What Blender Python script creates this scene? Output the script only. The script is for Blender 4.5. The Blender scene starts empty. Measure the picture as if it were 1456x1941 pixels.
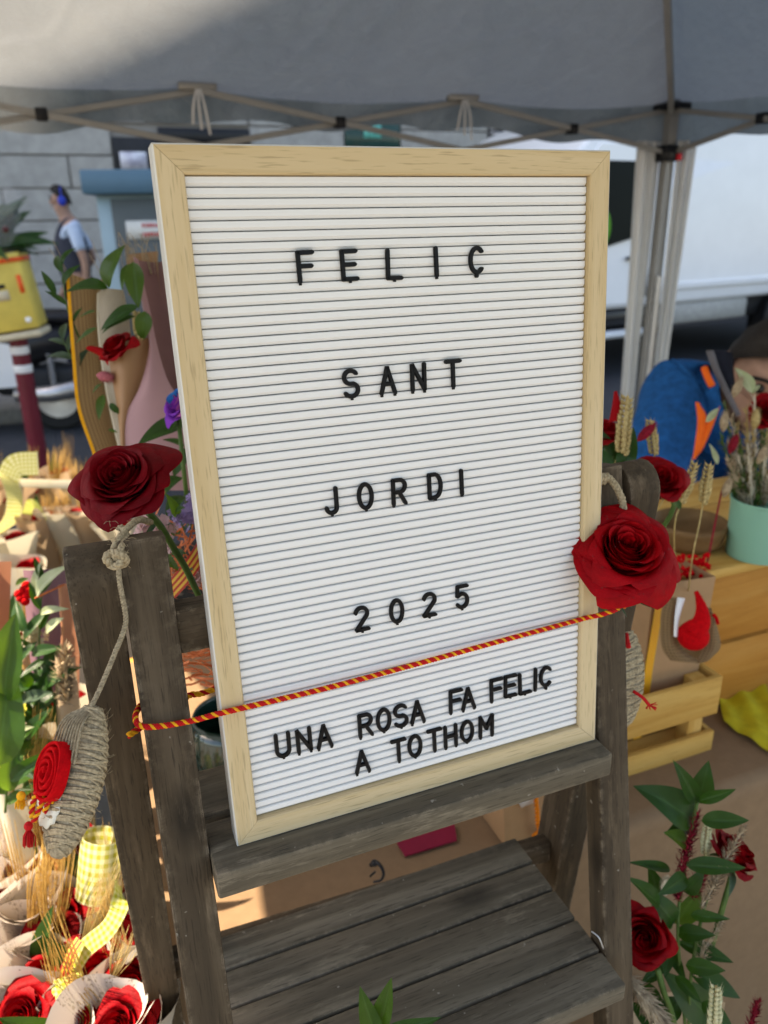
import bpy, bmesh, math, random
from mathutils import Vector as V, Matrix, noise

random.seed(7)
scene = bpy.context.scene
COL = scene.collection
PI = math.pi
R = math.radians

# ---------------------------------------------------------------- camera
CAM = V((0.0, 0.0, 1.45))
C_RIGHT = V((0.99985, -0.00618, -0.01626))
C_DOWN = V((-0.01739, -0.35551, -0.93451))
C_FWD = V((0.0, 0.93465, -0.35556))
cam_data = bpy.data.cameras.new("camera")
cam = bpy.data.objects.new("camera", cam_data)
COL.objects.link(cam)
cm = Matrix((C_RIGHT, -C_DOWN, -C_FWD)).transposed().to_4x4()
cm.translation = CAM
cam.matrix_world = cm
cam_data.sensor_width = 36.0
cam_data.lens = 1466.0 / 1941.0 * 36.0
cam_data.clip_start = 0.02
cam_data.clip_end = 400.0
cam_data.dof.use_dof = True
cam_data.dof.focus_distance = 0.515
cam_data.dof.aperture_fstop = 8.0
scene.camera = cam

# stall frame: u runs along the board and the street, b runs away from the viewer
U = V((0.92922, 0.36953, 0.0))
B = V((-0.36953, 0.92922, 0.0))
Z = V((0, 0, 1))

# ---------------------------------------------------------------- world, sun, exposure
SUN_TO = (U * -0.47 + B * 0.34 + Z * 0.81).normalized()
world = bpy.data.worlds.new("World")
scene.world = world
world.use_nodes = True
wn = world.node_tree
bg = wn.nodes.get("Background") or wn.nodes.new("ShaderNodeBackground")
sky = wn.nodes.new("ShaderNodeTexSky")
sky.sky_type = 'NISHITA'
sky.sun_disc = False
sky.sun_elevation = math.asin(SUN_TO.z)
sky.sun_rotation = math.atan2(SUN_TO.x, SUN_TO.y)
sky.air_density = 1.0
sky.dust_density = 1.5
sky.ozone_density = 1.0
wn.links.new(sky.outputs[0], bg.inputs[0])
bg.inputs[1].default_value = 0.125
sun_data = bpy.data.lights.new("sun", 'SUN')
sun_data.energy = 4.0
sun_data.angle = R(0.5)
sun_data.color = (1.0, 0.93, 0.82)
sun = bpy.data.objects.new("sun", sun_data)
COL.objects.link(sun)
sun.rotation_euler = SUN_TO.to_track_quat('Z', 'Y').to_euler()
sun.location = (-4, 3, 8)
scene.view_settings.view_transform = 'Standard'
scene.view_settings.look = 'None'
scene.view_settings.gamma = 1.0
scene.view_settings.use_curve_mapping = False
scene.view_settings.exposure = 1.92
scene.view_settings.use_white_balance = True
scene.view_settings.white_balance_temperature = 7900
scene.view_settings.white_balance_tint = 12
scene.render.engine = 'CYCLES'
scene.cycles.use_denoising = True
scene.cycles.max_bounces = 8
scene.cycles.diffuse_bounces = 5
scene.cycles.transparent_max_bounces = 12
scene.cycles.sample_clamp_indirect = 6.0
scene.cycles.caustics_reflective = False
scene.cycles.caustics_refractive = False


# ---------------------------------------------------------------- helpers
def L(u, b, z):
    return U * u + B * b + Z * z


def at(px, py, d):
    """point seen at this place of the photograph, d metres along the view axis"""
    return CAM + (C_RIGHT * ((px - 728.0) / 1466.0) + C_DOWN * ((py - 970.5) / 1466.0) + C_FWD) * d


def frame(origin, x, y):
    """matrix with local X along x, local Y near y"""
    x = x.normalized()
    z = x.cross(y).normalized()
    y = z.cross(x)
    m = Matrix((x, y, z)).transposed().to_4x4()
    m.translation = origin
    return m


def axis_frame(origin, zdir, spin=0.0, hint=V((0.3, 1, 0.1))):
    z = zdir.normalized()
    x = hint.cross(z)
    if x.length < 1e-4:
        x = V((1, 0, 0)).cross(z)
    x.normalize()
    y = z.cross(x)
    m = Matrix((x, y, z)).transposed().to_4x4() @ Matrix.Rotation(spin, 4, 'Z')
    m.translation = origin
    return m


STALL = Matrix((U, B, Z)).transposed().to_4x4()
WM = {}
I4 = Matrix.Identity(4)


def put(name, data, M, parent=None):
    o = bpy.data.objects.new(name, data)
    COL.objects.link(o)
    if parent is not None:
        o.parent = parent
        o.matrix_basis = WM[parent.name].inverted() @ M
    else:
        o.matrix_basis = M
    WM[o.name] = M.copy()
    return o


def tag(o, label=None, cat=None, group=None, kind=None):
    if label:
        o['label'] = label
    if cat:
        o['category'] = cat
    if group:
        o['group'] = group
    if kind:
        o['kind'] = kind
    return o


def thing(name, label, cat, M, group=None):
    o = put(name, None, M)
    o.empty_display_size = 0.05
    return tag(o, label, cat, group)


def dup(root, M, label=None, group=None):
    def rec(o, parent):
        c = o.copy()
        COL.objects.link(c)
        c.parent = parent
        for ch in list(o.children):
            rec(ch, c)
        return c
    r = rec(root, None)
    r.matrix_basis = M
    WM[r.name] = M.copy()
    if label:
        r['label'] = label
    if group:
        r['group'] = group
    return r


class MB:
    """collects geometry for ONE mesh object"""

    def __init__(s):
        s.v, s.f, s.m, s.uv = [], [], [], {}

    def add(s, verts, faces, m=0, uvs=None):
        n = len(s.v)
        s.v += [V(p) for p in verts]
        s.f += [tuple(i + n for i in f) for f in faces]
        s.m += [m] * len(faces)
        if uvs:
            for i, q in enumerate(uvs):
                s.uv[n + i] = q
        return s

    def grid(s, fn, nu, nv, m=0, closed=False, uvf=None):
        vs = [fn(i / nu, j / nv) for j in range(nv + 1) for i in range(nu + (0 if closed else 1))]
        w = nu if closed else nu + 1
        fs = []
        for j in range(nv):
            for i in range(nu):
                a = j * w + i
                b = j * w + (i + 1) % w
                fs.append((a, b, b + w, a + w))
        uvs = None
        if uvf:
            uvs = [uvf(i / nu, j / nv) for j in range(nv + 1) for i in range(nu + (0 if closed else 1))]
        return s.add(vs, fs, m, uvs)

    def box(s, c, size, M=None, m=0):
        x, y, z = size[0] / 2, size[1] / 2, size[2] / 2
        vs = [V((sx * x, sy * y, sz * z)) for sz in (-1, 1) for sy in (-1, 1) for sx in (-1, 1)]
        if M is not None:
            vs = [M @ p for p in vs]
        c = V(c)
        vs = [p + c for p in vs]
        return s.add(vs, [(0, 2, 3, 1), (4, 5, 7, 6), (0, 1, 5, 4), (2, 6, 7, 3), (0, 4, 6, 2), (1, 3, 7, 5)], m)

    def tube(s, path, r, n=8, m=0, caps=True):
        pts = [V(p) for p in path]
        k = len(pts)
        rf = r if callable(r) else (lambda t: r)
        tans = [(pts[min(i + 1, k - 1)] - pts[max(i - 1, 0)]).normalized() for i in range(k)]
        ref = V((0, 0, 1)) if abs(tans[0].z) < 0.9 else V((1, 0, 0))
        x = ref.cross(tans[0]).normalized()
        vs = []
        for i in range(k):
            x = (x - tans[i] * x.dot(tans[i])).normalized()
            y = tans[i].cross(x)
            rr = rf(i / max(1, k - 1))
            for j in range(n):
                a = 2 * PI * j / n
                vs.append(pts[i] + (x * math.cos(a) + y * math.sin(a)) * rr)
        fs = []
        for i in range(k - 1):
            for j in range(n):
                a, b = i * n + j, i * n + (j + 1) % n
                fs.append((a, b, b + n, a + n))
        if caps:
            fs.append(tuple(range(n - 1, -1, -1)))
            fs.append(tuple((k - 1) * n + j for j in range(n)))
        return s.add(vs, fs, m)

    def strands(s, path, r_rope, r_strand, pitch, mats=(0, 0, 0), n=6, fuzz=0.0, sub=5, flat=1.0):
        """twisted cord of len(mats) strands along a path"""
        P = resample(path, pitch / (sub * 1.6))
        k = len(P)
        tans = [(P[min(i + 1, k - 1)] - P[max(i - 1, 0)]).normalized() for i in range(k)]
        ref = V((0, 0, 1)) if abs(tans[0].z) < 0.9 else V((1, 0, 0))
        x = ref.cross(tans[0]).normalized()
        lines = [[] for _ in mats]
        dist = 0.0
        for i in range(k):
            if i:
                dist += (P[i] - P[i - 1]).length
            x = (x - tans[i] * x.dot(tans[i])).normalized()
            y = tans[i].cross(x)
            for q in range(len(mats)):
                a = 2 * PI * (dist / pitch + q / len(mats))
                lines[q].append(P[i] + (x * math.cos(a) + y * math.sin(a) * flat) * r_rope)
        for q, mi in enumerate(mats):
            s.tube(lines[q], r_strand, n, mi)
        return s

    def ell(s, c, r, M=None, nu=12, nv=8, m=0):
        c = V(c)
        def fn(a, b):
            th, ph = a * 2 * PI, (b - 0.5) * PI * 0.998
            p = V((r[0] * math.cos(ph) * math.cos(th), r[1] * math.cos(ph) * math.sin(th), r[2] * math.sin(ph)))
            return c + (M @ p if M is not None else p)
        return s.grid(fn, nu, nv, m, closed=True)

    def lathe(s, prof, n=24, m=0, M=None):
        def fn(a, b):
            i = round(b * (len(prof) - 1))
            rr, z = prof[i]
            p = V((rr * math.cos(a * 2 * PI), rr * math.sin(a * 2 * PI), z))
            return M @ p if M is not None else p
        return s.grid(fn, n, len(prof) - 1, m, closed=True)

    def prism(s, poly, y0, y1, m=0, M=None):
        """polygon in local xz extruded along y"""
        n = len(poly)
        vs = [V((p[0], y0, p[1])) for p in poly] + [V((p[0], y1, p[1])) for p in poly]
        if M is not None:
            vs = [M @ p for p in vs]
        fs = [tuple(range(n)), tuple(range(2 * n - 1, n - 1, -1))]
        fs += [(i, i + n, (i + 1) % n + n, (i + 1) % n) for i in range(n)]
        return s.add(vs, fs, m)

    def strip(s, path, wid, m=0, thick=0.0, ul=1.0):
        """ribbon: path points and width vectors; uv in metres"""
        d = 0.0
        vs, uvs, fs = [], [], []
        for i, p in enumerate(path):
            if i:
                d += (V(p) - V(path[i - 1])).length
            w = wid[i] if isinstance(wid, list) else wid
            for q in range(5):
                t = q / 4 - 0.5
                vs.append(V(p) + V(w) * t)
                uvs.append((d * ul, t * V(w).length * ul))
        for i in range(len(path) - 1):
            for q in range(4):
                a = i * 5 + q
                fs.append((a, a + 1, a + 6, a + 5))
        return s.add(vs, fs, m, uvs)

    def mesh(s, name, mats, M=None, smooth=True, bevel=0.0, seg=1, recalc=False, autos=None):
        me = bpy.data.meshes.new(name)
        inv = M.inverted() if M is not None else None
        me.from_pydata([tuple(inv @ p) if inv else tuple(p) for p in s.v], [], s.f)
        if not isinstance(mats, (list, tuple)):
            mats = [mats]
        for q in mats:
            me.materials.append(q)
        me.polygons.foreach_set('material_index', s.m)
        if s.uv:
            ul = me.uv_layers.new(name='UVMap')
            for lp in me.loops:
                if lp.vertex_index in s.uv:
                    ul.data[lp.index].uv = s.uv[lp.vertex_index]
        if bevel > 0 or recalc:
            bm = bmesh.new()
            bm.from_mesh(me)
            if recalc:
                bmesh.ops.recalc_face_normals(bm, faces=bm.faces)
            if bevel > 0:
                es = [e for e in bm.edges if len(e.link_faces) == 2 and e.calc_face_angle(0) > 0.5]
                bmesh.ops.bevel(bm, geom=es, offset=bevel, segments=seg, profile=0.5, affect='EDGES', clamp_overlap=True)
            bm.to_mesh(me)
            bm.free()
        if smooth:
            me.polygons.foreach_set('use_smooth', [True] * len(me.polygons))
            if autos:
                me.set_sharp_from_angle(angle=autos)
        me.update()
        return me

    def build(s, name, mats, parent=None, world=True, M=None, **kw):
        """world=True: the vertices are world coordinates; M: the object's own matrix"""
        if M is None:
            if parent is not None:
                M = WM[parent.name]
            else:
                lo = V((min(p.x for p in s.v), min(p.y for p in s.v), min(p.z for p in s.v)))
                hi = V((max(p.x for p in s.v), max(p.y for p in s.v), max(p.z for p in s.v)))
                M = Matrix.Translation(((lo.x + hi.x) / 2, (lo.y + hi.y) / 2, lo.z))
        me = s.mesh(name, mats, M if world else None, **kw)
        return put(name, me, M, parent)


def resample(path, step):
    P = [V(p) for p in path]
    out = [P[0]]
    acc = 0.0
    for a, b in zip(P, P[1:]):
        l = (b - a).length
        if l < 1e-9:
            continue
        t = step - acc
        while t <= l:
            out.append(a + (b - a) * (t / l))
            t += step
        acc = l - (t - step)
    if (out[-1] - P[-1]).length > step * 0.2:
        out.append(P[-1])
    return out


def curve(pts, n=8):
    """Catmull-Rom through the points"""
    P = [V(p) for p in pts]
    P = [P[0] * 2 - P[1]] + P + [P[-1] * 2 - P[-2]]
    out = []
    for i in range(1, len(P) - 2):
        for k in range(n):
            t = k / n
            a, b, c, d = P[i - 1], P[i], P[i + 1], P[i + 2]
            out.append(0.5 * ((2 * b) + (c - a) * t + (2 * a - 5 * b + 4 * c - d) * t * t + (3 * b - a - 3 * c + d) * t ** 3))
    out.append(P[-2])
    return out


def beam(name, p0, p1, ydir, w, t, mat, parent=None, bevel=0.0012, seg=2, jit=0.0):
    """a board or bar: local X along p0>p1, width w along ydir, thickness t across"""
    p0, p1 = V(p0), V(p1)
    M = frame((p0 + p1) / 2, p1 - p0, ydir)
    mb = MB().box((0, 0, 0), ((p1 - p0).length, w, t))
    return mb.build(name, mat, parent, world=False, M=M, bevel=bevel, seg=seg, autos=R(40))


# ---------------------------------------------------------------- materials
def nodes_of(m):
    m.use_nodes = True
    nt = m.node_tree
    return nt, nt.nodes, nt.links, nt.nodes['Principled BSDF']


def coords(nt, scale=(1, 1, 1), rnd=True, src='Object'):
    n, l = nt.nodes, nt.links
    tc = n.new('ShaderNodeTexCoord')
    mp = n.new('ShaderNodeMapping')
    mp.inputs['Scale'].default_value = scale
    if rnd:
        oi = n.new('ShaderNodeObjectInfo')
        ad = n.new('ShaderNodeVectorMath')
        ad.operation = 'ADD'
        ml = n.new('ShaderNodeMath')
        ml.operation = 'MULTIPLY'
        ml.inputs[1].default_value = 7.0
        l.new(oi.outputs['Random'], ml.inputs[0])
        l.new(tc.outputs[src], ad.inputs[0])
        l.new(ml.outputs[0], ad.inputs[1])
        l.new(ad.outputs[0], mp.inputs[0])
    else:
        l.new(tc.outputs[src], mp.inputs[0])
    return mp.outputs[0]


def noise_node(nt, vec, scale, detail=5, rough=0.6, dist=0.0):
    n = nt.nodes.new('ShaderNodeTexNoise')
    n.inputs['Scale'].default_value = scale
    n.inputs['Detail'].default_value = detail
    n.inputs['Roughness'].default_value = rough
    n.inputs['Distortion'].default_value = dist
    nt.links.new(vec, n.inputs['Vector'])
    return n.outputs['Fac']


def ramp(nt, fac, stops):
    r = nt.nodes.new('ShaderNodeValToRGB')
    e = r.color_ramp.elements
    while len(e) < len(stops):
        e.new(0.5)
    for i, (p, c) in enumerate(stops):
        e[i].position = p
        e[i].color = (*c, 1) if len(c) == 3 else c
    nt.links.new(fac, r.inputs[0])
    return r.outputs[0]


def mixc(nt, fac, a, b, mode='MIX'):
    m = nt.nodes.new('ShaderNodeMix')
    m.data_type = 'RGBA'
    m.blend_type = mode
    for sock, val in ((m.inputs[0], fac), (m.inputs[6], a), (m.inputs[7], b)):
        if isinstance(val, (int, float)):
            sock.default_value = val
        elif isinstance(val, tuple):
            sock.default_value = (*val, 1) if len(val) == 3 else val
        else:
            nt.links.new(val, sock)
    return m.outputs[2]


def bump(nt, bsdf, h, strength=0.3, dist=0.001):
    b = nt.nodes.new('ShaderNodeBump')
    b.inputs['Strength'].default_value = strength
    b.inputs['Distance'].default_value = dist
    nt.links.new(h, b.inputs['Height'])
    nt.links.new(b.outputs[0], bsdf.inputs['Normal'])


def add_translucent(nt, bsdf, col, fac):
    out = [n for n in nt.nodes if n.type == 'OUTPUT_MATERIAL'][0]
    tr = nt.nodes.new('ShaderNodeBsdfTranslucent')
    if isinstance(col, tuple):
        tr.inputs[0].default_value = (*col, 1)
    else:
        nt.links.new(col, tr.inputs[0])
    mx = nt.nodes.new('ShaderNodeMixShader')
    mx.inputs[0].default_value = fac
    nt.links.new(bsdf.outputs[0], mx.inputs[1])
    nt.links.new(tr.outputs[0], mx.inputs[2])
    nt.links.new(mx.outputs[0], out.inputs[0])


def mat(name, col, rough=0.6, var=0.2, scale=30, stretch=(1, 1, 1), bmp=0.0, bdist=0.001, metal=0.0,
        trans=0.0, tcol=None, spec=0.25, sheen=0.0, coat=0.0, col2=None, src='Object', emit=0.0):
    m = bpy.data.materials.new(name)
    nt, n, l, p = nodes_of(m)
    vec = coords(nt, stretch, True, src)
    fac = noise_node(nt, vec, scale)
    lo = tuple(c * (1 - var) for c in col)
    hi = tuple(min(1, c * (1 + var)) for c in col) if col2 is None else col2
    c = ramp(nt, fac, [(0.3, lo), (0.7, hi)])
    l.new(c, p.inputs['Base Color'])
    p.inputs['Roughness'].default_value = rough
    p.inputs['Metallic'].default_value = metal
    p.inputs['Specular IOR Level'].default_value = spec
    p.inputs['Sheen Weight'].default_value = sheen
    p.inputs['Coat Weight'].default_value = coat
    if emit:
        p.inputs['Emission Color'].default_value = (*col, 1)
        p.inputs['Emission Strength'].default_value = emit
    if bmp:
        bump(nt, p, fac, bmp, bdist)
    if trans:
        add_translucent(nt, p, tcol or c, trans)
    return m


def wood(name, base, dark, light, grain=70, pores=0.5, rough=0.6, wear=0.0, knots=0.0, bmp=0.25, spec=0.15):
    """grain along the object's local X"""
    m = bpy.data.materials.new(name)
    nt, n, l, p = nodes_of(m)
    vec = coords(nt, (1, 1, 1))
    def stretched(sx, sy):
        mp = n.new('ShaderNodeMapping')
        mp.inputs['Scale'].default_value = (sx, sy, sy)
        l.new(vec, mp.inputs[0])
        return mp.outputs[0]
    g = noise_node(nt, stretched(2.5, grain), 1.0, 5, 0.6, 0.8)
    big = noise_node(nt, stretched(3.0, 12), 1.0, 3, 0.5)
    c = ramp(nt, g, [(0.25, dark), (0.5, base), (0.78, light)])
    c = mixc(nt, ramp(nt, big, [(0.35, (0, 0, 0)), (0.65, (0.6, 0.6, 0.6))]), c, mixc(nt, 0.5, c, dark), 'MIX')
    fine = noise_node(nt, stretched(45, 800), 1.0, 2, 0.5)
    pm = ramp(nt, fine, [(0.58, (0, 0, 0)), (0.68, (pores, pores, pores))])
    c = mixc(nt, pm, c, tuple(x * 0.55 for x in dark))
    if knots:
        vo = n.new('ShaderNodeTexVoronoi')
        vo.inputs['Scale'].default_value = 1.0
        l.new(stretched(5, 11), vo.inputs['Vector'])
        km = ramp(nt, vo.outputs['Distance'], [(0.05, (knots,) * 3), (0.16, (0, 0, 0))])
        c = mixc(nt, km, c, tuple(x * 0.45 for x in dark))
    if wear:
        w1 = noise_node(nt, stretched(9, 60), 1.0, 6, 0.75)
        w2 = noise_node(nt, vec, 14, 3)
        wm = n.new('ShaderNodeMath')
        wm.operation = 'MULTIPLY'
        l.new(ramp(nt, w1, [(0.55, (0, 0, 0)), (0.74, (1, 1, 1))]), wm.inputs[0])
        l.new(ramp(nt, w2, [(0.42, (0, 0, 0)), (0.68, (wear,) * 3)]), wm.inputs[1])
        c = mixc(nt, wm.outputs[0], c, tuple(min(1, x * 1.9) for x in light))
        w3 = noise_node(nt, vec, 130, 2, 0.5)
        c = mixc(nt, ramp(nt, w3, [(0.73, (0, 0, 0)), (0.76, (0.55 * wear,) * 3)]), c, (0.42, 0.38, 0.32))
    if wear:
        # bare, scuffed arrises: where the rounded normal departs from the true one
        bv = n.new('ShaderNodeBevel')
        bv.inputs['Radius'].default_value = 0.0035
        bv.samples = 4
        ge = n.new('ShaderNodeNewGeometry')
        dt = n.new('ShaderNodeVectorMath')
        dt.operation = 'DOT_PRODUCT'
        l.new(bv.outputs[0], dt.inputs[0])
        l.new(ge.outputs['True Normal'], dt.inputs[1])
        em = n.new('ShaderNodeMath')
        em.operation = 'MULTIPLY'
        l.new(ramp(nt, dt.outputs['Value'], [(0.86, (1, 1, 1)), (0.992, (0, 0, 0))]), em.inputs[0])
        l.new(ramp(nt, noise_node(nt, vec, 85, 4, 0.7), [(0.46, (0, 0, 0)), (0.60, (0.9, 0.9, 0.9))]), em.inputs[1])
        c = mixc(nt, em.outputs[0], c, (0.30, 0.235, 0.165))
    l.new(c, p.inputs['Base Color'])
    p.inputs['Roughness'].default_value = rough
    p.inputs['Specular IOR Level'].default_value = spec
    bump(nt, p, g, bmp, 0.001)
    return m


# stroke glyphs (height 1, centred), shared by the letter board and the far notices
def arc(cx, cy, rx, ry, a0, a1, n=12):
    return [(cx + rx * math.cos(R(a0 + (a1 - a0) * i / n)), cy + ry * math.sin(R(a0 + (a1 - a0) * i / n))) for i in range(n + 1)]


H_, W_ = 0.425, 0.225
GLYPH = {
    'F': [[(-W_, -H_), (-W_, H_), (W_, H_)], [(-W_, 0.02), (W_ * 0.75, 0.02)]],
    'E': [[(W_, H_), (-W_, H_), (-W_, -H_), (W_, -H_)], [(-W_, 0.02), (W_ * 0.75, 0.02)]],
    'L': [[(-W_, H_), (-W_, -H_), (W_, -H_)]],
    'I': [[(0, H_), (0, -H_)]],
    'C': [arc(0.02, 0, W_ + 0.02, H_, 48, 312, 18)],
    'Ç': [arc(0.02, 0.02, W_ + 0.02, H_ - 0.03, 48, 312, 18), [(0.0, -H_ + 0.02), (0.0, -H_ - 0.06)]],
    'S': [arc(0, 0.205, W_, 0.22, 35, 270, 12) + arc(0, -0.215, W_ + 0.01, 0.215, 90, -150, 12)[1:]],
    'A': [[(-W_ - 0.02, -H_), (0, H_), (W_ + 0.02, -H_)], [(-W_ * 0.62, -0.13), (W_ * 0.62, -0.13)]],
    'N': [[(-W_, -H_), (-W_, H_), (W_, -H_), (W_, H_)]],
    'T': [[(-W_ - 0.03, H_), (W_ + 0.03, H_)], [(0, H_), (0, -H_)]],
    'J': [[(W_ * 0.8, H_), (W_ * 0.8, -0.24)] + arc(0, -0.24, W_ * 0.8, H_ - 0.24, 0, -180, 10)[1:]],
    'O': [arc(0, 0, W_ + 0.01, H_, 90, 450, 24)],
    'R': [[(-W_, -H_), (-W_, H_), (0.02, H_)] + arc(0.02, 0.205, W_ - 0.02, 0.22, 90, -90, 10)[1:] + [(-W_, -0.015)], [(0.0, -0.015), (W_, -H_)]],
    'D': [[(-W_, -H_), (-W_, H_), (-0.02, H_)] + arc(-0.02, 0, W_ + 0.02, H_, 90, -90, 14)[1:] + [(-W_, -H_)]],
    'U': [[(-W_, H_), (-W_, -0.2)] + arc(0, -0.2, W_, H_ - 0.2, 180, 360, 12)[1:] + [(W_, H_)]],
    'H': [[(-W_, -H_), (-W_, H_)], [(W_, -H_), (W_, H_)], [(-W_, 0), (W_, 0)]],
    'M': [[(-W_ - 0.04, -H_), (-W_ - 0.04, H_), (0, -0.12), (W_ + 0.04, H_), (W_ + 0.04, -H_)]],
    'P': [[(-W_, -H_), (-W_, H_), (0.02, H_)] + arc(0.02, 0.205, W_ - 0.02, 0.22, 90, -90, 10)[1:] + [(-W_, -0.015)]],
    '2': [arc(0, 0.2, W_, 0.225, 165, -25, 12) + [(-W_, -H_), (W_, -H_)]],
    '0': [arc(0, 0, W_, H_, 90, 450, 24)],
    '5': [[(W_ * 0.9, H_), (-W_ * 0.8, H_), (-W_ * 0.85, 0.04)] + arc(0, -0.15, W_, 0.275, 130, -145, 14)],
}


def glyph_mb(ch, h, r, t, m=0, mb=None, M=None):
    """flat rounded strokes standing on local z=0, facing +z; M places them"""
    mb = mb or MB()
    prof = [(-1, 0), (-1, 0.62), (-0.72, 1.0), (0.72, 1.0), (1, 0.62), (1, 0)]
    for si, st in enumerate(GLYPH[ch]):
        P = [V((x * h, y * h, 0)) for x, y in st]
        secs = []
        k = len(P)
        closed = (P[0] - P[-1]).length < 1e-6
        tt = t * (1 + 0.015 * si)
        for i in range(k):
            d0 = (P[i] - P[i - 1]).normalized() if i else None
            d1 = (P[i + 1] - P[i]).normalized() if i < k - 1 else None
            if closed and i == 0:
                d0 = (P[-1] - P[-2]).normalized()
            if closed and i == k - 1:
                d1 = (P[1] - P[0]).normalized()
            d0 = d0 or d1
            d1 = d1 or d0
            n0, n1 = V((-d0.y, d0.x, 0)), V((-d1.y, d1.x, 0))
            nn = (n0 + n1)
            cosang = d0.dot(d1)
            if cosang < 0.3:      # sharp corner: two sections
                secs.append((P[i], n0, d0))
                secs.append((P[i] + d0 * r * 0.4, n0, d0))
                secs.append((P[i] - d1 * r * 0.4, n1, d1))
                secs.append((P[i], n1, d1))
            else:
                nn.normalize()
                secs.append((P[i], nn / max(0.5, nn.dot(n0)), d0))
        ext = []
        if not closed:
            p, nn, d = secs[0]
            ext0 = [(p - d * r * q, nn * math.sqrt(max(0.0, 1 - q * q)), d) for q in (0.98, 0.8, 0.45)]
            p, nn, d = secs[-1]
            ext1 = [(p + d * r * q, nn * math.sqrt(max(0.0, 1 - q * q)), d) for q in (0.45, 0.8, 0.98)]
            secs = ext0 + secs + ext1
        vs = []
        for p, nn, d in secs:
            for (x, zz) in prof:
                q = p + nn * (x * r) + V((0, 0, zz * tt))
                vs.append(M @ q if M is not None else q)
        w = len(prof)
        fs = []
        for i in range(len(secs) - 1):
            for j in range(w - 1):
                a = i * w + j
                fs.append((a, a + w, a + w + 1, a + 1))
        fs.append(tuple(range(w)))
        fs.append(tuple((len(secs) - 1) * w + j for j in range(w - 1, -1, -1)))
        mb.add(vs, fs, m)
    return mb


def skin(name, pts, edges, mat_, parent, sub=2, root=0):
    """one continuous tapered body grown along a skeleton of (point, radius)"""
    me = bpy.data.meshes.new(name)
    me.from_pydata([tuple(p[0]) for p in pts], edges, [])
    o = bpy.data.objects.new(name, me)
    COL.objects.link(o)
    md = o.modifiers.new('skin', 'SKIN')
    md.use_smooth_shade = True
    if not me.skin_vertices:
        with bpy.context.temp_override(object=o, active_object=o):
            bpy.ops.mesh.customdata_skin_add()
    for i, p in enumerate(pts):
        r = p[1]
        me.skin_vertices[0].data[i].radius = r if isinstance(r, tuple) else (r, r)
        me.skin_vertices[0].data[i].use_root = (i == root)
    sb = o.modifiers.new('sub', 'SUBSURF')
    sb.levels = sub
    sb.render_levels = sub
    dg = bpy.context.evaluated_depsgraph_get()
    dg.update()
    ev = o.evaluated_get(dg)
    nm = bpy.data.meshes.new_from_object(ev, depsgraph=dg)
    bpy.data.objects.remove(o)
    bpy.data.meshes.remove(me)
    nm.name = name
    nm.materials.clear()
    nm.materials.append(mat_)
    M = WM[parent.name]
    nm.transform(M.inverted())
    nm.polygons.foreach_set('use_smooth', [True] * len(nm.polygons))
    return put(name, nm, M, parent)


def on_b(px, py, b):
    r = at(px, py, 1.0) - CAM
    return CAM + r * (b / r.dot(B))


def on_z(px, py, z):
    r = at(px, py, 1.0) - CAM
    return CAM + r * ((z - CAM.z) / r.z)


def ub(p):
    return p.dot(U), p.dot(B), p.z


# ---------------------------------------------------------------- common materials
m_asphalt = mat('asphalt', (0.036, 0.039, 0.045), 0.85, 0.35, 60, bmp=0.4, bdist=0.004)
m_paving = mat('paving_concrete', (0.22, 0.21, 0.19), 0.85, 0.2, 25, bmp=0.2)
m_stone = mat('wall_stone', (0.36, 0.345, 0.32), 0.85, 0.16, 6, bmp=0.4, bdist=0.004)
m_mortar = mat('mortar', (0.23, 0.22, 0.205), 0.9, 0.1, 20)
m_black = mat('black_plastic', (0.012, 0.012, 0.014), 0.35, 0.2, 20)
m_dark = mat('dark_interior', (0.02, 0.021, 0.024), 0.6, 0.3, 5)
m_white_paint = mat('white_paint', (0.78, 0.79, 0.8), 0.25, 0.03, 4, coat=0.4)
m_rubber = mat('tyre_rubber', (0.018, 0.018, 0.018), 0.8, 0.2, 30)
m_metal = mat('grey_metal', (0.42, 0.42, 0.42), 0.35, 0.12, 20, metal=0.9)
m_chrome = mat('chrome', (0.7, 0.7, 0.72), 0.12, 0.05, 20, metal=1.0)
m_kraft = mat('kraft_paper', (0.27, 0.17, 0.095), 0.75, 0.10, 60, bmp=0.15, bdist=0.0006, trans=0.15, tcol=(0.5, 0.3, 0.14))
m_kraft_dark = mat('kraft_card', (0.38, 0.225, 0.115), 0.65, 0.07, 40)
m_red_felt = mat('red_felt', (0.50, 0.003, 0.006), 0.95, 0.22, 300, bmp=0.6, bdist=0.0008, spec=0.1)
m_steel = mat('tent_steel', (0.30, 0.295, 0.28), 0.45, 0.08, 12, metal=0.25)

# glass
m_glass = mat('dark_window_glass', (0.002, 0.005, 0.005), 0.3, 0.2, 3, spec=0.06)

# ---------------------------------------------------------------- ground
def sheet(name, u0, u1, b0, b1, z, m, kind='structure', parent=None):
    mb = MB().add([L(u0, b0, z), L(u1, b0, z), L(u1, b1, z), L(u0, b1, z)], [(0, 1, 2, 3)])
    return tag(mb.build(name, m, parent), kind=kind)


sheet('street', -150, 150, -150, 150, 0.0, m_asphalt)
sheet('pavement', -8, 14, -8, 3.25, 0.004, m_paving)
mb = MB().box(L(-3.4, 8.2, 0.06), (8.2, 3.4, 0.12), STALL.to_3x3())
tag(mb.build('far_pavement', m_paving, bevel=0.01), kind='structure')
mb = MB().box(L(4, 10.3, 0.055), (40, 1.6, 0.11), STALL.to_3x3())
tag(mb.build('wall_pavement', m_paving, bevel=0.01), kind='structure')

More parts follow.
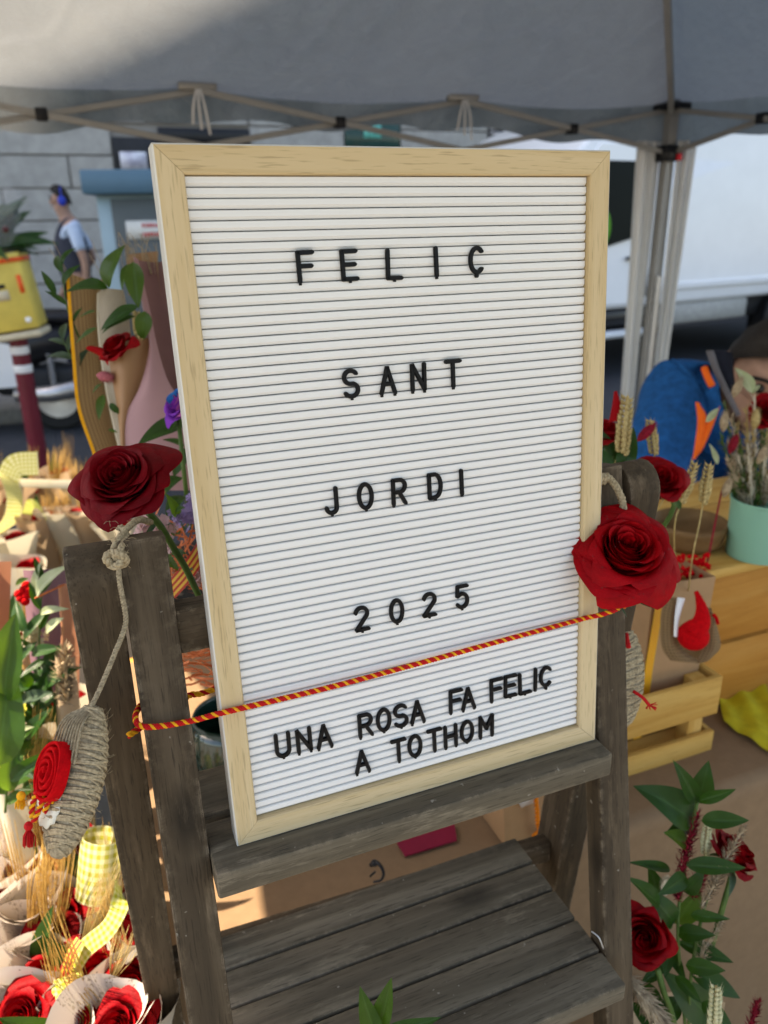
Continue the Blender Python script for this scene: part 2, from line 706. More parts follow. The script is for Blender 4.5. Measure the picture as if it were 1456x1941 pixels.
# ---------------------------------------------------------------- building across the street
WB = 11.0
bld = thing('stone_building', 'grey stone block building across the street with dark openings', 'building',
            Matrix.Translation(L(4, WB, 0)))
BU0, BU1, BTOP = -11.28, 30.0, 27.0        # unseen height and left gap added to shade street and part of canopy
MB().box(L((BU0 + BU1) / 2, WB + 4.05, 2.3), (BU1 - BU0, 8.0, 4.6), STALL.to_3x3()).build('wall', m_mortar, bld)
MB().box(L((BU0 + BU1) / 2, WB + 4.0, (4.6 + BTOP) / 2), (BU1 - BU0, 8.1, BTOP - 4.6), STALL.to_3x3()).build('upper_wall', m_stone, bld)
random.seed(3)
rows = [2.22 + 0.37 * k for k in range(-6, 6)]
openings = []      # u0,u1,z0,z1
def opening(px0, px1, py0, py1):
    p, q = on_b(px0, py1, WB), on_b(px1, py0, WB)
    openings.append((p.dot(U), q.dot(U), p.z, q.z))
    return openings[-1]
o_door = opening(222, 345, 262, 345)
o_sign = opening(300, 470, 246, 272)
o_win = opening(655, 757, 225, 300)
o_grate = opening(925, 1010, 225, 300)
for ri, z0 in enumerate(rows):
    zc = z0 + 0.185
    spans = [(-4.0, 9.5)]
    for a, b, c, d in openings:
        if c - 0.12 < zc < d + 0.12:
            spans = [q for (s0, s1) in spans for q in ((s0, min(s1, a - 0.01)), (max(s0, b + 0.01), s1)) if q[1] - q[0] > 0.05]
    for s0, s1 in spans:
        u = s0
        while u < s1 - 0.02:
            w = random.uniform(0.95, 1.35) * (0.55 if u == s0 and ri % 2 else 1)
            u1 = min(u + w, s1)
            if s1 - u1 < 0.25:
                u1 = s1
            me = MB().box((0, 0, 0), (u1 - u - 0.02, 0.06, 0.352)).mesh('stone_block', m_stone, bevel=0.008, autos=R(40))
            M = STALL.copy()
            M.translation = L((u + u1) / 2, WB + 0.02 + random.uniform(-0.006, 0.006), zc)
            put('stone_block', me, M, bld)
            u = u1
def panel(name, o, depth, m, parent, inset=0.0, b=WB, thick=0.04):
    u0, u1, z0, z1 = o
    return MB().box(L((u0 + u1) / 2, b + depth, (z0 + z1) / 2), (u1 - u0 - inset, thick, z1 - z0 - inset), STALL.to_3x3()).build(name, m, parent, bevel=0.004)
m_poster = mat('printed_poster', (0.5, 0.45, 0.7), 0.4, 0.6, 5, col2=(0.85, 0.85, 0.9))
m_green_glass = mat('green_shop_glass', (0.02, 0.06, 0.05), 0.1, 0.2, 4)
d = panel('shop_doorway', o_door, 0.0, m_dark, bld)
p0, p1 = on_b(230, 320, WB - 0.03), on_b(277, 288, WB - 0.03)
MB().box((p0 + p1) / 2, ((p1 - p0).dot(U), 0.01, p1.z - p0.z), STALL.to_3x3()).build('poster', m_poster, d)
panel('fascia_board', o_sign, -0.06, m_black, bld)
w = panel('window', o_win, 0.0, m_green_glass, bld)
p0, p1 = on_b(690, 262, WB - 0.03), on_b(722, 238, WB - 0.03)
MB().box((p0 + p1) / 2, ((p1 - p0).dot(U), 0.02, p1.z - p0.z), STALL.to_3x3()).build(
    'green_notice', mat('green_notice_plastic', (0.12, 0.5, 0.42), 0.4, 0.3, 8), w)
g = panel('barred_window', o_grate, 0.0, m_dark, bld)
u0, u1, z0, z1 = o_grate
for k in range(9):
    zz = z0 + (k + 0.5) * (z1 - z0) / 9
    MB().box(L((u0 + u1) / 2, WB - 0.04, zz), (u1 - u0, 0.02, 0.025), STALL.to_3x3()).build('bar', m_metal, g)

# ---------------------------------------------------------------- van parked across the street
VD = V((math.cos(R(29)), math.sin(R(29)), 0))
VB = V((-math.sin(R(29)), math.cos(R(29)), 0))
VO = at(1215, 580, 7.3)
VO.z = 0
VM = Matrix((VD, VB, Z)).transposed().to_4x4()
VM.translation = VO
van = thing('panel_van', 'large white panel van parked across the street behind the tent leg', 'van', VM)
body = [(-2.35, 0.62), (-2.38, 1.02), (-2.2, 1.15), (-1.55, 1.30), (-0.72, 2.08), (-0.35, 2.25), (0.2, 2.42), (3.5, 2.5), (3.62, 2.3), (3.62, 0.62)]
mb = MB()
n_ = len(body)
secs = [(-0.0, 0.90), (0.0, 1.0), (2.0, 1.0), (2.0, 0.90)]
ring = []
for (y, s) in [(0.10, 0.86), (0.03, 0.95), (0.0, 1.0), (2.0, 1.0), (1.97, 0.95), (1.9, 0.86)]:
    pass
def van_side(x, z):      # tumblehome: the side leans in towards the roof
    return 0.0 if z < 1.2 else 0.10 * ((z - 1.2) / 1.3) ** 1.5
vs, fs = [], []
for side in (0, 1):
    for (x, z) in body:
        y = van_side(x, z)
        vs.append(V((x, y if side == 0 else 2.0 - y, z)))
fs.append(tuple(range(n_)))
fs.append(tuple(range(2 * n_ - 1, n_ - 1, -1)))
fs += [(i, i + n_, (i + 1) % n_ + n_, (i + 1) % n_) for i in range(n_)]
MB().add(vs, fs).build('body', m_white_paint, van, world=False, M=VM, bevel=0.05, seg=3, recalc=True, autos=R(50))
def side_plate(name, poly, m, parent, proud=0.004, thick=0.03, bevel=0.003):
    vs = [V((x, van_side(x, z) - proud, z)) for x, z in poly] + [V((x, van_side(x, z) + thick, z)) for x, z in poly]
    n = len(poly)
    fs = [tuple(range(n)), tuple(range(2 * n - 1, n - 1, -1))] + [(i, i + n, (i + 1) % n + n, (i + 1) % n) for i in range(n)]
    return MB().add(vs, fs).build(name, m, parent, world=False, M=VM, bevel=bevel, recalc=True, autos=R(40))
door = side_plate('cab_door', [(-1.25, 0.66), (0.0, 0.66), (0.0, 2.02), (-0.62, 2.02), (-1.25, 1.32)], m_white_paint, van, 0.012, 0.04, 0.01)
side_plate('window', [(-1.15, 1.30), (-0.5, 1.18), (-0.12, 1.26), (-0.06, 1.42), (-0.06, 1.88), (-0.64, 1.88)], m_glass, door, 0.018, 0.02)
MB().box((-0.17, -0.025, 1.07), (0.2, 0.03, 0.03)).build('handle', m_black, door, world=False, M=VM, bevel=0.008)
MB().ell((-0.11, -0.014, 0.88), (0.022, 0.012, 0.022)).build('lock', m_black, door, world=False, M=VM)
side_plate('side_panel', [(0.06, 0.74), (3.5, 0.74), (3.5, 2.32), (0.06, 2.28)], m_white_paint, van, 0.008, 0.03, 0.01)
for xs in (0.03, 2.9):
    side_plate('panel_seam', [(xs, 0.72), (xs + 0.012, 0.72), (xs + 0.012, 2.26), (xs, 2.26)], m_dark, van, 0.0095, 0.02, 0.0)
side_plate('rub_strip', [(0.06, 0.76), (3.5, 0.76), (3.5, 0.82), (0.06, 0.82)], m_white_paint, van, 0.03, 0.01, 0.008)
MB().box((-0.55, 0.06, 0.54), (1.5, 0.1, 0.15)).build('black_sill', m_black, van, world=False, M=VM, bevel=0.02)
MB().box((-0.6, -0.02, 0.40), (1.3, 0.14, 0.06)).build('step', mat('pale_step', (0.62, 0.64, 0.66), 0.4, 0.05), van, world=False, M=VM, bevel=0.02)
MB().box((0.95, 0.12, 0.52), (1.25, 0.2, 0.2)).build('underbody_box', mat('grey_box_metal', (0.35, 0.35, 0.33), 0.6, 0.2), van, world=False, M=VM, bevel=0.02)
MB().box((0.8, 1.0, 0.52), (5.2, 1.7, 0.22)).build('chassis', m_dark, van, world=False, M=VM)
def wheel(x, y, r, w, parent, M, rim_m, face=-1):
    T = Matrix.Translation((x, y, r)) @ Matrix.Rotation(PI / 2, 4, 'X')
    ty = MB().lathe([(r * .62, -w / 2), (r * .9, -w / 2), (r, -w * .3), (r, w * .3), (r * .9, w / 2), (r * .62, w / 2), (r * .62, -w / 2)], 28, 0, T)
    o = ty.build('wheel', m_rubber, parent, world=False, M=M, autos=R(40))
    rm = MB().lathe([(0.001, w * .25), (r * .2, w * .3), (r * .3, w * .2), (r * .55, w * .36), (r * .64, w * .42), (r * .64, -w * .42), (0.001, -w * .3)], 24, 0, T)
    rm.build('rim', rim_m, o, world=False, M=M, autos=R(40))
    return o
for x in (-1.55, 2.25):
    side = wheel(x, 0.16, 0.34, 0.22, van, VM, m_dark)
    wheel(x, 1.84, 0.34, 0.22, van, VM, m_metal)
    MB().lathe([(0.42, -0.03), (0.44, -0.03), (0.44, 0.1), (0.42, 0.1), (0.42, -0.03)], 28, 0, Matrix.Translation((x, 0.02, 0.36)) @ Matrix.Rotation(PI / 2, 4, 'X')).build('wheel_arch', m_black, van, world=False, M=VM)
# the driver's bright vest behind the glass shows as a small green patch on the window
p = at(1160, 440, 7.0)
MB().ell((-0.585, 0.012 - 0.03, 1.33), (0.1, 0.006, 0.16)).build('green_vest_patch', mat('bright_green', (0.07, 0.30, 0.005), 0.5, 0.2), van, world=False, M=VM)
MB().add([V((-2.3, 0.12, 1.16)), V((-2.3, 1.88, 1.16)), V((-0.85, 1.8, 2.05)), V((-0.85, 0.2, 2.05)), V((-2.28, 0.12, 1.13)), V((-2.28, 1.88, 1.13)), V((-0.8, 1.8, 2.0)), V((-0.8, 0.2, 2.0))],
         [(0, 3, 2, 1), (4, 5, 6, 7), (0, 1, 5, 4), (2, 3, 7, 6), (0, 4, 7, 3), (1, 2, 6, 5)]).build('windscreen', m_glass, van, world=False, M=VM @ Matrix.Translation((0.28, 0, 0.03)), recalc=True)

# ---------------------------------------------------------------- electrical cabinet on the far side
c0, c1 = at(166, 322, 5.4), at(345, 322, 5.4)
cu, cb = c0.dot(U), c0.dot(B)
CM = STALL.copy()
CM.translation = L(cu, cb, 0)
CM = Matrix.Translation(V((c0.x, c0.y, 0))) @ Matrix.Rotation(R(8), 4, 'Z')
cab = thing('electrical_cabinet', 'pale blue street electrical cabinet with a warning notice on its grey door', 'cabinet', CM)
m_cab = mat('cabinet_blue_paint', (0.26, 0.365, 0.41), 0.45, 0.06, 5)
m_cabd = mat('cabinet_grey_paint', (0.085, 0.10, 0.10), 0.5, 0.06, 5)
m_cabcap = mat('cabinet_cap_paint', (0.075, 0.155, 0.215), 0.5, 0.06, 5)
H = c0.z
MB().box((0.55, 0.3, (H - 0.16) / 2 + 0.03), (1.06, 0.5, H - 0.16 - 0.06)).build('body', m_cab, cab, world=False, M=CM, bevel=0.01)
MB().box((0.55, 0.28, H - 0.08), (1.2, 0.66, 0.16)).build('cap', m_cabcap, cab, world=False, M=CM, bevel=0.012)
MB().box((0.55, 0.1, 0.06), (1.08, 0.4, 0.12)).build('plinth', m_paving, cab, world=False, M=CM)
MB().box((0.585, 0.036, (H - 0.16) / 2 + 0.06), (0.93, 0.03, H - 0.34)).build('door_frame', m_cabd, cab, world=False, M=CM, bevel=0.006)
cd = MB().box((0.62, 0.017, (H - 0.2) / 2 + 0.04), (0.78, 0.012, H - 0.48)).build('door', m_cabd, cab, world=False, M=CM, bevel=0.004)
MB().box((0.3, 0.005, 0.95), (0.03, 0.02, 0.14)).build('handle', m_black, cd, world=False, M=CM, bevel=0.004)
wl = MB().box((0.42, 0.006, H - 0.40), (0.42, 0.008, 0.125)).build('warning_label', mat('label_white', (0.62, 0.62, 0.58), 0.5, 0.06), cab, world=False, M=CM)
m_redprint = mat('red_print', (0.55, 0.03, 0.03), 0.5, 0.1)
txt = MB()
for row, (w0, zz) in enumerate(((0.15, H - 0.37), (0.2, H - 0.432))):
    x = 0.33
    k = 0
    while x < 0.33 + w0:
        txt.box((x, 0.0012, zz + random.uniform(-.002, .002)), (random.uniform(0.012, 0.018), 0.0012, random.uniform(0.022, 0.03)))      # print too blurred to read
        x += 0.022
        k += 1
tag(txt.build('red_lettering', m_redprint, wl, world=False, M=CM), kind='stuff')

# ---------------------------------------------------------------- bollard with a yellow card box strapped on top
BP = at(76, 875, 4.4)
BP.z = 0
bt = at(38, 640, 4.4)
m_maroon = mat('maroon_paint', (0.13, 0.012, 0.022), 0.4, 0.15, 8)
m_band = mat('reflective_white', (0.72, 0.72, 0.72), 0.3, 0.05)
bol = thing('street_bollard', 'dark red street bollard with two white bands under the yellow box', 'bollard', Matrix.Translation(BP))
hb = on_b(36, 640, BP.dot(B)).z
MB().lathe([(0.075, 0), (0.075, 0.03), (0.046, 0.05), (0.046, hb - 0.01), (0.03, hb)], 20).build('post', m_maroon, bol, world=False, M=WM[bol.name], autos=R(40))
for zz in (hb - 0.085, hb - 0.185):
    MB().lathe([(0.0465, 0), (0.0485, 0.003), (0.0485, 0.04), (0.0465, 0.043)], 20).build('band', m_band, bol, world=False, M=WM[bol.name] @ Matrix.Translation((0, 0, zz)))
m_yel = mat('yellow_card', (0.62, 0.47, 0.10), 0.5, 0.15, 7)
m_orange = mat('orange_tape', (0.85, 0.10, 0.02), 0.4, 0.1)
YM = Matrix.Translation((BP.x, BP.y, hb)) @ Matrix.Rotation(R(9), 4, 'Z') @ Matrix.Rotation(R(-7), 4, 'Y')
yb = thing('yellow_box', 'yellow cardboard box with orange tape standing on the dark red bollard', 'box', YM)
MB().box((-0.0, 0, 0.235), (0.30, 0.2, 0.38)).build('carton', m_yel, yb, world=False, M=YM, bevel=0.006)
MB().box((0.0, -0.0, 0.39), (0.307, 0.207, 0.022)).build('tape', m_orange, yb, world=False, M=YM)
MB().box((0.0, -0.103, 0.27), (0.09, 0.006, 0.02)).build('slot', m_dark, yb, world=False, M=YM)
MB().box((0.005, -0.103, 0.225), (0.1, 0.006, 0.05)).build('paper_label', mat('beige_label', (0.62, 0.52, 0.36), 0.7, 0.1), yb, world=False, M=YM)
for x in (-0.13, 0.125):
    MB().box((x, -0.1015, 0.27), (0.022, 0.006, 0.09)).build('tape_mark', m_orange, yb, world=False, M=YM)
for x in (-0.11, 0.11):
    MB().ell((x, -0.101, 0.09), (0.016, 0.006, 0.014)).build('stud', m_white_paint, yb, world=False, M=YM)
MB().box((0, -0.01, 0.016), (0.315, 0.22, 0.032)).build('tray', mat('pale_board', (0.55, 0.47, 0.33), 0.7, 0.1), yb, world=False, M=YM, bevel=0.006)

# ---------------------------------------------------------------- scooter at the kerb
sw = on_z(122, 812, 0.0)
SM = Matrix.Translation(sw) @ Matrix.Rotation(R(188), 4, 'Z')      # local +x = its front (towards the left)
sco = thing('motor_scooter', 'white motor scooter with dark seat parked at the far kerb', 'scooter', SM)
def sb(mb_, name, m, **kw):
    return mb_.build(name, m, sco, world=False, M=SM, **kw)
wheel(0.0, 0, 0.25, 0.12, sco, SM, m_metal)
wheel(1.28, 0, 0.25, 0.11, sco, SM, m_metal)
m_scw = mat('scooter_white', (0.72, 0.72, 0.72), 0.2, 0.04, 4, coat=0.6)
tail = MB()
def tailf(a, b):
    th = a * 2 * PI
    x = -0.28 + b * 0.85
    w = 0.17 * math.sin(PI * min(1, 0.12 + b * 0.8)) ** 0.6
    h = 0.15 * math.sin(PI * min(1, 0.1 + b * 0.75)) ** 0.7
    zc = 0.66 - 0.10 * b + 0.03 * math.sin(b * 5)
    return V((x, w * math.cos(th), zc + h * math.sin(th)))
sb(tail.grid(tailf, 20, 14, closed=True), 'rear_fairing', m_black)
sb(MB().grid(lambda a, b: V((0.22 + 0.55 * b, 0.175 + 0.02 * math.sin(PI * b), 0.36 + (0.30 + 0.12 * b) * a)), 8, 8), 'side_cover', m_scw)
sb(MB().grid(lambda a, b: V((0.22 + 0.55 * b, -0.175 - 0.02 * math.sin(PI * b), 0.36 + (0.30 + 0.12 * b) * a)), 8, 8), 'side_cover', m_scw)
def seatf(a, b):
    th = a * 2 * PI
    x = -0.3 + b * 0.72
    w = 0.14 * math.sin(PI * (0.1 + b * 0.8)) ** 0.4
    return V((x, w * math.cos(th), 0.80 + 0.03 * b * (1 - b) * 4 + 0.055 * math.sin(th)))
sb(MB().grid(seatf, 16, 12, closed=True), 'seat', m_black)
sb(MB().box((0.72, 0, 0.30), (0.55, 0.32, 0.07)), 'footboard', m_black, bevel=0.02)
sb(MB().box((0.1, 0.0, 0.38), (0.6, 0.22, 0.2)), 'engine_cover', m_dark, bevel=0.05, seg=3)
sb(MB().tube([V((0.25, 0.16, 0.3)), V((0.0, 0.17, 0.3)), V((-0.35, 0.18, 0.36))], lambda t: 0.05 + 0.02 * t, 14), 'exhaust', m_metal)
def shield(a, b):
    return V((1.0 + 0.16 * b - 0.05 * math.cos((a - 0.5) * PI), (a - 0.5) * (0.46 - 0.1 * b), 0.34 + 0.62 * b))
sb(MB().grid(shield, 12, 10), 'leg_shield', m_scw)
sb(MB().ell((1.28, 0, 0.44), (0.22, 0.09, 0.09)), 'front_mudguard', m_scw)
sb(MB().tube([V((1.28, 0.08, 0.25)), V((1.14, 0.06, 0.8)), V((1.08, 0, 1.0))], 0.025, 10), 'fork', m_metal)
hbm = sb(MB().tube(curve([V((1.0, -0.32, 1.02)), V((1.1, -0.15, 1.05)), V((1.1, 0.15, 1.05)), V((1.0, 0.32, 1.02))], 5), 0.018, 8), 'handlebar', m_black)
sb(MB().ell((1.16, 0, 1.0), (0.1, 0.11, 0.09)), 'headlamp', m_scw)
for s in (-1, 1):
    mi = MB().tube([V((1.02, 0.25 * s, 1.04)), V((1.06, 0.3 * s, 1.2))], 0.008, 6).ell((1.06, 0.31 * s, 1.23), (0.02, 0.07, 0.045))
    sb(mi, 'mirror', m_black)
sb(MB().ell((-0.3, 0, 0.66), (0.03, 0.07, 0.035)), 'tail_lamp', mat('red_lamp', (0.5, 0.01, 0.01), 0.2, 0.1))
spr = MB()
spr.tube([V((-0.02 + 0.02 * math.cos(i * 1.2), 0.15 + 0.02 * math.sin(i * 1.2), 0.34 + 0.0035 * i)) for i in range(70)], 0.005, 5)
sb(spr, 'shock_spring', m_metal)

# ---------------------------------------------------------------- market tent
TU1, TB1 = 2.415, 2.816
TU0, TB0 = TU1 - 2.9, TB1 - 2.9
ZE = 1.865
PEAK = L((TU0 + TU1) / 2, (TB0 + TB1) / 2, 2.75)
tent = thing('market_tent', 'grey white pop up market tent whose canopy and frame cover the stall', 'tent',
             Matrix.Translation(L((TU0 + TU1) / 2, (TB0 + TB1) / 2, 0)))
m_canopy = bpy.data.materials.new('canopy_cloth')
nt, n, l, pb = nodes_of(m_canopy)
vec = coords(nt, (1, 1, 1), False)
f1 = noise_node(nt, vec, 3.0, 6, 0.65, 1.6)
f2 = noise_node(nt, vec, 16, 5, 0.7, 1.2)
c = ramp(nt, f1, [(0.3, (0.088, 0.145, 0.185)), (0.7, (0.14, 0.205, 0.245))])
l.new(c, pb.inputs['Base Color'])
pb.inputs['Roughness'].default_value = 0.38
pb.inputs['Specular IOR Level'].default_value = 0.6
mm = n.new('ShaderNodeMath')
mm.operation = 'ADD'
l.new(f1, mm.inputs[0])
l.new(f2, mm.inputs[1])
bump(nt, pb, mm.outputs[0], 0.9, 0.03)
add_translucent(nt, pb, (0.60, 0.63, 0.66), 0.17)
def edge_pt(a, b, t, sag=0.05):
    return a.lerp(b, t) - Z * (sag * math.sin(PI * (t * 3 % 1.0)) * 0.5 + 0.02 * math.sin(PI * t))
CN = [L(TU1, TB1, ZE), L(TU0, TB1, ZE), L(TU0, TB0, ZE), L(TU1, TB0, ZE)]
for k in range(4):
    a, b = CN[k], CN[(k + 1) % 4]
    def pf(s, t, a=a, b=b, k=k):
        e = edge_pt(a, b, s)
        p = e.lerp(PEAK, t)
        q = noise.fractal(p * 1.7, 1.0, 2.0, 4)
        w = math.sin(PI * t) * math.sin(PI * min(1, max(0, s)))
        if k == 0:      # creases of a tarp that was packed folded
            x_, y_ = p.dot(U), p.dot(B)
            cr = max(0.0, 0.09 - abs(noise.noise(V((x_ * 2.6 + 0.7 * y_, y_ * 2.2, 1.3))))) / 0.09
            cr2 = max(0.0, 0.10 - abs(noise.noise(V((x_ * 5.5, y_ * 5.0 + x_, 7.3))))) / 0.10
            p = p + Z * (0.007 * cr ** 1.5 + 0.004 * cr2) * min(1, t * 8)
        return p - Z * (0.10 * math.sin(PI * t ** 0.8) * math.sin(PI * s) ** 0.5) + Z * 0.03 * q * w
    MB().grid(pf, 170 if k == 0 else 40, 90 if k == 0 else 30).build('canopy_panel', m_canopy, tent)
    def vf(s, t, a=a, b=b):
        e = edge_pt(a, b, s)
        drop = 0.15 - 0.07 * math.sin(PI * s) + 0.012 * math.sin(s * 40)
        out = (b - a).cross(Z).normalized()
        return e + out * ((0.012 + 0.012 * math.sin(s * 55)) * t) + Z * 0.003 - Z * drop * t
    MB().grid(vf, 90, 4).build('valance', m_canopy, tent)
def bar(name, p, q, w, t, m, up=Z):
    return beam(name, p, q, up, w, t, m, tent, 0.002, 1)
m_tjoint = m_black
def truss(a, b, k):
    d = (b - a) / k
    for i in range(k):
        pa, pb_ = a + d * i, a + d * (i + 1)
        side = d.cross(Z).normalized() * 0.012
        zt, zb = 1.835, 1.675
        bar('truss_bar', V((pa.x, pa.y, zt)) + side, V((pb_.x, pb_.y, zb)) + side, 0.019, 0.010, m_steel)
        bar('truss_bar', V((pa.x, pa.y, zb)) - side, V((pb_.x, pb_.y, zt)) - side, 0.019, 0.010, m_steel)
        mid = (pa + pb_) / 2
        mid.z = (zt + zb) / 2
        MB().box(mid, (0.035, 0.045, 0.035), STALL.to_3x3()).build('truss_joint', m_black, tent, bevel=0.004)
        if i:
            p = V((pa.x, pa.y, zt + 0.012))
            o = MB().box(p, (0.12, 0.03, 0.02), frame(V((0, 0, 0)), d, Z.cross(d)).to_3x3()).build('truss_bracket', m_steel, tent, bevel=0.003)
            st = MB()
            for q in range(3):
                w0 = V((p.x + 0.006 * q, p.y - 0.02, p.z - 0.01))
                st.strip(curve([w0, w0 + V((0.012 * (q - 1), -0.01, -0.05)), w0 + V((0.02 * (q - 1), 0.0, -0.10 - 0.015 * q))], 4), U * 0.008)
            st.build('tie_strap', mat('white_strap', (0.6, 0.6, 0.6), 0.6, 0.05), o)
ins = 0.04
TC = [L(TU1 - ins, TB1 - ins, 0), L(TU0 + ins, TB1 - ins, 0), L(TU0 + ins, TB0 + ins, 0), L(TU1 - ins, TB0 + ins, 0)]
for k in range(4):
    truss(TC[k], TC[(k + 1) % 4], 3)
for k in range(4):
    c = TC[k]
    inw = (PEAK - c)
    inw.z = 0
    inw.normalize()
    bar('leg', c + Z * 0.0, c + Z * 1.87, 0.042, 0.042, m_steel, U)
    bar('inner_leg', c - inw * 0.0 + B * 0.0 + Z * 0.02 - U * 0.0 - B * 0.026, c + Z * 1.2 - B * 0.026, 0.03, 0.012, m_metal, U)
    MB().box(c + Z * 1.675, (0.085, 0.085, 0.06), STALL.to_3x3()).build('slider_clamp', m_black, tent, bevel=0.006)
    MB().box(c + Z * 1.66 + U * 0.02 - B * 0.045, (0.022, 0.016, 0.026), STALL.to_3x3()).build('release_button', m_orange if False else mat('red_button', (0.6, 0.01, 0.02), 0.4, 0.1), tent, bevel=0.003)
    MB().box(c + Z * 1.845, (0.12, 0.12, 0.025), STALL.to_3x3()).build('corner_plate', m_black, tent, bevel=0.006)
    MB().box(c + Z * 0.01, (0.1, 0.1, 0.012), STALL.to_3x3()).build('foot_plate', m_metal, tent, bevel=0.002)
    p0 = c + Z * 1.83 + inw * 0.03
    p1 = PEAK - Z * 0.1
    bar('hip_rafter', p0, p0.lerp(p1, 0.5), 0.034, 0.022, m_steel)
    bar('hip_rafter', p0.lerp(p1, 0.5), p1, 0.026, 0.018, m_black)
    if k == 0:
        # gathered side curtains either side of the visible leg
        for (du, off, wid) in ((-U, 0.022, 0.115), (U * 0.9 - B * 0.45, 0.03, 0.075)):
            def cf(s, t, du=du, off=off, wid=wid):
                w = wid * (1 - 0.45 * t)
                fold = 0.012 * math.sin(s * 15 + 1.5 * t)
                perp = du.cross(Z).normalized()
                return c + du * (off + w * s) + perp * (fold + 0.02) + Z * (1.72 - 1.6 * t)
            MB().grid(cf, 24, 16).build('side_curtain', mat('curtain_cloth', (0.72, 0.71, 0.68), 0.7, 0.05, 8, trans=0.25), tent)
MB().lathe([(0.001, 0.0), (0.06, 0.0), (0.06, 0.05), (0.001, 0.06)], 16, 0, Matrix.Translation(PEAK - Z * 0.14)).build('peak_cap', m_black, tent)


# ---------------------------------------------------------------- ladder stand
m_old = wood('weathered_wood', (0.072, 0.050, 0.030), (0.034, 0.025, 0.016), (0.135, 0.098, 0.062), 55, 0.55, 0.7, wear=0.75, knots=0.8, bmp=0.6)
m_old_shelf = wood('weathered_shelf_wood', (0.122, 0.100, 0.069), (0.058, 0.049, 0.036), (0.215, 0.180, 0.130), 60, 0.6, 0.62, wear=0.9, knots=0.7, bmp=0.7)
lad = thing('ladder_stand', 'dark weathered wooden ladder stand holding the white letter board', 'ladder stand', Matrix.Translation(L(0.2, 0.45, 0)))

def fr_b(z):          # front face of the front rails
    return 0.471 - 0.178 * (1.25 - z)
def rr_b(z):          # front face of the rear legs
    return 0.463 + 0.2 * (1.25 - z)
FT, RT = 0.022, 0.044
for (ut, ubm, ztop) in ((0.0238, 0.0205, 1.262), (0.3773, 0.3773, 1.262)):
    beam('front_rail', L(ubm, fr_b(0) + FT / 2, 0.0), L(ut, fr_b(ztop) + FT / 2, ztop), U, 0.0300, FT, m_old, lad, 0.0016, 2)
m_end = wood('end_grain_wood', (0.070, 0.060, 0.048), (0.034, 0.030, 0.026), (0.12, 0.104, 0.085), 90, 0.5, 0.7, wear=0.6, bmp=0.6)
for (ut, ubm, skew) in ((-0.0082, -0.0098, 0.0), (0.413, 0.444, -0.058)):
    # leg with a half-round head: profile in the length/thickness plane, extruded across
    p_top, p_bot = L(ut, rr_b(1.235) + RT / 2, 1.235), L(ubm, rr_b(0.0) + RT / 2 + skew, 0.0)
    ln = (p_top - p_bot).length
    M = frame(p_bot, p_top - p_bot, U)        # x up the leg, y along u, z = x cross y
    prof = [(0, -RT / 2), (ln, -RT / 2)]
    prof += [(ln + RT / 2 * 1.15 * math.sin(R(a)), -RT / 2 * math.cos(R(a))) for a in range(18, 180, 18)]
    prof += [(ln, RT / 2), (0, RT / 2)]
    MB().prism(prof, -0.0148, 0.0148).build('rear_leg', m_old, lad, world=False, M=M, bevel=0.0014, seg=2, autos=R(35), recalc=True)

def shelf(z, u0, u1, b0, b1, n, gap, th, name):
    w = (b1 - b0 - gap * (n - 1)) / n
    for k in range(n):
        bb = b0 + k * (w + gap) + w / 2
        beam('shelf_plank', L(u0, bb, z - th / 2 + random.uniform(-.0006, .0006)), L(u1, bb, z - th / 2 + random.uniform(-.0006, .0006)), B, w, th, m_old_shelf, lad, 0.0022, 2)
    for uu in (u0 + 0.012, u1 - 0.012):
        beam('shelf_cleat', L(uu, b0 + 0.03, z - th - 0.0125), L(uu, b1 - 0.004, z - th - 0.0125), U, 0.016, 0.023, m_old, lad, 0.0012)
shelf(1.041, 0.0385, 0.3605, 0.412, 0.524, 2, 0.008, 0.022, 'upper')
shelf(0.835, 0.0375, 0.3605, 0.365, 0.547, 5, 0.0022, 0.019, 'middle')
shelf(0.60, 0.0365, 0.3605, 0.318, 0.58, 6, 0.0022, 0.019, 'lower')
beam('cross_bar', L(0.0385, 0.4755, 1.197), L(0.362, 0.4755, 1.197), Z, 0.032, 0.018, m_old, lad)
beam('rear_bar', L(0.004, 0.572, 0.795), L(0.408, 0.557, 0.795), Z, 0.024, 0.018, m_old, lad)
beam('rear_bar', L(0.004, 0.645, 0.42), L(0.415, 0.612, 0.42), Z, 0.03, 0.02, m_old, lad)
# thin wire stay and hinge pins
MB().tube(curve([on_b(1121, 1765, 0.40), on_b(1135, 1777, 0.394), on_b(1144, 1799, 0.389)], 6), 0.0007, 6).build('wire_stay', m_metal, lad)
for uu in (0.008, 0.394):
    MB().tube([L(uu - 0.006, 0.488, 1.225), L(uu + 0.006, 0.488, 1.225)], 0.004, 10).build('hinge_pin', m_metal, lad)

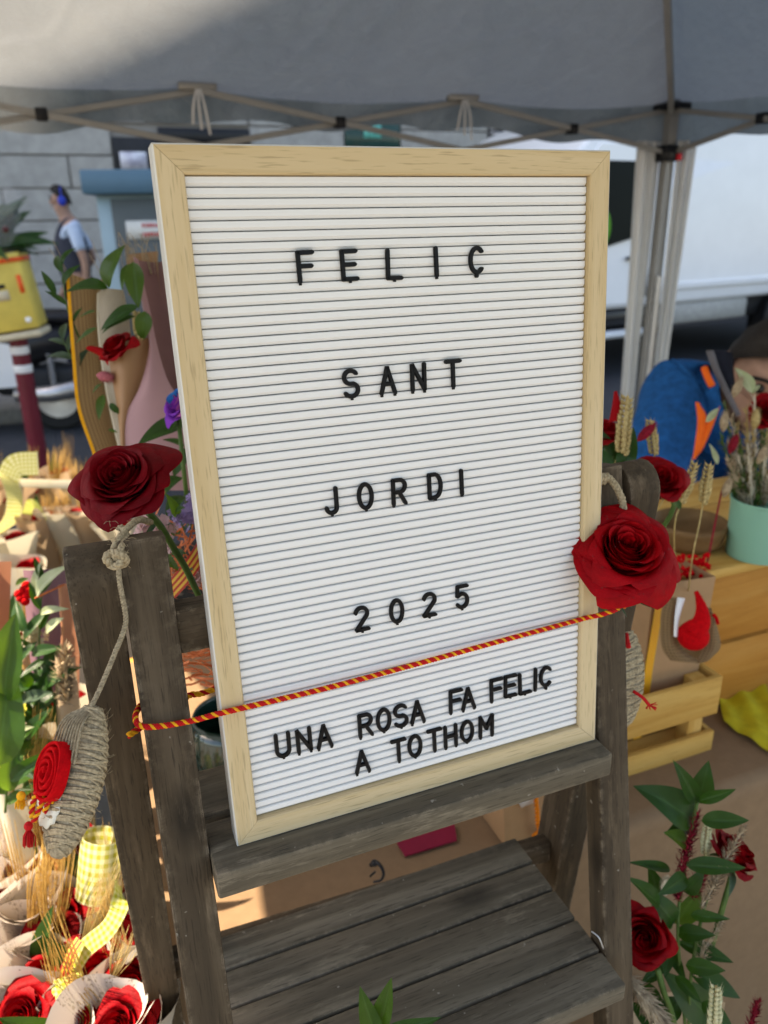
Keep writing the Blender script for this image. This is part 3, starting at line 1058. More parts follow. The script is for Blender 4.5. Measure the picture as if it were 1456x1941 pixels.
# ---------------------------------------------------------------- letter board
UP = (B * 0.0935 + Z * 0.9956).normalized()
NF = U.cross(UP).normalized()           # towards the viewer
BM = Matrix((U, UP, NF)).transposed().to_4x4()
BM.translation = L(0.057, 0.431, 1.0415)
m_oak = wood('pale_frame_wood', (0.62, 0.485, 0.29), (0.54, 0.395, 0.205), (0.68, 0.55, 0.355), 90, 0.5, 0.5, bmp=0.08)
m_edge = mat('frame_edge_foil', (0.62, 0.61, 0.57), 0.35, 0.06, 40)
m_slat = mat('white_slat_plastic', (0.775, 0.775, 0.765), 0.32, 0.015, 12, spec=0.45)
m_letter = mat('black_letter_plastic', (0.004, 0.004, 0.005), 0.4, 0.2, 40, spec=0.16)
brd = thing('letter_board', 'white letter board in a pale wood frame reading a festive greeting', 'letter board', BM)
BW, BH, FW, FD = 0.300, 0.4505, 0.0158, 0.017
def rail_piece(p0, p1, inward, name='frame_rail'):
    """mitred rail: outer edge p0>p1, inner edge shortened by the rail width; local X along the rail"""
    p0, p1 = V((*p0, 0)), V((*p1, 0))
    d = (p1 - p0).normalized()
    iw = V((*inward, 0))
    ln = (p1 - p0).length
    M2 = BM @ frame((p0 + p1) / 2, d, iw)
    sgn = 1 if (d.cross(iw)).z > 0 else -1
    h = ln / 2 - 0.00012
    fw = FW
    e = 0.0009
    zt, zb = 0.0, -FD
    # section: outer side, rounded outer edge, flat face, inner edge, inner side
    sec = [(0.0, zb, 1), (0.0, zt - e, 1), (e, zt, 0), (fw - e, zt, 0), (fw, zt - e, 0), (fw, zb, 0)]
    vs, fs, mi = [], [], []
    for (y, z, _) in sec:
        vs.append(V((-h + y, y, z * sgn)))
        vs.append(V((h - y, y, z * sgn)))
    mb = MB()
    for i in range(len(sec)):
        a, b = i, (i + 1) % len(sec)
        mb_m = sec[a][2] if i < 5 else 0
        fs.append((2 * a, 2 * a + 1, 2 * b + 1, 2 * b))
        mi.append(mb_m)
    fs.append(tuple(2 * i for i in range(len(sec))))
    fs.append(tuple(2 * i + 1 for i in range(len(sec) - 1, -1, -1)))
    mb.add(vs, fs)
    mb.m = mi + [0, 0]
    mb.build(name, [m_oak, m_edge], brd, world=False, M=M2, smooth=False, recalc=True)
rail_piece((0, 0), (BW, 0), (0, 1))
rail_piece((BW, 0), (BW, BH), (-1, 0))
rail_piece((BW, BH), (0, BH), (0, -1))
rail_piece((0, BH), (0, 0), (1, 0))
beam('backing_board', BM @ V((FW * 0.6, BH / 2, -0.0148)), BM @ V((BW - FW * 0.6, BH / 2, -0.0148)), UP, BH - FW * 1.2, 0.0025, m_slat, brd, 0)
IN0, IN1 = FW + 0.0002, BH - FW - 0.0002
NS = 70
pitch = (IN1 - IN0) / NS
ZS = -0.0042            # slat face below the frame face
slat_w = BW - 2 * FW - 0.0012
prof = [(0.00045, -0.0095), (0.00045, -0.0016), (0.0009, -0.00115), (0.0019, -0.0003), (0.0022, 0.0), (0.0054, 0.0), (0.0057, -0.0003), (pitch - 0.00012, -0.0018), (pitch - 0.00012, -0.0095)]
mb = MB()
vs = []
for sx in (-1, 1):
    for (y, z) in prof:
        vs.append(V((sx * slat_w / 2, y, z)))
k = len(prof)
fs = [(i, i + 1, i + 1 + k, i + k) for i in range(k)] if False else [(i, i + k, i + 1 + k, i + 1) for i in range(k - 1)]
fs += [tuple(range(k)), tuple(range(2 * k - 1, k - 1, -1))]
slat_me = mb.add(vs, fs).mesh('slat', m_slat, smooth=False, recalc=True)
for i in range(NS):
    M2 = BM @ Matrix.Translation((BW / 2, IN0 + i * pitch, ZS + random.uniform(-0.00006, 0.00006)))
    put('slat', slat_me, M2, brd)
LET = [
    [('F', 82.0, 383.7), ('E', 109.8, 383.6), ('L', 139.7, 383.0), ('I', 168.9, 383.5), ('Ç', 198.0, 383.2)],
    [('S', 106.1, 311.6), ('A', 131.4, 311.5), ('N', 153.3, 311.6), ('T', 178.8, 311.7)],
    [('J', 87.4, 236.6), ('O', 111.3, 236.4), ('R', 135.8, 236.0), ('D', 162.7, 236.3), ('I', 183.2, 236.1)],
    [('2', 103.2, 149.6), ('0', 129.6, 149.8), ('2', 155.0, 149.6), ('5', 181.2, 150.4)],
    [('U', 39.5, 67.9), ('N', 54.8, 67.4), ('A', 69.6, 66.6), ('R', 100.9, 66.9), ('O', 115.1, 67.2), ('S', 128.6, 67.0), ('A', 142.1, 66.8), ('F', 173.9, 67.5), ('A', 184.4, 67.0), ('F', 208.8, 68.2), ('E', 221.2, 68.2), ('L', 234.1, 67.4), ('I', 243.7, 68.4), ('Ç', 253.1, 68.0)],
    [('A', 96.6, 38.0), ('T', 125.5, 38.9), ('O', 138.8, 38.8), ('T', 154.9, 39.3), ('H', 168.6, 38.9), ('O', 182.6, 39.0), ('M', 199.4, 39.3)],
]
words = ['the top row', 'the second row', 'the third row', 'the year', 'the long lower line', 'the bottom line']
for row, wname in zip(LET, words):
    for ch, x, y in row:
        hgt = 0.0192 if row not in (LET[4], LET[5]) else 0.0196
        mb = glyph_mb(ch, hgt, 0.00143, 0.0021)
        # little moulded tabs that clip into the groove
        ybase = -0.5 * hgt
        xs = {'F': [-.225], 'A': [-.24, .24], 'N': [-.225, .225], 'R': [-.225], 'M': [-.26, .26], 'H': [-.225, .225]}.get(ch, [0.0])
        for q in xs:
            mb.box((q * hgt, ybase - 0.0002, 0.0004), (0.0016, 0.0016, 0.0018))
        M2 = BM @ Matrix.Translation((x / 1000, y / 1000, ZS + 0.0003)) @ Matrix.Rotation(R(random.uniform(-1.3, 1.3)), 4, 'Z')
        o = mb.build('letter', m_letter, brd, world=False, M=M2, autos=R(50))
        o['label'] = 'black plastic %s in %s' % (('figure ' if ch.isdigit() else 'letter ') + ch, wname)

# ---------------------------------------------------------------- red and yellow cord tied round the board
m_cordr = mat('red_cord', (0.50, 0.006, 0.008), 0.8, 0.25, 900, bmp=0.5, bdist=0.0004)
m_cordy = mat('yellow_cord', (0.80, 0.36, 0.015), 0.8, 0.2, 900, bmp=0.5, bdist=0.0004)
def cord_pt(px, py, b):
    return on_b(px, py, b)
def board_pt(px, py, lift):
    r = at(px, py, 1.0) - CAM
    o = BM.translation + NF * lift
    return CAM + r * ((o - CAM).dot(NF) / r.dot(NF))
fb = fr_b(1.13)
path = [L(0.033, fb + 0.034, 1.128), on_b(276, 1335, fb + 0.028), on_b(261, 1346, fb + 0.014), on_b(257, 1362, fb + 0.004), on_b(266, 1376, fb - 0.003), on_b(300, 1377, fb - 0.0042), on_b(360, 1367, fb - 0.004),
        board_pt(418, 1352, 0.003), board_pt(520, 1328, 0.0022), board_pt(640, 1299, 0.0022), board_pt(800, 1256, 0.0022), board_pt(960, 1212, 0.0022),
        board_pt(1090, 1177, 0.003), board_pt(1112, 1171, 0.0032), board_pt(1140, 1165, 0.010), board_pt(1168, 1155, 0.014), board_pt(1178, 1146, 0.008), board_pt(1181, 1150, -0.02), L(0.396, 0.48, 1.14)]
cord = thing('festive_cord', 'red and yellow twisted cord tied across the letter board and ladder rails', 'cord', Matrix.Translation(L(0.2, 0.43, 1.12)))
sm = curve(path, 10)
def strand_path(path, phase, rr, pitch, step=0.0011):
    P = resample(path, step)
    k = len(P)
    out, dist = [], 0.0
    x = None
    for i in range(k):
        t = (P[min(i + 1, k - 1)] - P[max(i - 1, 0)]).normalized()
        if x is None:
            x = Z.cross(t).normalized()
        x = (x - t * x.dot(t)).normalized()
        y = t.cross(x)
        if i:
            dist += (P[i] - P[i - 1]).length
        a = 2 * PI * dist / pitch + phase
        out.append(P[i] + (x * math.cos(a) + y * math.sin(a)) * rr)
    return out
def twist(root, path, cols, r_rope, r_str, pitch, n=6, step=0.0011):
    for q, (nm, mm_) in enumerate(cols):
        MB().tube(strand_path(path, 2 * PI * q / len(cols), r_rope, pitch, step), r_str, n).build(nm, mm_, root)
twist(cord, sm, [('red_strand', m_cordr), ('red_strand', m_cordr), ('yellow_strand', m_cordy)], 0.00105, 0.0011, 0.0070, 7)
back = thing('festive_cord', 'yellow cord with red thread running behind the letter board beside the left rail', 'cord', Matrix.Translation(L(0.1, 0.5, 1.14)))
twist(back, curve([L(-0.002, 0.475, 1.122), on_b(352, 1322, 0.50), on_b(402, 1308, 0.502), L(0.15, 0.505, 1.14), L(0.36, 0.505, 1.14)], 8), [('yellow_strand', m_cordy), ('yellow_strand', m_cordy), ('red_strand', m_cordr)], 0.0012, 0.00125, 0.0095, 6)

# ---------------------------------------------------------------- jute string and espadrille ornaments
m_jute = mat('jute_twine', (0.34, 0.26, 0.155), 0.9, 0.35, 500, bmp=0.6, bdist=0.0006, col2=(0.55, 0.44, 0.28))
m_jute_d = mat('jute_twine_grey', (0.26, 0.205, 0.13), 0.9, 0.35, 500, bmp=0.6, bdist=0.0006, col2=(0.44, 0.36, 0.24))
st = thing('twine_string', 'jute twine knotted over the top of the left rail', 'twine', Matrix.Translation(at(222, 1060, 0.49)))
def rope(root, name, pts, rr, pitch, m, n=5, strands=3):
    mb = MB()
    P = curve(pts, 8)
    for q in range(strands):
        mb.tube(strand_path(P, 2 * PI * q / strands, rr, pitch, rr * 0.9), rr * 1.05, n)
    mb.build(name, m, root)
fbt = fr_b(1.25)
kd = 0.478
rope(st, 'hanging_line', [at(224, 1072, kd - 0.003), at(228, 1110, kd), at(238, 1165, 0.485), at(236, 1192, 0.486), at(217, 1240, 0.485), at(192, 1300, 0.483), at(172, 1342, 0.48)], 0.0009, 0.006, m_jute_d)
rope(st, 'loop_line', [at(224, 1062, kd - 0.001), at(214, 1046, kd), at(236, 1008, 0.498), at(262, 986, 0.52), at(286, 990, 0.545)], 0.0012, 0.008, m_jute)
rope(st, 'loop_line', [at(228, 1060, kd - 0.001), at(229, 1040, kd), at(240, 1016, 0.50), at(232, 1000, 0.508), at(224, 1003, 0.51)], 0.0011, 0.008, m_jute)
kn = []
for i in range(30):
    a = i / 30 * 2 * PI
    kn.append(at(220, 1060, kd) + C_RIGHT * (0.0047 * math.cos(2 * a) * (1 + 0.25 * math.cos(3 * a))) + C_DOWN * (0.0042 * math.sin(2 * a)) + C_FWD * (0.0035 * math.sin(3 * a)))
kn.append(kn[0])
rope(st, 'knot', kn, 0.0014, 0.008, m_jute)
fz = MB()
for i in range(36):
    p = at(random.uniform(205, 255), random.uniform(985, 1075), kd + random.uniform(-0.003, 0.01))
    q = V((random.uniform(-1, 1), random.uniform(-1, 1), random.uniform(-1, 1))) * 0.003
    fz.tube(curve([p, p + q + Z * 0.001, p + q * 1.8], 3), 0.00012, 3)
tag(fz.build('loose_fibres', m_jute, st), kind='stuff')

def espadrille(M, label, detail=True):
    """small rope sole, length along local z, thickness along local x, width along y"""
    e = thing('espadrille_ornament', label, 'ornament', M, 'rope sole ornaments hung from the rails')
    def core(a, b):
        th, t = a * 2 * PI, b
        w = 0.0225 * (math.sin(PI * (0.02 + 0.96 * t))) ** 0.55
        h = 0.0115 * (math.sin(PI * (0.02 + 0.96 * t))) ** 0.5
        return V((h * math.cos(th), w * math.sin(th), -0.045 + 0.09 * t))
    MB().grid(core, 24, 24, closed=True).build('sole', m_jute_d, e, world=False, M=M)
    wr = MB()
    for i in range(64):          # side-wound twine turns
        t0 = (i + 0.5) / 64
        pts = []
        for k in range(17):
            th = 2 * PI * k / 16
            t = min(0.985, max(0.015, t0 + 0.07 * math.sin(th + 0.6) + (0.03 if i % 3 == 0 else -0.01) * math.cos(th * 2 + i)))
            s = math.sin(PI * (0.02 + 0.96 * t))
            pts.append(V((0.0122 * s ** 0.5 * math.cos(th), 0.0234 * s ** 0.55 * math.sin(th), -0.045 + 0.09 * t)))
        wr.tube(pts, lambda q, i=i: 0.00085 + 0.00025 * math.sin(i * 3.1), 5)
    wr.build('twine_winding', m_jute, e, world=False, M=M)
    if detail:
        fib = MB()
        for i in range(160):
            th, t = random.uniform(0, 2 * PI), random.uniform(0.05, 0.95)
            s = math.sin(PI * (0.02 + 0.96 * t))
            p = V((0.0128 * s ** 0.5 * math.cos(th), 0.024 * s ** 0.55 * math.sin(th), -0.045 + 0.09 * t))
            q = p.normalized() * 0.004 + V((random.uniform(-1, 1), random.uniform(-1, 1), random.uniform(-1, 1))) * 0.003
            fib.tube([p, p + q * 0.6, p + q + V((0, 0, 0.001))], 0.0001, 3)
        tag(fib.build('loose_fibres', m_jute, e, world=False, M=M), kind='stuff')
    return e

def tassel_cord(mb, pts, m0=0, m1=1):
    P = curve(pts, 6)
    mb.tube(strand_path(P, 0, 0.0009, 0.006, 0.0008), 0.001, 5, m0)
    mb.tube(strand_path(P, PI, 0.0009, 0.006, 0.0008), 0.001, 5, m1)

# left ornament
ec = at(143, 1478, 0.475)
long_ax = (at(178, 1345, 0.485) - at(118, 1585, 0.47)).normalized()
face = (C_RIGHT * -0.62 - C_FWD * 0.76 - C_DOWN * 0.12)
face = (face - long_ax * face.dot(long_ax)).normalized()
EM = Matrix((face, long_ax.cross(face), long_ax)).transposed().to_4x4()
EM.translation = ec
es = espadrille(EM, 'jute rope sole ornament with red felt rose hanging from the left rail')
# strap of parallel strings up to the line
mb = MB()
for i in range(9):
    y = -0.012 + 0.003 * i
    mb.tube(curve([EM @ V((0.0125, y * 1.2, 0.012)), EM @ V((0.0115, y * 0.9, 0.034)), at(172 + i * 0.5, 1338 + i, 0.48)], 5), 0.0008, 4)
mb.build('string_strap', m_jute_d, es)
# felt rose: rolled spiral of felt
mb = MB()
for turn in range(1):
    P = []
    for i in range(150):
        a = i / 150 * 2 * PI * 4.6
        r = 0.0012 + 0.0125 * (i / 150) ** 0.9
        P.append((r * math.cos(a), r * math.sin(a), a))
    vs, fs = [], []
    for i, (y, z, a) in enumerate(P):
        wob = 0.0006 * math.sin(a * 2.3)
        hgt = 0.0105 - 0.0035 * (i / 150)
        dy, dz = math.cos(a), math.sin(a)
        for (hh, off) in ((0, -0.0006), (hgt, -0.0007), (hgt + 0.0005, 0), (hgt, 0.0007), (0, 0.0006)):
            vs.append(EM @ V((0.0125 + hh + wob, (y + dy * off) * 1.0, (z + dz * off) * 1.35 + 0.004)))
    for i in range(len(P) - 1):
        for q in range(4):
            A = i * 5 + q
            fs.append((A, A + 1, A + 6, A + 5))
    mb.add(vs, fs)
mb.build('felt_rose', m_red_felt, es)
mb = MB()
tassel_cord(mb, [EM @ V((0.014, -0.005, -0.011)), at(72, 1500, 0.462), at(62, 1525, 0.462), at(60, 1548, 0.462)])
tassel_cord(mb, [EM @ V((0.014, -0.002, -0.013)), at(84, 1510, 0.462), at(76, 1530, 0.462), at(64, 1558, 0.462)])
tassel_cord(mb, [EM @ V((0.014, 0.003, -0.013)), at(96, 1505, 0.462), at(92, 1520, 0.462), at(84, 1540, 0.462)])
mb.build('tassel_cord', [m_cordr, m_cordy], es)
for (tx, ty, col, ln) in ((54, 1572, m_cordr, 36), (40, 1515, m_cordy, 20)):
    mb = MB()
    mb.ell(at(tx, ty - 6, 0.462), (0.0026, 0.0026, 0.003))
    for i in range(46):
        a = random.uniform(0, 2 * PI)
        r = random.uniform(0, 0.0034)
        p0 = at(tx, ty - 4, 0.462)
        p1 = at(tx, ty + ln, 0.462) + C_RIGHT * (r * 1.3 * math.cos(a)) + C_FWD * (r * math.sin(a)) - C_DOWN * random.uniform(0, 0.003)
        mb.tube([p0, p0.lerp(p1, 0.5) + C_RIGHT * r * 0.6 * math.cos(a) + C_FWD * r * 0.6 * math.sin(a), p1], 0.00032, 3)
    tag(mb.build('tassel', col, es), None)
# scalloped paper tag behind the rose
mb = MB()
vs = [EM @ V((0.0108, -0.004, -0.016))]
for i in range(40):
    a = 2 * PI * i / 40
    r = 0.0125 * (1 + 0.07 * math.cos(a * 10))
    vs.append(EM @ V((0.0112, -0.004 + r * math.cos(a), -0.016 + r * math.sin(a))))
n0 = len(vs)
vs += [p - face * 0.0006 for p in vs]
fs = [(0, 1 + i, 1 + (i + 1) % 40) for i in range(40)] + [(n0, n0 + 1 + (i + 1) % 40, n0 + 1 + i) for i in range(40)] + [(1 + i, n0 + 1 + i, n0 + 1 + (i + 1) % 40, 1 + (i + 1) % 40) for i in range(40)]
mb.add(vs, fs).build('paper_tag', mat('tag_paper', (0.72, 0.68, 0.56), 0.7, 0.05), es)

# right ornament, half hidden behind the right rail
ec2 = at(1183, 1288, 0.70)
ax2 = (at(1190, 1200, 0.70) - at(1180, 1376, 0.70)).normalized()
f2 = (C_RIGHT * 0.55 - C_FWD * 0.8)
f2 = (f2 - ax2 * f2.dot(ax2)).normalized()
EM2 = Matrix((f2, ax2.cross(f2), ax2)).transposed().to_4x4()
EM2.translation = ec2
es2 = espadrille(EM2, 'grey jute rope sole ornament half hidden behind the right rail', False)
mb = MB()
mb.tube(curve([at(1186, 1195, 0.70), at(1188, 1210, 0.69), at(1192, 1228, 0.685)], 4), 0.0022, 6)
for i in range(24):
    p = at(1230, 1336, 0.685)
    mb.tube([p, p + C_RIGHT * random.uniform(-0.004, 0.008) + C_DOWN * random.uniform(-0.002, 0.005)], 0.0005, 3)
mb.tube(curve([at(1200, 1310, 0.685), at(1218, 1322, 0.683), at(1231, 1337, 0.684)], 4), 0.0015, 6)
mb.build('red_thread', m_cordr, es2)
st2 = thing('twine_loop', 'short jute twine loop over the top of the right rail', 'twine', Matrix.Translation(at(1160, 915, 0.62)))
rope(st2, 'loop_line', [at(1140, 905, 0.605), at(1148, 902, 0.604), at(1160, 912, 0.603), at(1172, 930, 0.603), at(1180, 952, 0.606), at(1184, 990, 0.61)], 0.0016, 0.008, m_jute)
rope(st2, 'knot', [at(1136, 912, 0.604), at(1142, 902, 0.602), at(1148, 908, 0.604), at(1141, 914, 0.606), at(1137, 906, 0.604)], 0.0017, 0.008, m_jute)


# ---------------------------------------------------------------- plant materials
def petal_mat(name, c0, c1, trans=0.12, tcol=None):
    m = bpy.data.materials.new(name)
    nt, n, l, p = nodes_of(m)
    vec = coords(nt)
    f = noise_node(nt, vec, 2.2, 5, 0.6)
    l.new(ramp(nt, f, [(0.3, c0), (0.7, c1)]), p.inputs['Base Color'])
    p.inputs['Roughness'].default_value = 0.55
    p.inputs['Specular IOR Level'].default_value = 0.10
    p.inputs['Sheen Weight'].default_value = 0.0
    p.inputs['Sheen Roughness'].default_value = 0.4
    p.inputs['Sheen Tint'].default_value = (1, 0.1, 0.1, 1)
    f2 = noise_node(nt, vec, 9, 4, 0.6)
    bump(nt, p, f2, 0.12, 0.05)
    add_translucent(nt, p, tcol or c1, trans)
    return m
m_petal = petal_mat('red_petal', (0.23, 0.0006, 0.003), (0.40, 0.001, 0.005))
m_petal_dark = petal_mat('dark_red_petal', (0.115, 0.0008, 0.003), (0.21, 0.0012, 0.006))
m_blue = petal_mat('blue_petal', (0.02, 0.10, 0.42), (0.03, 0.25, 0.6), 0.3)
m_violet = petal_mat('violet_petal', (0.16, 0.03, 0.42), (0.32, 0.06, 0.5), 0.3)
m_magenta = petal_mat('magenta_petal', (0.40, 0.04, 0.35), (0.5, 0.15, 0.4), 0.3)

def leaf_mat(name, c0, c1, trans=0.22, tcol=(0.16, 0.32, 0.02), rough=0.3):
    m = bpy.data.materials.new(name)
    nt, n, l, p = nodes_of(m)
    vec = coords(nt)
    f = noise_node(nt, vec, 3, 4)
    c = ramp(nt, f, [(0.3, c0), (0.7, c1)])
    uv = n.new('ShaderNodeUVMap')
    sp = n.new('ShaderNodeSeparateXYZ')
    l.new(uv.outputs[0], sp.inputs[0])
    ab = n.new('ShaderNodeMath')
    ab.operation = 'ABSOLUTE'
    l.new(sp.outputs[1], ab.inputs[0])
    rib = ramp(nt, ab.outputs[0], [(0.0, (0.45, 0.45, 0.45)), (0.07, (0, 0, 0))])
    c = mixc(nt, rib, c, tuple(min(1, x * 2.2 + 0.02) for x in c1))
    wv = n.new('ShaderNodeTexWave')
    wv.inputs['Scale'].default_value = 7
    wv.inputs['Distortion'].default_value = 0.6
    mp = n.new('ShaderNodeMapping')
    mp.inputs['Rotation'].default_value = (0, 0, R(72))
    mp.inputs['Scale'].default_value = (1, 0.6, 1)
    l.new(uv.outputs[0], mp.inputs[0])
    l.new(mp.outputs[0], wv.inputs['Vector'])
    l.new(c, p.inputs['Base Color'])
    p.inputs['Roughness'].default_value = rough
    p.inputs['Specular IOR Level'].default_value = 0.3
    bump(nt, p, wv.outputs['Fac'], 0.3, 0.004)
    add_translucent(nt, p, tcol, trans)
    return m
m_leaf = leaf_mat('ruscus_leaf', (0.010, 0.044, 0.005), (0.020, 0.070, 0.009), 0.18, (0.10, 0.26, 0.01), 0.32)
m_leaf2 = leaf_mat('bright_leaf', (0.020, 0.062, 0.007), (0.036, 0.095, 0.012), 0.3, (0.22, 0.4, 0.03))
m_leaf3 = leaf_mat('grey_green_leaf', (0.03, 0.062, 0.035), (0.05, 0.09, 0.05), 0.2, (0.15, 0.25, 0.1), 0.45)
m_leaf_pale = leaf_mat('variegated_leaf', (0.35, 0.42, 0.22), (0.55, 0.58, 0.4), 0.35, (0.5, 0.6, 0.2))  # pale white-green belongs to the leaf itself
m_stem = mat('green_stem', (0.05, 0.11, 0.02), 0.45, 0.25, 60, col2=(0.09, 0.15, 0.03))
m_sepal = mat('sepal_green', (0.07, 0.13, 0.045), 0.5, 0.25, 80, col2=(0.12, 0.19, 0.07), trans=0.2)
m_straw = mat('straw', (0.52, 0.36, 0.13), 0.6, 0.25, 200, col2=(0.68, 0.52, 0.23), trans=0.2)
m_straw_o = mat('orange_straw', (0.55, 0.30, 0.07), 0.6, 0.25, 200, col2=(0.72, 0.47, 0.14), trans=0.25)
m_wheat = mat('wheat_grain', (0.42, 0.30, 0.11), 0.6, 0.3, 300, col2=(0.62, 0.48, 0.22))
m_pampas = mat('dried_grass', (0.36, 0.26, 0.16), 0.8, 0.3, 200, col2=(0.52, 0.41, 0.27))
m_palegrass = mat('pale_bunny_tail', (0.60, 0.54, 0.42), 0.9, 0.2, 300)
m_redplume = mat('red_plume', (0.24, 0.008, 0.022), 0.9, 0.4, 300)
m_pinkplume = mat('pink_plume', (0.42, 0.12, 0.14), 0.9, 0.3, 300)
m_raffia = mat('orange_raffia', (0.62, 0.12, 0.03), 0.55, 0.3, 120, col2=(0.72, 0.22, 0.08), trans=0.15)


# ---------------------------------------------------------------- roses
def petal_geo(mb, a, Rb, H, w, opn, curl, z0, seed, nu=12, nv=11, tip=0.0):
    """one petal: a cupped sheet round the flower's axis with a rolled, slightly ruffled rim"""
    rnd = random.Random(seed)
    f1, f2, f3 = rnd.uniform(0, 6), rnd.uniform(0, 6), rnd.uniform(-0.35, 0.35)
    ruf = 0.035 + 0.045 * min(1.0, opn)
    rollv = rnd.uniform(0.5, 1.3)
    def fn(i, j):
        s, t = i * 2 - 1, j
        top = 1 - 0.24 * abs(s) ** 2.6 + tip * max(0.0, 1 - abs(s - f3) * 1.6) ** 1.3 * 0.09
        tt = t * top
        ang = a + w * (0.55 + 0.45 * math.sin(min(1.0, t * 1.25) * PI / 2)) * s
        rad = Rb * (0.40 + 0.60 * (1 - (1 - min(1.0, tt * 1.6)) ** 2.2)) + opn * tt ** 1.55 + 0.04 * s * min(1, t * 2)
        zz = z0 + H * tt - 0.34 * opn * tt ** 2.4
        k = max(0.0, (tt - 0.74) / 0.26)
        rl = curl * rollv * (1 + 0.5 * math.cos(2.0 * s + f1))
        rad += rl * (k * k * 0.9)
        zz -= rl * 0.85 * k ** 2.8
        sd = max(0.0, abs(s) - 0.5) / 0.5
        rad += curl * 0.45 * sd ** 2 * t * (1 if s * math.sin(f2) > 0 else 0.3)
        zz -= curl * 0.55 * sd ** 2 * t * t
        rad += ruf * (math.sin(2.4 * s + f1) * t * t + 0.45 * math.sin(6.0 * s + f2) * k)
        zz += ruf * 0.7 * math.sin(3.4 * s + f2) * t * t
        return V((rad * math.cos(ang), rad * math.sin(ang), zz))
    mb.grid(fn, nu, nv)

def rose_set(seed, n=30, openness=1.0):
    """petal parameters of one rose head; base at z=0, facing +z; dense spiral heart, wide outer petals"""
    rnd = random.Random(seed)
    out = []
    a = rnd.uniform(0, 6)
    for i in range(n):
        k = i / (n - 1)
        a += 2.4 + rnd.uniform(-0.2, 0.2)
        Rb = 0.05 + 0.70 * k ** 0.85
        H = 0.84 + 0.14 * math.sin(PI * min(1, k * 1.2)) - 0.14 * max(0, k - 0.6) / 0.4 + rnd.uniform(-0.025, 0.025)
        w = 2.1 - 1.18 * k ** 0.6 + rnd.uniform(-0.1, 0.1)
        ko = max(0.0, k - 0.42) / 0.58
        opn = (0.01 + 0.16 * k + 0.27 * ko ** 1.5) * openness
        curl = (0.03 + 0.07 * k + 0.20 * ko ** 1.3) * (0.55 + 0.45 * openness)
        z0 = -0.16 * k
        out.append((a, Rb, H, w, opn, curl, z0, rnd.randint(0, 99999), 1.0 if k > 0.55 else 0.2))
    return out
def petal_meshes(seed, n, m, openness=1.0, nu=12, nv=11, name='petal'):
    ms = []
    for (a, Rb, H, w, o, c, z0, sd, tip) in rose_set(seed, n, openness):
        mb = MB()
        petal_geo(mb, a, Rb, H, w, o, c, z0, sd, nu, nv, tip)
        mm_ = m[len(ms) % len(m)] if isinstance(m, list) else m
        ms.append(mb.mesh(name, mm_))
    return ms
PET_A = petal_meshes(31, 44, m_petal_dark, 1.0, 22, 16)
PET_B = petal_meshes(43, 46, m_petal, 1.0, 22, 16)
m_petal_shaded = petal_mat('shaded_red_petal', (0.16, 0.0008, 0.003), (0.30, 0.001, 0.004))  # darker red puts the shade inside the paper cones into the petals
PET_C = petal_meshes(37, 26, m_petal_shaded, 0.62, 9, 8)
PET_D = petal_meshes(51, 26, m_petal_shaded, 0.85, 10, 9)
PET_RAIN = petal_meshes(61, 22, [m_violet, m_blue, m_violet, m_magenta, m_blue], 0.9, 8, 8)

def calyx_mesh(name='calyx'):
    mb = MB()
    mb.lathe([(0.001, -0.34), (0.09, -0.33), (0.17, -0.22), (0.2, -0.1), (0.26, 0.02), (0.2, 0.1), (0.001, 0.12)], 14)
    for k in range(5):
        a = 2 * PI * k / 5 + 0.3
        rnd = random.Random(k)
        cv = rnd.uniform(0.2, 0.9)
        def sf(i, j, a=a, cv=cv):
            s, t = i * 2 - 1, j
            wd = 0.13 * math.sin(PI * (0.12 + 0.88 * t) ** 0.8) ** 0.8 * (1 - 0.5 * t)
            r = 0.18 + 0.62 * t
            z = -0.12 + 0.26 * t - cv * t * t * 0.75 + 0.25 * s * s * wd
            return V((r * math.cos(a) - wd * s * math.sin(a), r * math.sin(a) + wd * s * math.cos(a), z))
        mb.grid(sf, 4, 8)
    return mb.mesh(name, m_sepal)
CALYX = calyx_mesh()
core_mb = MB()
core_mb.lathe([(0.001, -0.05), (0.3, 0.0), (0.33, 0.25), (0.22, 0.42), (0.08, 0.52), (0.001, 0.54)], 14)
CORE = core_mb.mesh('rose_core', m_petal_dark)

def fill_rose(parent, M, petals, sub=False, core=True):
    """petals, inner core and calyx under parent; M places the unit head"""
    for me in petals:
        put('petal', me, M, parent)
    put('calyx', CALYX, M, parent)
    if core:
        put('inner_bud', CORE, M, parent)

def head_frame(c, facing, R_, spin=0.0):
    f = facing.normalized()
    return axis_frame(c - f * R_ * 0.62, f, spin) @ Matrix.Scale(R_, 4)

def rose_head(parent, c, facing, R_, petals, spin=0.0):
    """as a PART: calyx mesh with the petals as its sub-parts"""
    M = head_frame(c, facing, R_, spin)
    o = put('rose_head', CALYX, M, parent)
    for me in petals:
        put('petal', me, M, o)
    put('inner_bud', CORE, M, o)
    return o

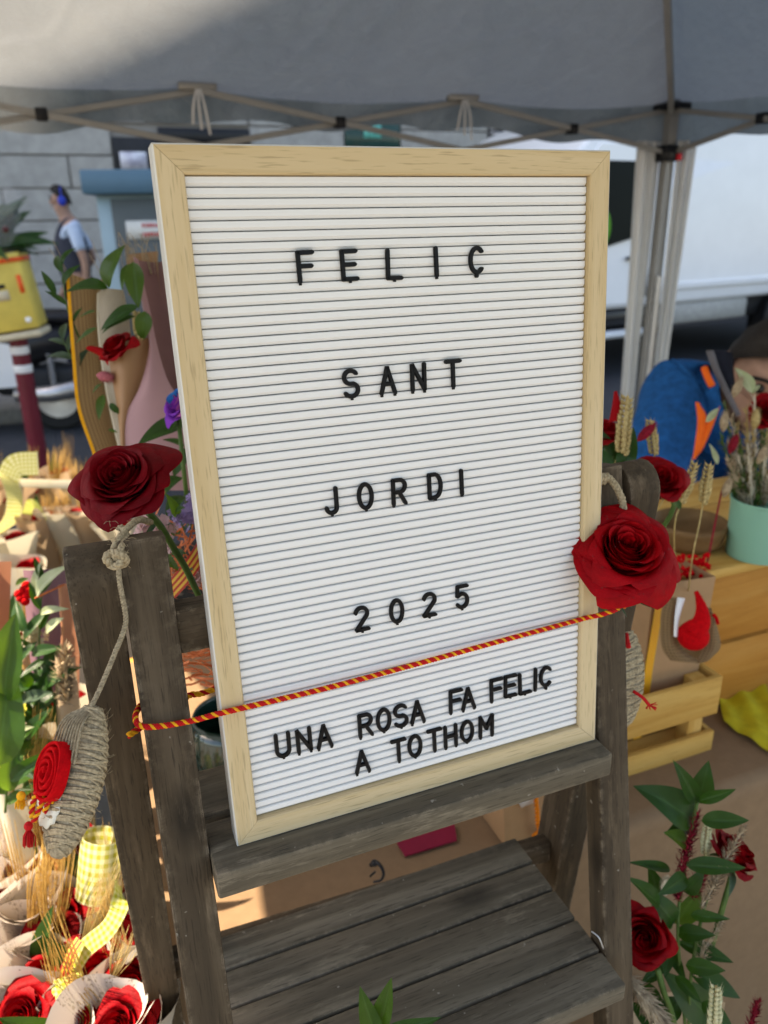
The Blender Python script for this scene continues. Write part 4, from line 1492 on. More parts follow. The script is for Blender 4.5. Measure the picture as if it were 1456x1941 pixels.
# ---------------------------------------------------------------- leaves, wheat, grasses
def leaf_geo(width, fold, droop, twist_, name='leaf', m=None, wav=0.0):
    def fn(i, j):
        s, t = i * 2 - 1, j
        wd = width * (math.sin(PI * t ** 0.82) ** 0.85 if 0 < t < 1 else 0.0) * (1 - 0.12 * t) + 0.006 * (1 - t)
        y = wd * s
        z = fold * abs(s) * wd * 1.2 - droop * t * t + 0.10 * math.sin(PI * t) * droop * 2 + wav * math.sin(9 * t + s) * wd
        tw = twist_ * t
        return V((t, y * math.cos(tw) - z * 0 * math.sin(tw), z + y * math.sin(tw)))
    return MB().grid(fn, 6, 12, uvf=lambda i, j: (j, i * 2 - 1)).mesh(name, m)
LEAFS = {}
for key, m in (('dark', m_leaf), ('bright', m_leaf2), ('grey', m_leaf3), ('sun', m_leaf_pale)):
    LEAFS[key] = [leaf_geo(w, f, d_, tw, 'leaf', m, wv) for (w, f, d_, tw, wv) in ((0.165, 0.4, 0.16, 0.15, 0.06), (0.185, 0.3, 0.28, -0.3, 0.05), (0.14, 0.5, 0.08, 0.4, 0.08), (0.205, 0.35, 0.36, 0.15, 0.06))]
lrnd = random.Random(5)
def leaf(parent, base, tip, kind='dark', wide=1.0, nrm=None, var=None, name='leaf'):
    base, tip = V(base), V(tip)
    x = tip - base
    ln = x.length
    nrm = nrm if nrm is not None else (-C_FWD * 0.75 + Z * 0.6 + C_RIGHT * lrnd.uniform(-0.4, 0.4))
    y = nrm.cross(x).normalized()
    M = frame(base, x, y)
    me = LEAFS[kind][lrnd.randrange(4) if var is None else var]
    o = put(name, me, M @ Matrix.Diagonal((ln, ln * wide, ln, 1)), parent)
    return o
def pleaf(parent, b, t, d0, d1=None, kind='dark', wide=1.0, nrm=None, var=None):
    return leaf(parent, at(b[0], b[1], d0), at(t[0], t[1], d1 if d1 is not None else d0), kind, wide, nrm, var)
def sprig(parent, pts, n, ln, kind='dark', m=None, start=0.15, wide=1.0, r=0.0013, spread=0.9):
    P = curve(pts, 8)
    MB().tube(P, lambda t: r * (1.2 - 0.7 * t), 6).build('stem', m or m_stem, parent)
    k = len(P)
    for i in range(n):
        t = start + (1 - start) * i / max(1, n - 1)
        j = min(k - 2, int(t * (k - 1)))
        p = P[j]
        d = (P[j + 1] - P[j]).normalized()
        side = d.cross(C_FWD + V((0, 0, lrnd.uniform(-0.5, 0.5)))).normalized() * (1 if i % 2 else -1)
        dr = (d * (0.6 + 0.6 * t) + side * spread * (1 - 0.35 * t) + V((lrnd.uniform(-.3, .3), lrnd.uniform(-.3, .3), lrnd.uniform(-.2, .3)))).normalized()
        leaf(parent, p, p + dr * ln * lrnd.uniform(0.75, 1.1), kind, wide)

def wheat(parent, pts, ear_len, r=0.0045, m=None, awn=0.0, stalk=True, name='wheat_ear', n=9):
    """stalk along pts, ear at its end"""
    P = curve(pts, 8)
    m = m or m_wheat
    if stalk:
        MB().tube(P, 0.0009, 6).build('stalk', m_straw, parent)
    tip = P[-1]
    d = (P[-1] - P[-3]).normalized()
    base = tip - d * ear_len
    mb = MB()
    side = d.cross(C_FWD).normalized()
    for i in range(n):
        for s in (-1, 0.15, 1):
            t = (i + (0.25 if s == -1 else 0.75 if s == 1 else 0.5)) / n
            sc = (1.0 - 0.5 * abs(t - 0.4)) * lrnd.uniform(0.9, 1.1)
            c = base + d * (t * ear_len) + side * (s * r * 0.62 * sc) + C_FWD * (0.0 if s != 0.15 else -r * 0.5)
            ax = (d + side * (s if s != 0.15 else lrnd.uniform(-.2, .2)) * 0.75 - C_FWD * (0.7 if s == 0.15 else 0.1)).normalized()
            M = axis_frame(c, ax).to_3x3()
            gl = min(r * 2.0, ear_len / n * 1.75) * sc
            def fn(a, b, M=M, c=c, sc=sc, gl=gl):
                th = a * 2 * PI
                rr = r * 0.46 * sc * math.sin(PI * (0.02 + 0.96 * b)) ** 0.8 * (1.2 - 0.75 * b)
                return c + M @ V((rr * math.cos(th), rr * math.sin(th), (b - 0.35) * gl))
            mb.grid(fn, 7, 6, closed=True)
            e = c + ax * gl * 0.6
            mb.tube([e, e + (d + side * s * 0.35).normalized() * (awn * lrnd.uniform(0.6, 1) if awn else r * 0.5)], lambda q: 0.0003 * (1 - 0.8 * q), 3)
    return mb.build(name, m, parent)

def plume(parent, pts, r, m, name='plume', n=260, ln=0.008, lean=0.6, stem=True):
    P = resample(curve(pts, 8), 0.002)
    mb = MB()
    if stem:
        mb.tube(P, 0.0008, 5)
    k = len(P)
    for i in range(n):
        t = lrnd.random()
        j = min(k - 2, int(t * (k - 1)))
        d = (P[j + 1] - P[j]).normalized()
        o = V((lrnd.gauss(0, 1), lrnd.gauss(0, 1), lrnd.gauss(0, 1))).normalized()
        env = math.sin(PI * (0.08 + 0.86 * t)) ** 0.7
        q = P[j] + o * r * env * lrnd.uniform(0.2, 1)
        e = (d * lean + o * 0.8).normalized() * ln * lrnd.uniform(0.5, 1.2)
        w = d.cross(o).normalized() * ln * 0.10
        mb.add([q - w, q + w, q + e * 0.6 + w * 0.8, q + e, q + e * 0.6 - w * 0.8], [(0, 1, 2, 3, 4)])
    o = mb.build(name, m, parent)
    return o

def bunny_tail(parent, c, ax, ln, r, m, name='bunny_tail'):
    ax = ax.normalized()
    M = axis_frame(c, ax)
    mb = MB()
    mb.grid(lambda a, b: M @ V((r * 0.75 * math.sin(PI * b) ** 0.7 * math.cos(a * 2 * PI), r * 0.75 * math.sin(PI * b) ** 0.7 * math.sin(a * 2 * PI), (b - 0.5) * ln)), 10, 8, closed=True)
    for i in range(300):
        th, b = lrnd.uniform(0, 2 * PI), lrnd.uniform(0.03, 0.97)
        rr = r * 0.7 * math.sin(PI * b) ** 0.7
        o = V((math.cos(th), math.sin(th), 0))
        p = V((rr * o.x, rr * o.y, (b - 0.5) * ln))
        q = p + o * r * 0.5 + V((0, 0, r * 0.6))
        w = V((-o.y, o.x, 0)) * r * 0.03
        mb.add([M @ (p - w), M @ (p + w), M @ q], [(0, 1, 2)])
    return mb.build(name, m, parent)

# ---------------------------------------------------------------- papers and ribbons
def paper_mat(name, base, ink, dens=0.5, mode='score', trans=0.25):
    m = bpy.data.materials.new(name)
    nt, n, l, p = nodes_of(m)
    uv = n.new('ShaderNodeUVMap')
    f0 = noise_node(nt, uv.outputs[0], 14, 4)
    c = ramp(nt, f0, [(0.3, tuple(x * 0.93 for x in base)), (0.7, base)])
    if mode == 'score':      # printed music: faint staves and note specks along them
        sp = n.new('ShaderNodeSeparateXYZ')
        l.new(uv.outputs[0], sp.inputs[0])
        def math_(op, a, b=None):
            q = n.new('ShaderNodeMath')
            q.operation = op
            for i, v in enumerate((a, b)):
                if v is None:
                    continue
                if isinstance(v, (int, float)):
                    q.inputs[i].default_value = v
                else:
                    l.new(v, q.inputs[i])
            return q.outputs[0]
        band = math_('FRACT', math_('MULTIPLY', sp.outputs[0], 55.0))       # one stave every 18 mm
        inb = math_('LESS_THAN', math_('ABSOLUTE', math_('SUBTRACT', band, 0.5)), 0.22)
        line = math_('LESS_THAN', math_('FRACT', math_('MULTIPLY', sp.outputs[0], 600.0)), 0.22)
        mp = n.new('ShaderNodeMapping')
        mp.inputs['Scale'].default_value = (620, 230, 1)
        l.new(uv.outputs[0], mp.inputs[0])
        sp2 = noise_node(nt, mp.outputs[0], 1.0, 1, 0.4)
        notes = math_('GREATER_THAN', sp2, 0.59)
        k = math_('MULTIPLY', inb, math_('MAXIMUM', math_('MULTIPLY', line, 0.35), math_('MULTIPLY', notes, 0.8)))
        c = mixc(nt, math_('MULTIPLY', k, dens), c, ink)
    elif mode == 'dots':
        mp = n.new('ShaderNodeMapping')
        mp.inputs['Scale'].default_value = (130, 130, 1)
        l.new(uv.outputs[0], mp.inputs[0])
        vo = n.new('ShaderNodeTexVoronoi')
        vo.inputs['Scale'].default_value = 1.0
        vo.inputs['Randomness'].default_value = 0.55
        l.new(mp.outputs[0], vo.inputs['Vector'])
        c = mixc(nt, ramp(nt, vo.outputs['Distance'], [(0.10, (1, 1, 1)), (0.14, (0, 0, 0))]), c, ink)
    l.new(c, p.inputs['Base Color'])
    p.inputs['Roughness'].default_value = 0.6
    bump(nt, p, f0, 0.15, 0.004)
    add_translucent(nt, p, tuple(min(1, x * 1.02) for x in base), trans)
    return m
m_score = paper_mat('music_print_paper', (0.70, 0.63, 0.56), (0.14, 0.085, 0.04), 1.0)
m_dots = paper_mat('dotted_paper', (0.70, 0.65, 0.58), (0.06, 0.05, 0.05), 1.0, 'dots')
m_kraftp = paper_mat('kraft_wrap', (0.50, 0.36, 0.23), (0.3, 0.2, 0.1), 0.0, 'plain', 0.3)
m_pink = paper_mat('pink_wrap', (0.46, 0.26, 0.27), (0.3, 0.2, 0.1), 0.0, 'plain', 0.2)
m_brownp = paper_mat('brown_wrap', (0.36, 0.19, 0.085), (0.3, 0.2, 0.1), 0.0, 'plain', 0.15)
m_plum = paper_mat('plum_wrap', (0.20, 0.10, 0.13), (0.3, 0.2, 0.1), 0.0, 'plain', 0.15)
m_salmon = paper_mat('salmon_wrap', (0.52, 0.23, 0.13), (0.3, 0.2, 0.1), 0.0, 'plain', 0.25)
m_cream = paper_mat('cream_wrap', (0.66, 0.60, 0.46), (0.3, 0.2, 0.1), 0.0, 'plain', 0.3)

def check_mat(name, c0, c1, size=0.0045, trans=0.35):
    m = bpy.data.materials.new(name)
    nt, n, l, p = nodes_of(m)
    uv = n.new('ShaderNodeUVMap')
    sp = n.new('ShaderNodeSeparateXYZ')
    l.new(uv.outputs[0], sp.inputs[0])
    outs = []
    for k in (0, 1):
        q = n.new('ShaderNodeMath')
        q.operation = 'PINGPONG'
        q.inputs[1].default_value = size
        l.new(sp.outputs[k], q.inputs[0])
        g = n.new('ShaderNodeMath')
        g.operation = 'GREATER_THAN'
        g.inputs[1].default_value = size / 2
        l.new(q.outputs[0], g.inputs[0])
        outs.append(g.outputs[0])
    ad = n.new('ShaderNodeMath')
    ad.operation = 'ADD'
    l.new(outs[0], ad.inputs[0])
    l.new(outs[1], ad.inputs[1])
    hf = n.new('ShaderNodeMath')
    hf.operation = 'MULTIPLY'
    hf.inputs[1].default_value = 0.5
    l.new(ad.outputs[0], hf.inputs[0])
    c = mixc(nt, hf.outputs[0], c0, c1)
    l.new(c, p.inputs['Base Color'])
    p.inputs['Roughness'].default_value = 0.7
    w = noise_node(nt, uv.outputs[0], 2500, 1)
    bump(nt, p, w, 0.3, 0.0003)
    add_translucent(nt, p, c, trans)
    return m
m_ging = check_mat('yellow_gingham', (0.42, 0.40, 0.035), (0.70, 0.68, 0.40))
m_ging2 = check_mat('lime_gingham', (0.42, 0.46, 0.02), (0.66, 0.68, 0.30), 0.003)

def stripe_mat(name, c0, c1, w=0.0022):
    m = bpy.data.materials.new(name)
    nt, n, l, p = nodes_of(m)
    uv = n.new('ShaderNodeUVMap')
    sp = n.new('ShaderNodeSeparateXYZ')
    l.new(uv.outputs[0], sp.inputs[0])
    q = n.new('ShaderNodeMath')
    q.operation = 'PINGPONG'
    q.inputs[1].default_value = w
    l.new(sp.outputs[1], q.inputs[0])
    g = n.new('ShaderNodeMath')
    g.operation = 'GREATER_THAN'
    g.inputs[1].default_value = w * 0.52
    l.new(q.outputs[0], g.inputs[0])
    l.new(mixc(nt, g.outputs[0], c0, c1), p.inputs['Base Color'])
    p.inputs['Roughness'].default_value = 0.5
    return m
m_stripe = stripe_mat('red_striped_yellow_ribbon', (0.68, 0.40, 0.05), (0.42, 0.02, 0.015))

def weave_mat(name, c0, c1, sc=420):
    m = bpy.data.materials.new(name)
    nt, n, l, p = nodes_of(m)
    uv = n.new('ShaderNodeUVMap')
    sp = n.new('ShaderNodeSeparateXYZ')
    l.new(uv.outputs[0], sp.inputs[0])
    sig = []
    for k in (0, 1):
        q = n.new('ShaderNodeMath')
        q.operation = 'MULTIPLY'
        q.inputs[1].default_value = sc * 2 * PI
        l.new(sp.outputs[k], q.inputs[0])
        s = n.new('ShaderNodeMath')
        s.operation = 'SINE'
        l.new(q.outputs[0], s.inputs[0])
        sig.append(s.outputs[0])
    mx = n.new('ShaderNodeMath')
    mx.operation = 'MAXIMUM'
    l.new(sig[0], mx.inputs[0])
    l.new(sig[1], mx.inputs[1])
    f = noise_node(nt, uv.outputs[0], 60, 4)
    c = ramp(nt, mx.outputs[0], [(0.0, c0), (0.75, c1)])
    c = mixc(nt, f, c, tuple(x * 0.7 for x in c1))
    l.new(c, p.inputs['Base Color'])
    p.inputs['Roughness'].default_value = 0.9
    bump(nt, p, mx.outputs[0], 0.6, 0.0006)
    add_translucent(nt, p, c, 0.3)
    return m
m_burlap = weave_mat('burlap', (0.15, 0.08, 0.03), (0.44, 0.29, 0.14), 300)
m_linen = weave_mat('pale_linen', (0.30, 0.24, 0.17), (0.56, 0.49, 0.38), 400)

def patch(left, right, d, bulge=0.02, n=14, d_r=None, rows=6, wob=0.0):
    """a curved sheet between two edges given as photo points; d / d_r are the depths of the two edges"""
    lc = curve([at(x, y, d[i] if isinstance(d, list) else d) for i, (x, y) in enumerate(left)], rows)
    dr = d if d_r is None else d_r
    rc = curve([at(x, y, dr[i] if isinstance(dr, list) else dr) for i, (x, y) in enumerate(right)], rows)
    mb = MB()
    k = len(lc) - 1
    def fn(s, t):
        i = min(k, int(round(t * k)))
        p = lc[i].lerp(rc[i], s)
        return p - C_FWD * (bulge * math.sin(PI * s)) + C_FWD * (wob * math.sin(s * 9 + t * 5))
    def uvf(s, t):
        i = min(k, int(round(t * k)))
        return ((lc[i] - rc[i]).length * s, (lc[0] - lc[i]).length)
    mb.grid(fn, n, k, uvf=uvf)
    return mb

def cone_mb(ln=0.30, r0=0.008, r1=0.046, seed=1, rim=0.017, flare=0.016, lap=0.55, m=0):
    """wrapping paper: an overlapping cone with one high and one low side and a wavy, flared rim"""
    rnd = random.Random(seed)
    f1, f2 = rnd.uniform(0, 6), rnd.uniform(0, 6)
    span = 2 * PI + lap
    mb = MB()
    def fn(i, j):
        th = i * span
        h = ln + rim * math.cos(th - 0.2) + 0.004 * math.sin(3 * th + f1) + (0.012 * (i - 0.88) / 0.12 if i > 0.88 else 0)
        z = j * h
        k = z / ln
        r = r0 + (r1 - r0) * min(1.25, k) ** 0.9 + 0.0015 * (i * span / (2 * PI)) * (1 + k)
        fl = max(0.0, k - 0.75) / 0.35
        r += flare * fl ** 2 * (1 + 0.8 * math.sin(2 * th + f2)) + 0.003 * fl * math.sin(5 * th + f1)
        ov = 0.86 + 0.16 * math.cos(2 * th + f2) * k + 0.05 * math.sin(3 * th + f1) * k
        return V((r * math.cos(th), r * math.sin(th) * ov, z))
    mb.grid(fn, 44, 14, m, uvf=lambda i, j: (i * span * 0.04, j * ln))
    return mb

def awns(parent, base, tip, n=34, r0=0.004, spread=0.016, m=None, M=None, name='barley_awns', rad=0.00042):
    mb = MB()
    base, tip = V(base), V(tip)
    d = (tip - base)
    a = d.orthogonal().normalized()
    b = d.cross(a).normalized()
    for i in range(n):
        th, q = lrnd.uniform(0, 2 * PI), math.sqrt(lrnd.random())
        o = a * math.cos(th) + b * math.sin(th)
        p0 = base + o * r0 * q
        p1 = base + d * lrnd.uniform(0.75, 1.08) + o * spread * q
        mb.tube([p0, p0.lerp(p1, 0.5) + o * 0.002, p1], lambda t: rad * (1.2 - 0.8 * t), 4)
    o = mb.build(name, m or m_straw_o, parent)
    return tag(o, None, None, None, 'stuff')

GRP_W = 'wrapped single roses standing on the stall'
def make_wrapped(name_label, paper, seed, petals, straw=True, leafy=True, r1=0.046, ln=0.30, Rr=0.029):
    root = thing('wrapped_rose', name_label, 'bouquet', I4, None)
    cone_mb(ln, 0.008, r1, seed).build('paper_wrap', paper, root, autos=None)
    rose_head(root, V((-0.008, 0, ln - 0.020)), V((0.42, 0.06, 1)), Rr, petals, seed)
    MB().tube([V((0, 0, 0.0)), V((-0.004, 0, ln - 0.05))], 0.0028, 8).build('stem', m_stem, root)
    if straw:
        awns(root, (-0.014, 0.012, ln - 0.10), (-0.040, 0.030, ln + 0.085), 30)
    if leafy:
        leaf(root, (-0.01, -0.01, ln - 0.07), (-0.03, -0.034, ln + 0.03), 'dark', 1.0, V((1, 0.2, 0.5)))
    return root

proto = [
    make_wrapped('x', m_score, 2, PET_C), make_wrapped('x', m_dots, 5, PET_D, False, False),
    make_wrapped('x', m_kraftp, 8, PET_C, True, True, 0.05, 0.32, 0.031), make_wrapped('x', m_cream, 9, PET_D, False, False, 0.05, 0.31, 0.031),
    make_wrapped('x', m_score, 14, PET_D, False, False),
]
used_p = set()
def wrapped(k, px, py, d, label, spin, tilt=(0, 0), group=None):
    """a wrapped rose with its flower seen at px,py"""
    c = at(px, py, d)
    ax = (Z + C_RIGHT * tilt[0] - C_FWD * tilt[1]).normalized()
    ln = 0.30
    M = axis_frame(c - ax * (ln - 0.020), ax, spin)
    if k in used_p:
        o = dup(proto[k], M, label)
    else:
        used_p.add(k)
        o = proto[k]
        o.matrix_basis = M
        WM[o.name] = M.copy()
        o['label'] = label
    o['group'] = group or GRP_W
    return o


# ---------------------------------------------------------------- tables and boxes of the stall
m_pine = wood('pine_board', (0.48, 0.22, 0.045), (0.34, 0.13, 0.022), (0.56, 0.30, 0.08), 26, 0.25, 0.5, knots=0.3, bmp=0.1)
m_pine2 = wood('pale_pine', (0.58, 0.345, 0.095), (0.46, 0.23, 0.05), (0.66, 0.43, 0.15), 30, 0.3, 0.55, knots=0.25, bmp=0.1)
TZ, TF = 0.70, 0.628
tab = thing('display_table', 'long display table covered in brown kraft paper behind the ladder stand', 'table', Matrix.Translation(L(0.7, 1.0, 0)))
MB().box(L(0.78, 0.985, TZ - 0.02), (1.60, 0.70, 0.03), STALL.to_3x3()).build('table_top', m_pine, tab, bevel=0.003)
for uu in (0.01, 1.53):
    for bb in (0.72, 1.28):
        MB().box(L(uu, bb, (TZ - 0.035) / 2), (0.04, 0.04, TZ - 0.035), STALL.to_3x3()).build('leg', m_pine, tab, bevel=0.003)
def clothf(s, t):
    u = -0.03 + 1.64 * s
    if t < 0.55:
        k = t / 0.55
        b, z = TF + 0.68 * (1 - k), TZ
        z += 0.0022 * noise.fractal(V((u * 5, b * 7, 0)), 1, 2, 3)
    else:
        k = (t - 0.55) / 0.45
        z = TZ - 0.68 * k
        b = TF - 0.012 * (1 - (1 - k) ** 2) + 0.012 * k * noise.fractal(V((u * 6, z * 4, 3)), 1, 2, 4) + 0.004 * math.sin(u * 21) * k
        if k == 0:
            b = TF
    return L(u, b, z)
MB().grid(clothf, 90, 60).build('kraft_cover', m_kraft, tab)
tab2 = thing('low_table', 'low table under the sunlit wrapped roses to the left', 'table', Matrix.Translation(L(-0.5, 0.85, 0)))
m_tcloth = mat('dark_table_cloth', (0.035, 0.03, 0.026), 0.9, 0.2, 40)
MB().box(L(-0.58, 0.86, 0.49), (0.96, 0.78, 0.03), STALL.to_3x3()).build('table_top', m_tcloth, tab2, bevel=0.003)
for uu in (-1.03, -0.13):
    for bb in (0.50, 1.22):
        MB().box(L(uu, bb, 0.2375), (0.04, 0.04, 0.475), STALL.to_3x3()).build('leg', m_pine, tab2)
tab3 = thing('back_table', 'far table at the left carrying the kraft cones', 'table', Matrix.Translation(L(-0.2, 1.8, 0)))
MB().box(L(-0.45, 1.78, 0.54), (1.5, 0.85, 0.03), STALL.to_3x3()).build('table_top', m_tcloth, tab3, bevel=0.003)
for uu in (-1.15, 0.25):
    for bb in (1.4, 2.16):
        MB().box(L(uu, bb, 0.2625), (0.04, 0.04, 0.525), STALL.to_3x3()).build('leg', m_pine, tab3)

# wooden display box on the table
box = thing('wooden_box', 'upturned pine display box on the kraft table under the green pot', 'box', Matrix.Translation(L(1.05, 0.95, TZ)))
BX0, BX1, BB0, BB1, BZ = 0.72, 1.50, 0.785, 1.12, 0.952
beam('front_board', L(BX0 + 0.09, BB0 + 0.008, (TZ + BZ) / 2 + 0.05), L(BX1, BB0 + 0.008, (TZ + BZ) / 2 + 0.05), Z, (BZ - TZ) / 2 - 0.004, 0.016, m_pine, box, 0.002)
beam('front_board', L(BX0 + 0.09, BB0 + 0.008, TZ + 0.0645), L(BX1, BB0 + 0.008, TZ + 0.0645), Z, 0.125, 0.016, m_pine, box, 0.002)
for k in range(3):
    beam('top_board', L(BX0, BB0 + 0.055 + 0.112 * k, BZ - 0.008), L(BX1, BB0 + 0.055 + 0.112 * k, BZ - 0.008), B, 0.108, 0.016, m_pine2, box, 0.002)
beam('end_board', L(BX0 + 0.1, BB0 + 0.02, (TZ + BZ) / 2 - 0.006), L(BX0 + 0.1, BB1, (TZ + BZ) / 2 - 0.006), Z, BZ - TZ - 0.024, 0.014, m_old, box, 0.002)

# slatted crate in front of it
crate = thing('slatted_crate', 'pale pine slatted crate holding a kraft gift bag', 'crate', Matrix.Translation(L(0.66, 0.78, TZ)))
CU0, CU1, CB0, CB1 = 0.47, 0.80, 0.705, 0.90
def zpx(px, py, b):
    return on_b(px, py, b).z
zt0, zt1 = zpx(1369, 1349, CB0), zpx(1384, 1278, CB0)
zb0, zb1 = zpx(1353, 1446, CB0), zpx(1364, 1382, CB0)
for (za, zb_) in ((zb0, zb1), (zt0, zt1)):
    zc, hh = (za + zb_) / 2, zb_ - za
    beam('slat', L(CU0, CB0 + 0.004, zc), L(CU1, CB0 + 0.004, zc), Z, hh, 0.008, m_pine2, crate, 0.0012)
    beam('slat', L(CU0, CB1 - 0.004, zc), L(CU1, CB1 - 0.004, zc), Z, hh, 0.008, m_pine2, crate, 0.0012)
    beam('slat', L(CU1 - 0.004, CB0 + 0.0085, zc), L(CU1 - 0.004, CB1 - 0.0085, zc), Z, hh, 0.007, m_pine2, crate, 0.0012)
    beam('slat', L(CU0 + 0.004, CB0 + 0.0085, zc), L(CU0 + 0.004, CB1 - 0.0085, zc), Z, hh, 0.007, m_pine2, crate, 0.0012)
for uu in (CU0 + 0.022, CU1 - 0.03):
    for bb in (CB0 + 0.02, CB1 - 0.02):
        beam('corner_post', L(uu, bb, TZ + 0.004), L(uu, bb, zt1 - 0.004), U, 0.026, 0.022, m_pine2, crate, 0.0012)
for k in range(4):
    beam('floor_slat', L(CU0 + 0.01, CB0 + 0.035 + 0.042 * k, TZ + 0.009), L(CU1 - 0.012, CB0 + 0.035 + 0.042 * k, TZ + 0.009), B, 0.034, 0.006, m_pine2, crate, 0.001)

# ---------------------------------------------------------------- gift bag with ribbon, jute pouch, berries
gb0 = CB0 + 0.032
def bag(name, label, pts_front, b0, depth, m, grp=None):
    """open paper carrier: front face given by four photo points on plane b0 (top-left, top-right, bottom-right, bottom-left)"""
    q = [on_b(x, y, b0) for x, y in pts_front]
    r = thing(name, label, 'gift bag', Matrix.Translation((q[2] + q[3]) / 2), grp)
    bk = [p + B * depth for p in q]
    t = 0.0012
    inn = [q[0] + U * t + B * t, q[1] - U * t + B * t, q[2] - U * t + B * t, q[3] + U * t + B * t]
    inb = [bk[0] + U * t - B * t, bk[1] - U * t - B * t, bk[2] - U * t - B * t, bk[3] + U * t - B * t]
    vs = q + bk + inn + inb
    fs = [(0, 3, 2, 1), (4, 5, 6, 7), (0, 4, 7, 3), (1, 2, 6, 5), (3, 7, 6, 2), (8, 9, 10, 11), (12, 15, 14, 13), (8, 11, 15, 12), (9, 13, 14, 10), (0, 1, 9, 8), (1, 5, 13, 9), (5, 4, 12, 13), (4, 0, 8, 12)]
    MB().add(vs, fs).build('paper_body', m, r, smooth=False)
    return r, q
gbag, gq = bag('gift_bag', 'tall kraft gift bag with a yellow striped ribbon standing in the slatted crate', [(1240, 1109), (1357, 1093), (1318, 1300), (1213, 1330)], gb0, 0.09, m_kraft_dark)
mb = MB()
rp = [(1258, 1106), (1250, 1150), (1240, 1210), (1230, 1270), (1222, 1330), (1208, 1400)]
mb.strip(curve([on_b(x, y, gb0 - 0.0025 - 0.002 * (i in (1, 2))) for i, (x, y) in enumerate(rp)], 6), U * 0.014)
mb.build('striped_ribbon', stripe_mat('yellow_striped_ribbon', (0.72, 0.42, 0.02), (0.75, 0.24, 0.01), 0.0016), gbag)
mb = MB()
for i in range(70):
    c = on_b(random.uniform(1285, 1345), random.uniform(1052, 1098), gb0 + 0.02 + random.uniform(0, 0.05))
    mb.ell(c, (random.uniform(.002, .0042),) * 3, None, 6, 5)
for i in range(10):
    mb.tube([on_b(1310, 1120, gb0 + 0.04), on_b(random.uniform(1285, 1345), random.uniform(1060, 1090), gb0 + 0.04)], 0.0007, 4)
tag(mb.build('red_dried_blooms', m_red_felt, gbag), kind='stuff')
pou = thing('jute_pouch', 'small jute pouch with a red ball hung on the kraft gift bag', 'pouch', Matrix.Translation(on_b(1310, 1250, gb0 - 0.02)))
m_jutecloth = weave_mat('jute_cloth', (0.16, 0.09, 0.04), (0.36, 0.23, 0.11), 260)
pb0 = gb0 - 0.012
patch([(1260, 1130), (1252, 1170), (1254, 1225), (1270, 1252)], [(1284, 1132), (1284, 1175), (1287, 1222), (1330, 1256)], 0.99, 0.008).build('cloth_lobe', m_jutecloth, pou)
patch([(1340, 1150), (1336, 1190), (1332, 1226), (1318, 1258)], [(1347, 1152), (1360, 1190), (1366, 1226), (1350, 1246)], 0.99, 0.008).build('cloth_lobe', m_jutecloth, pou)
patch([(1266, 1205), (1272, 1232), (1288, 1254)], [(1352, 1205), (1358, 1230), (1344, 1250)], 0.995, -0.012).build('cloth_base', m_jutecloth, pou)
mb = MB()
c = at(1314, 1205, 0.975)
mb.ell(c, (0.0195, 0.0195, 0.0185), None, 20, 14)
mb.build('red_ball', m_red_felt, pou)
mb = MB()
mb.tube(curve([at(1316, 1196, 0.968), at(1329, 1180, 0.963), at(1331, 1158, 0.965), at(1326, 1138, 0.968), at(1320, 1122, 0.975)], 6), lambda t: 0.0125 * (1 - t) ** 1.4 + 0.003, 10)
mb.tube(curve([at(1352, 1164, 0.98), at(1358, 1172, 0.978), at(1361, 1182, 0.982)], 5), 0.0022, 6)
mb.build('red_knot', m_red_felt, pou)
m_clear = mat('white_plastic_strip', (0.75, 0.75, 0.76), 0.15, 0.1, 40, spec=0.8)
patch([(1284, 1132), (1279, 1170), (1277, 1206)], [(1299, 1134), (1288, 1172), (1284, 1208)], 0.975, 0.002).build('plastic_label', m_clear, pou)

obag, oq = bag('gift_bag', 'kraft gift bag with orange cord and white tag seen under the upper shelf', [(952, 1478), (1075, 1440), (1060, 1577), (958, 1606)], 0.655, 0.08, m_kraft_dark)
mb = MB()
twp = curve([on_b(1012, 1470, 0.645), on_b(1014, 1500, 0.644), on_b(1018, 1535, 0.642), on_b(1020, 1565, 0.642), on_b(1030, 1588, 0.646)], 8)
mb.tube(strand_path(twp, 0, 0.0016, 0.012), 0.0017, 6)
mb.tube(strand_path(twp, PI, 0.0016, 0.012), 0.0017, 6)
mb.tube(curve([on_b(1010, 1585, 0.646), on_b(1018, 1578, 0.644), on_b(1024, 1586, 0.646)], 5), 0.002, 6)
mb.build('orange_cord', mat('orange_cord', (0.80, 0.22, 0.01), 0.7, 0.2, 500), obag)
tg = [on_b(985, 1524, 0.641), on_b(1015, 1512, 0.641), on_b(1023, 1535, 0.689), on_b(996, 1547, 0.689)]
mb = MB().add(tg + [p + B * 0.0008 for p in tg], [(0, 3, 2, 1), (4, 5, 6, 7), (0, 1, 5, 4), (1, 2, 6, 5), (2, 3, 7, 6), (3, 0, 4, 7)])
ot = mb.build('white_tag', m_white_paint, obag, smooth=False)
mb = MB()
mid = (tg[0] + tg[1] + tg[2] + tg[3]) / 4
for k, (dx, s) in enumerate(((-0.004, 1), (-0.001, -1), (0.003, 1))):
    mb.tube([mid + U * dx + Z * 0.002 * s - B * 0.0006, mid + U * (dx + 0.0025) - Z * 0.002 * s - B * 0.0006], 0.0003, 4)
mb.build('pen_mark', m_black, ot)
cd_ = [on_z(752, 1597, TZ + 0.005), on_z(862, 1562, TZ + 0.005), on_z(866, 1592, TZ + 0.005), on_z(768, 1622, TZ + 0.005)]
mb = MB().add(cd_ + [p - Z * 0.002 for p in cd_], [(0, 1, 2, 3), (7, 6, 5, 4), (0, 4, 5, 1), (1, 5, 6, 2), (2, 6, 7, 3), (3, 7, 4, 0)])
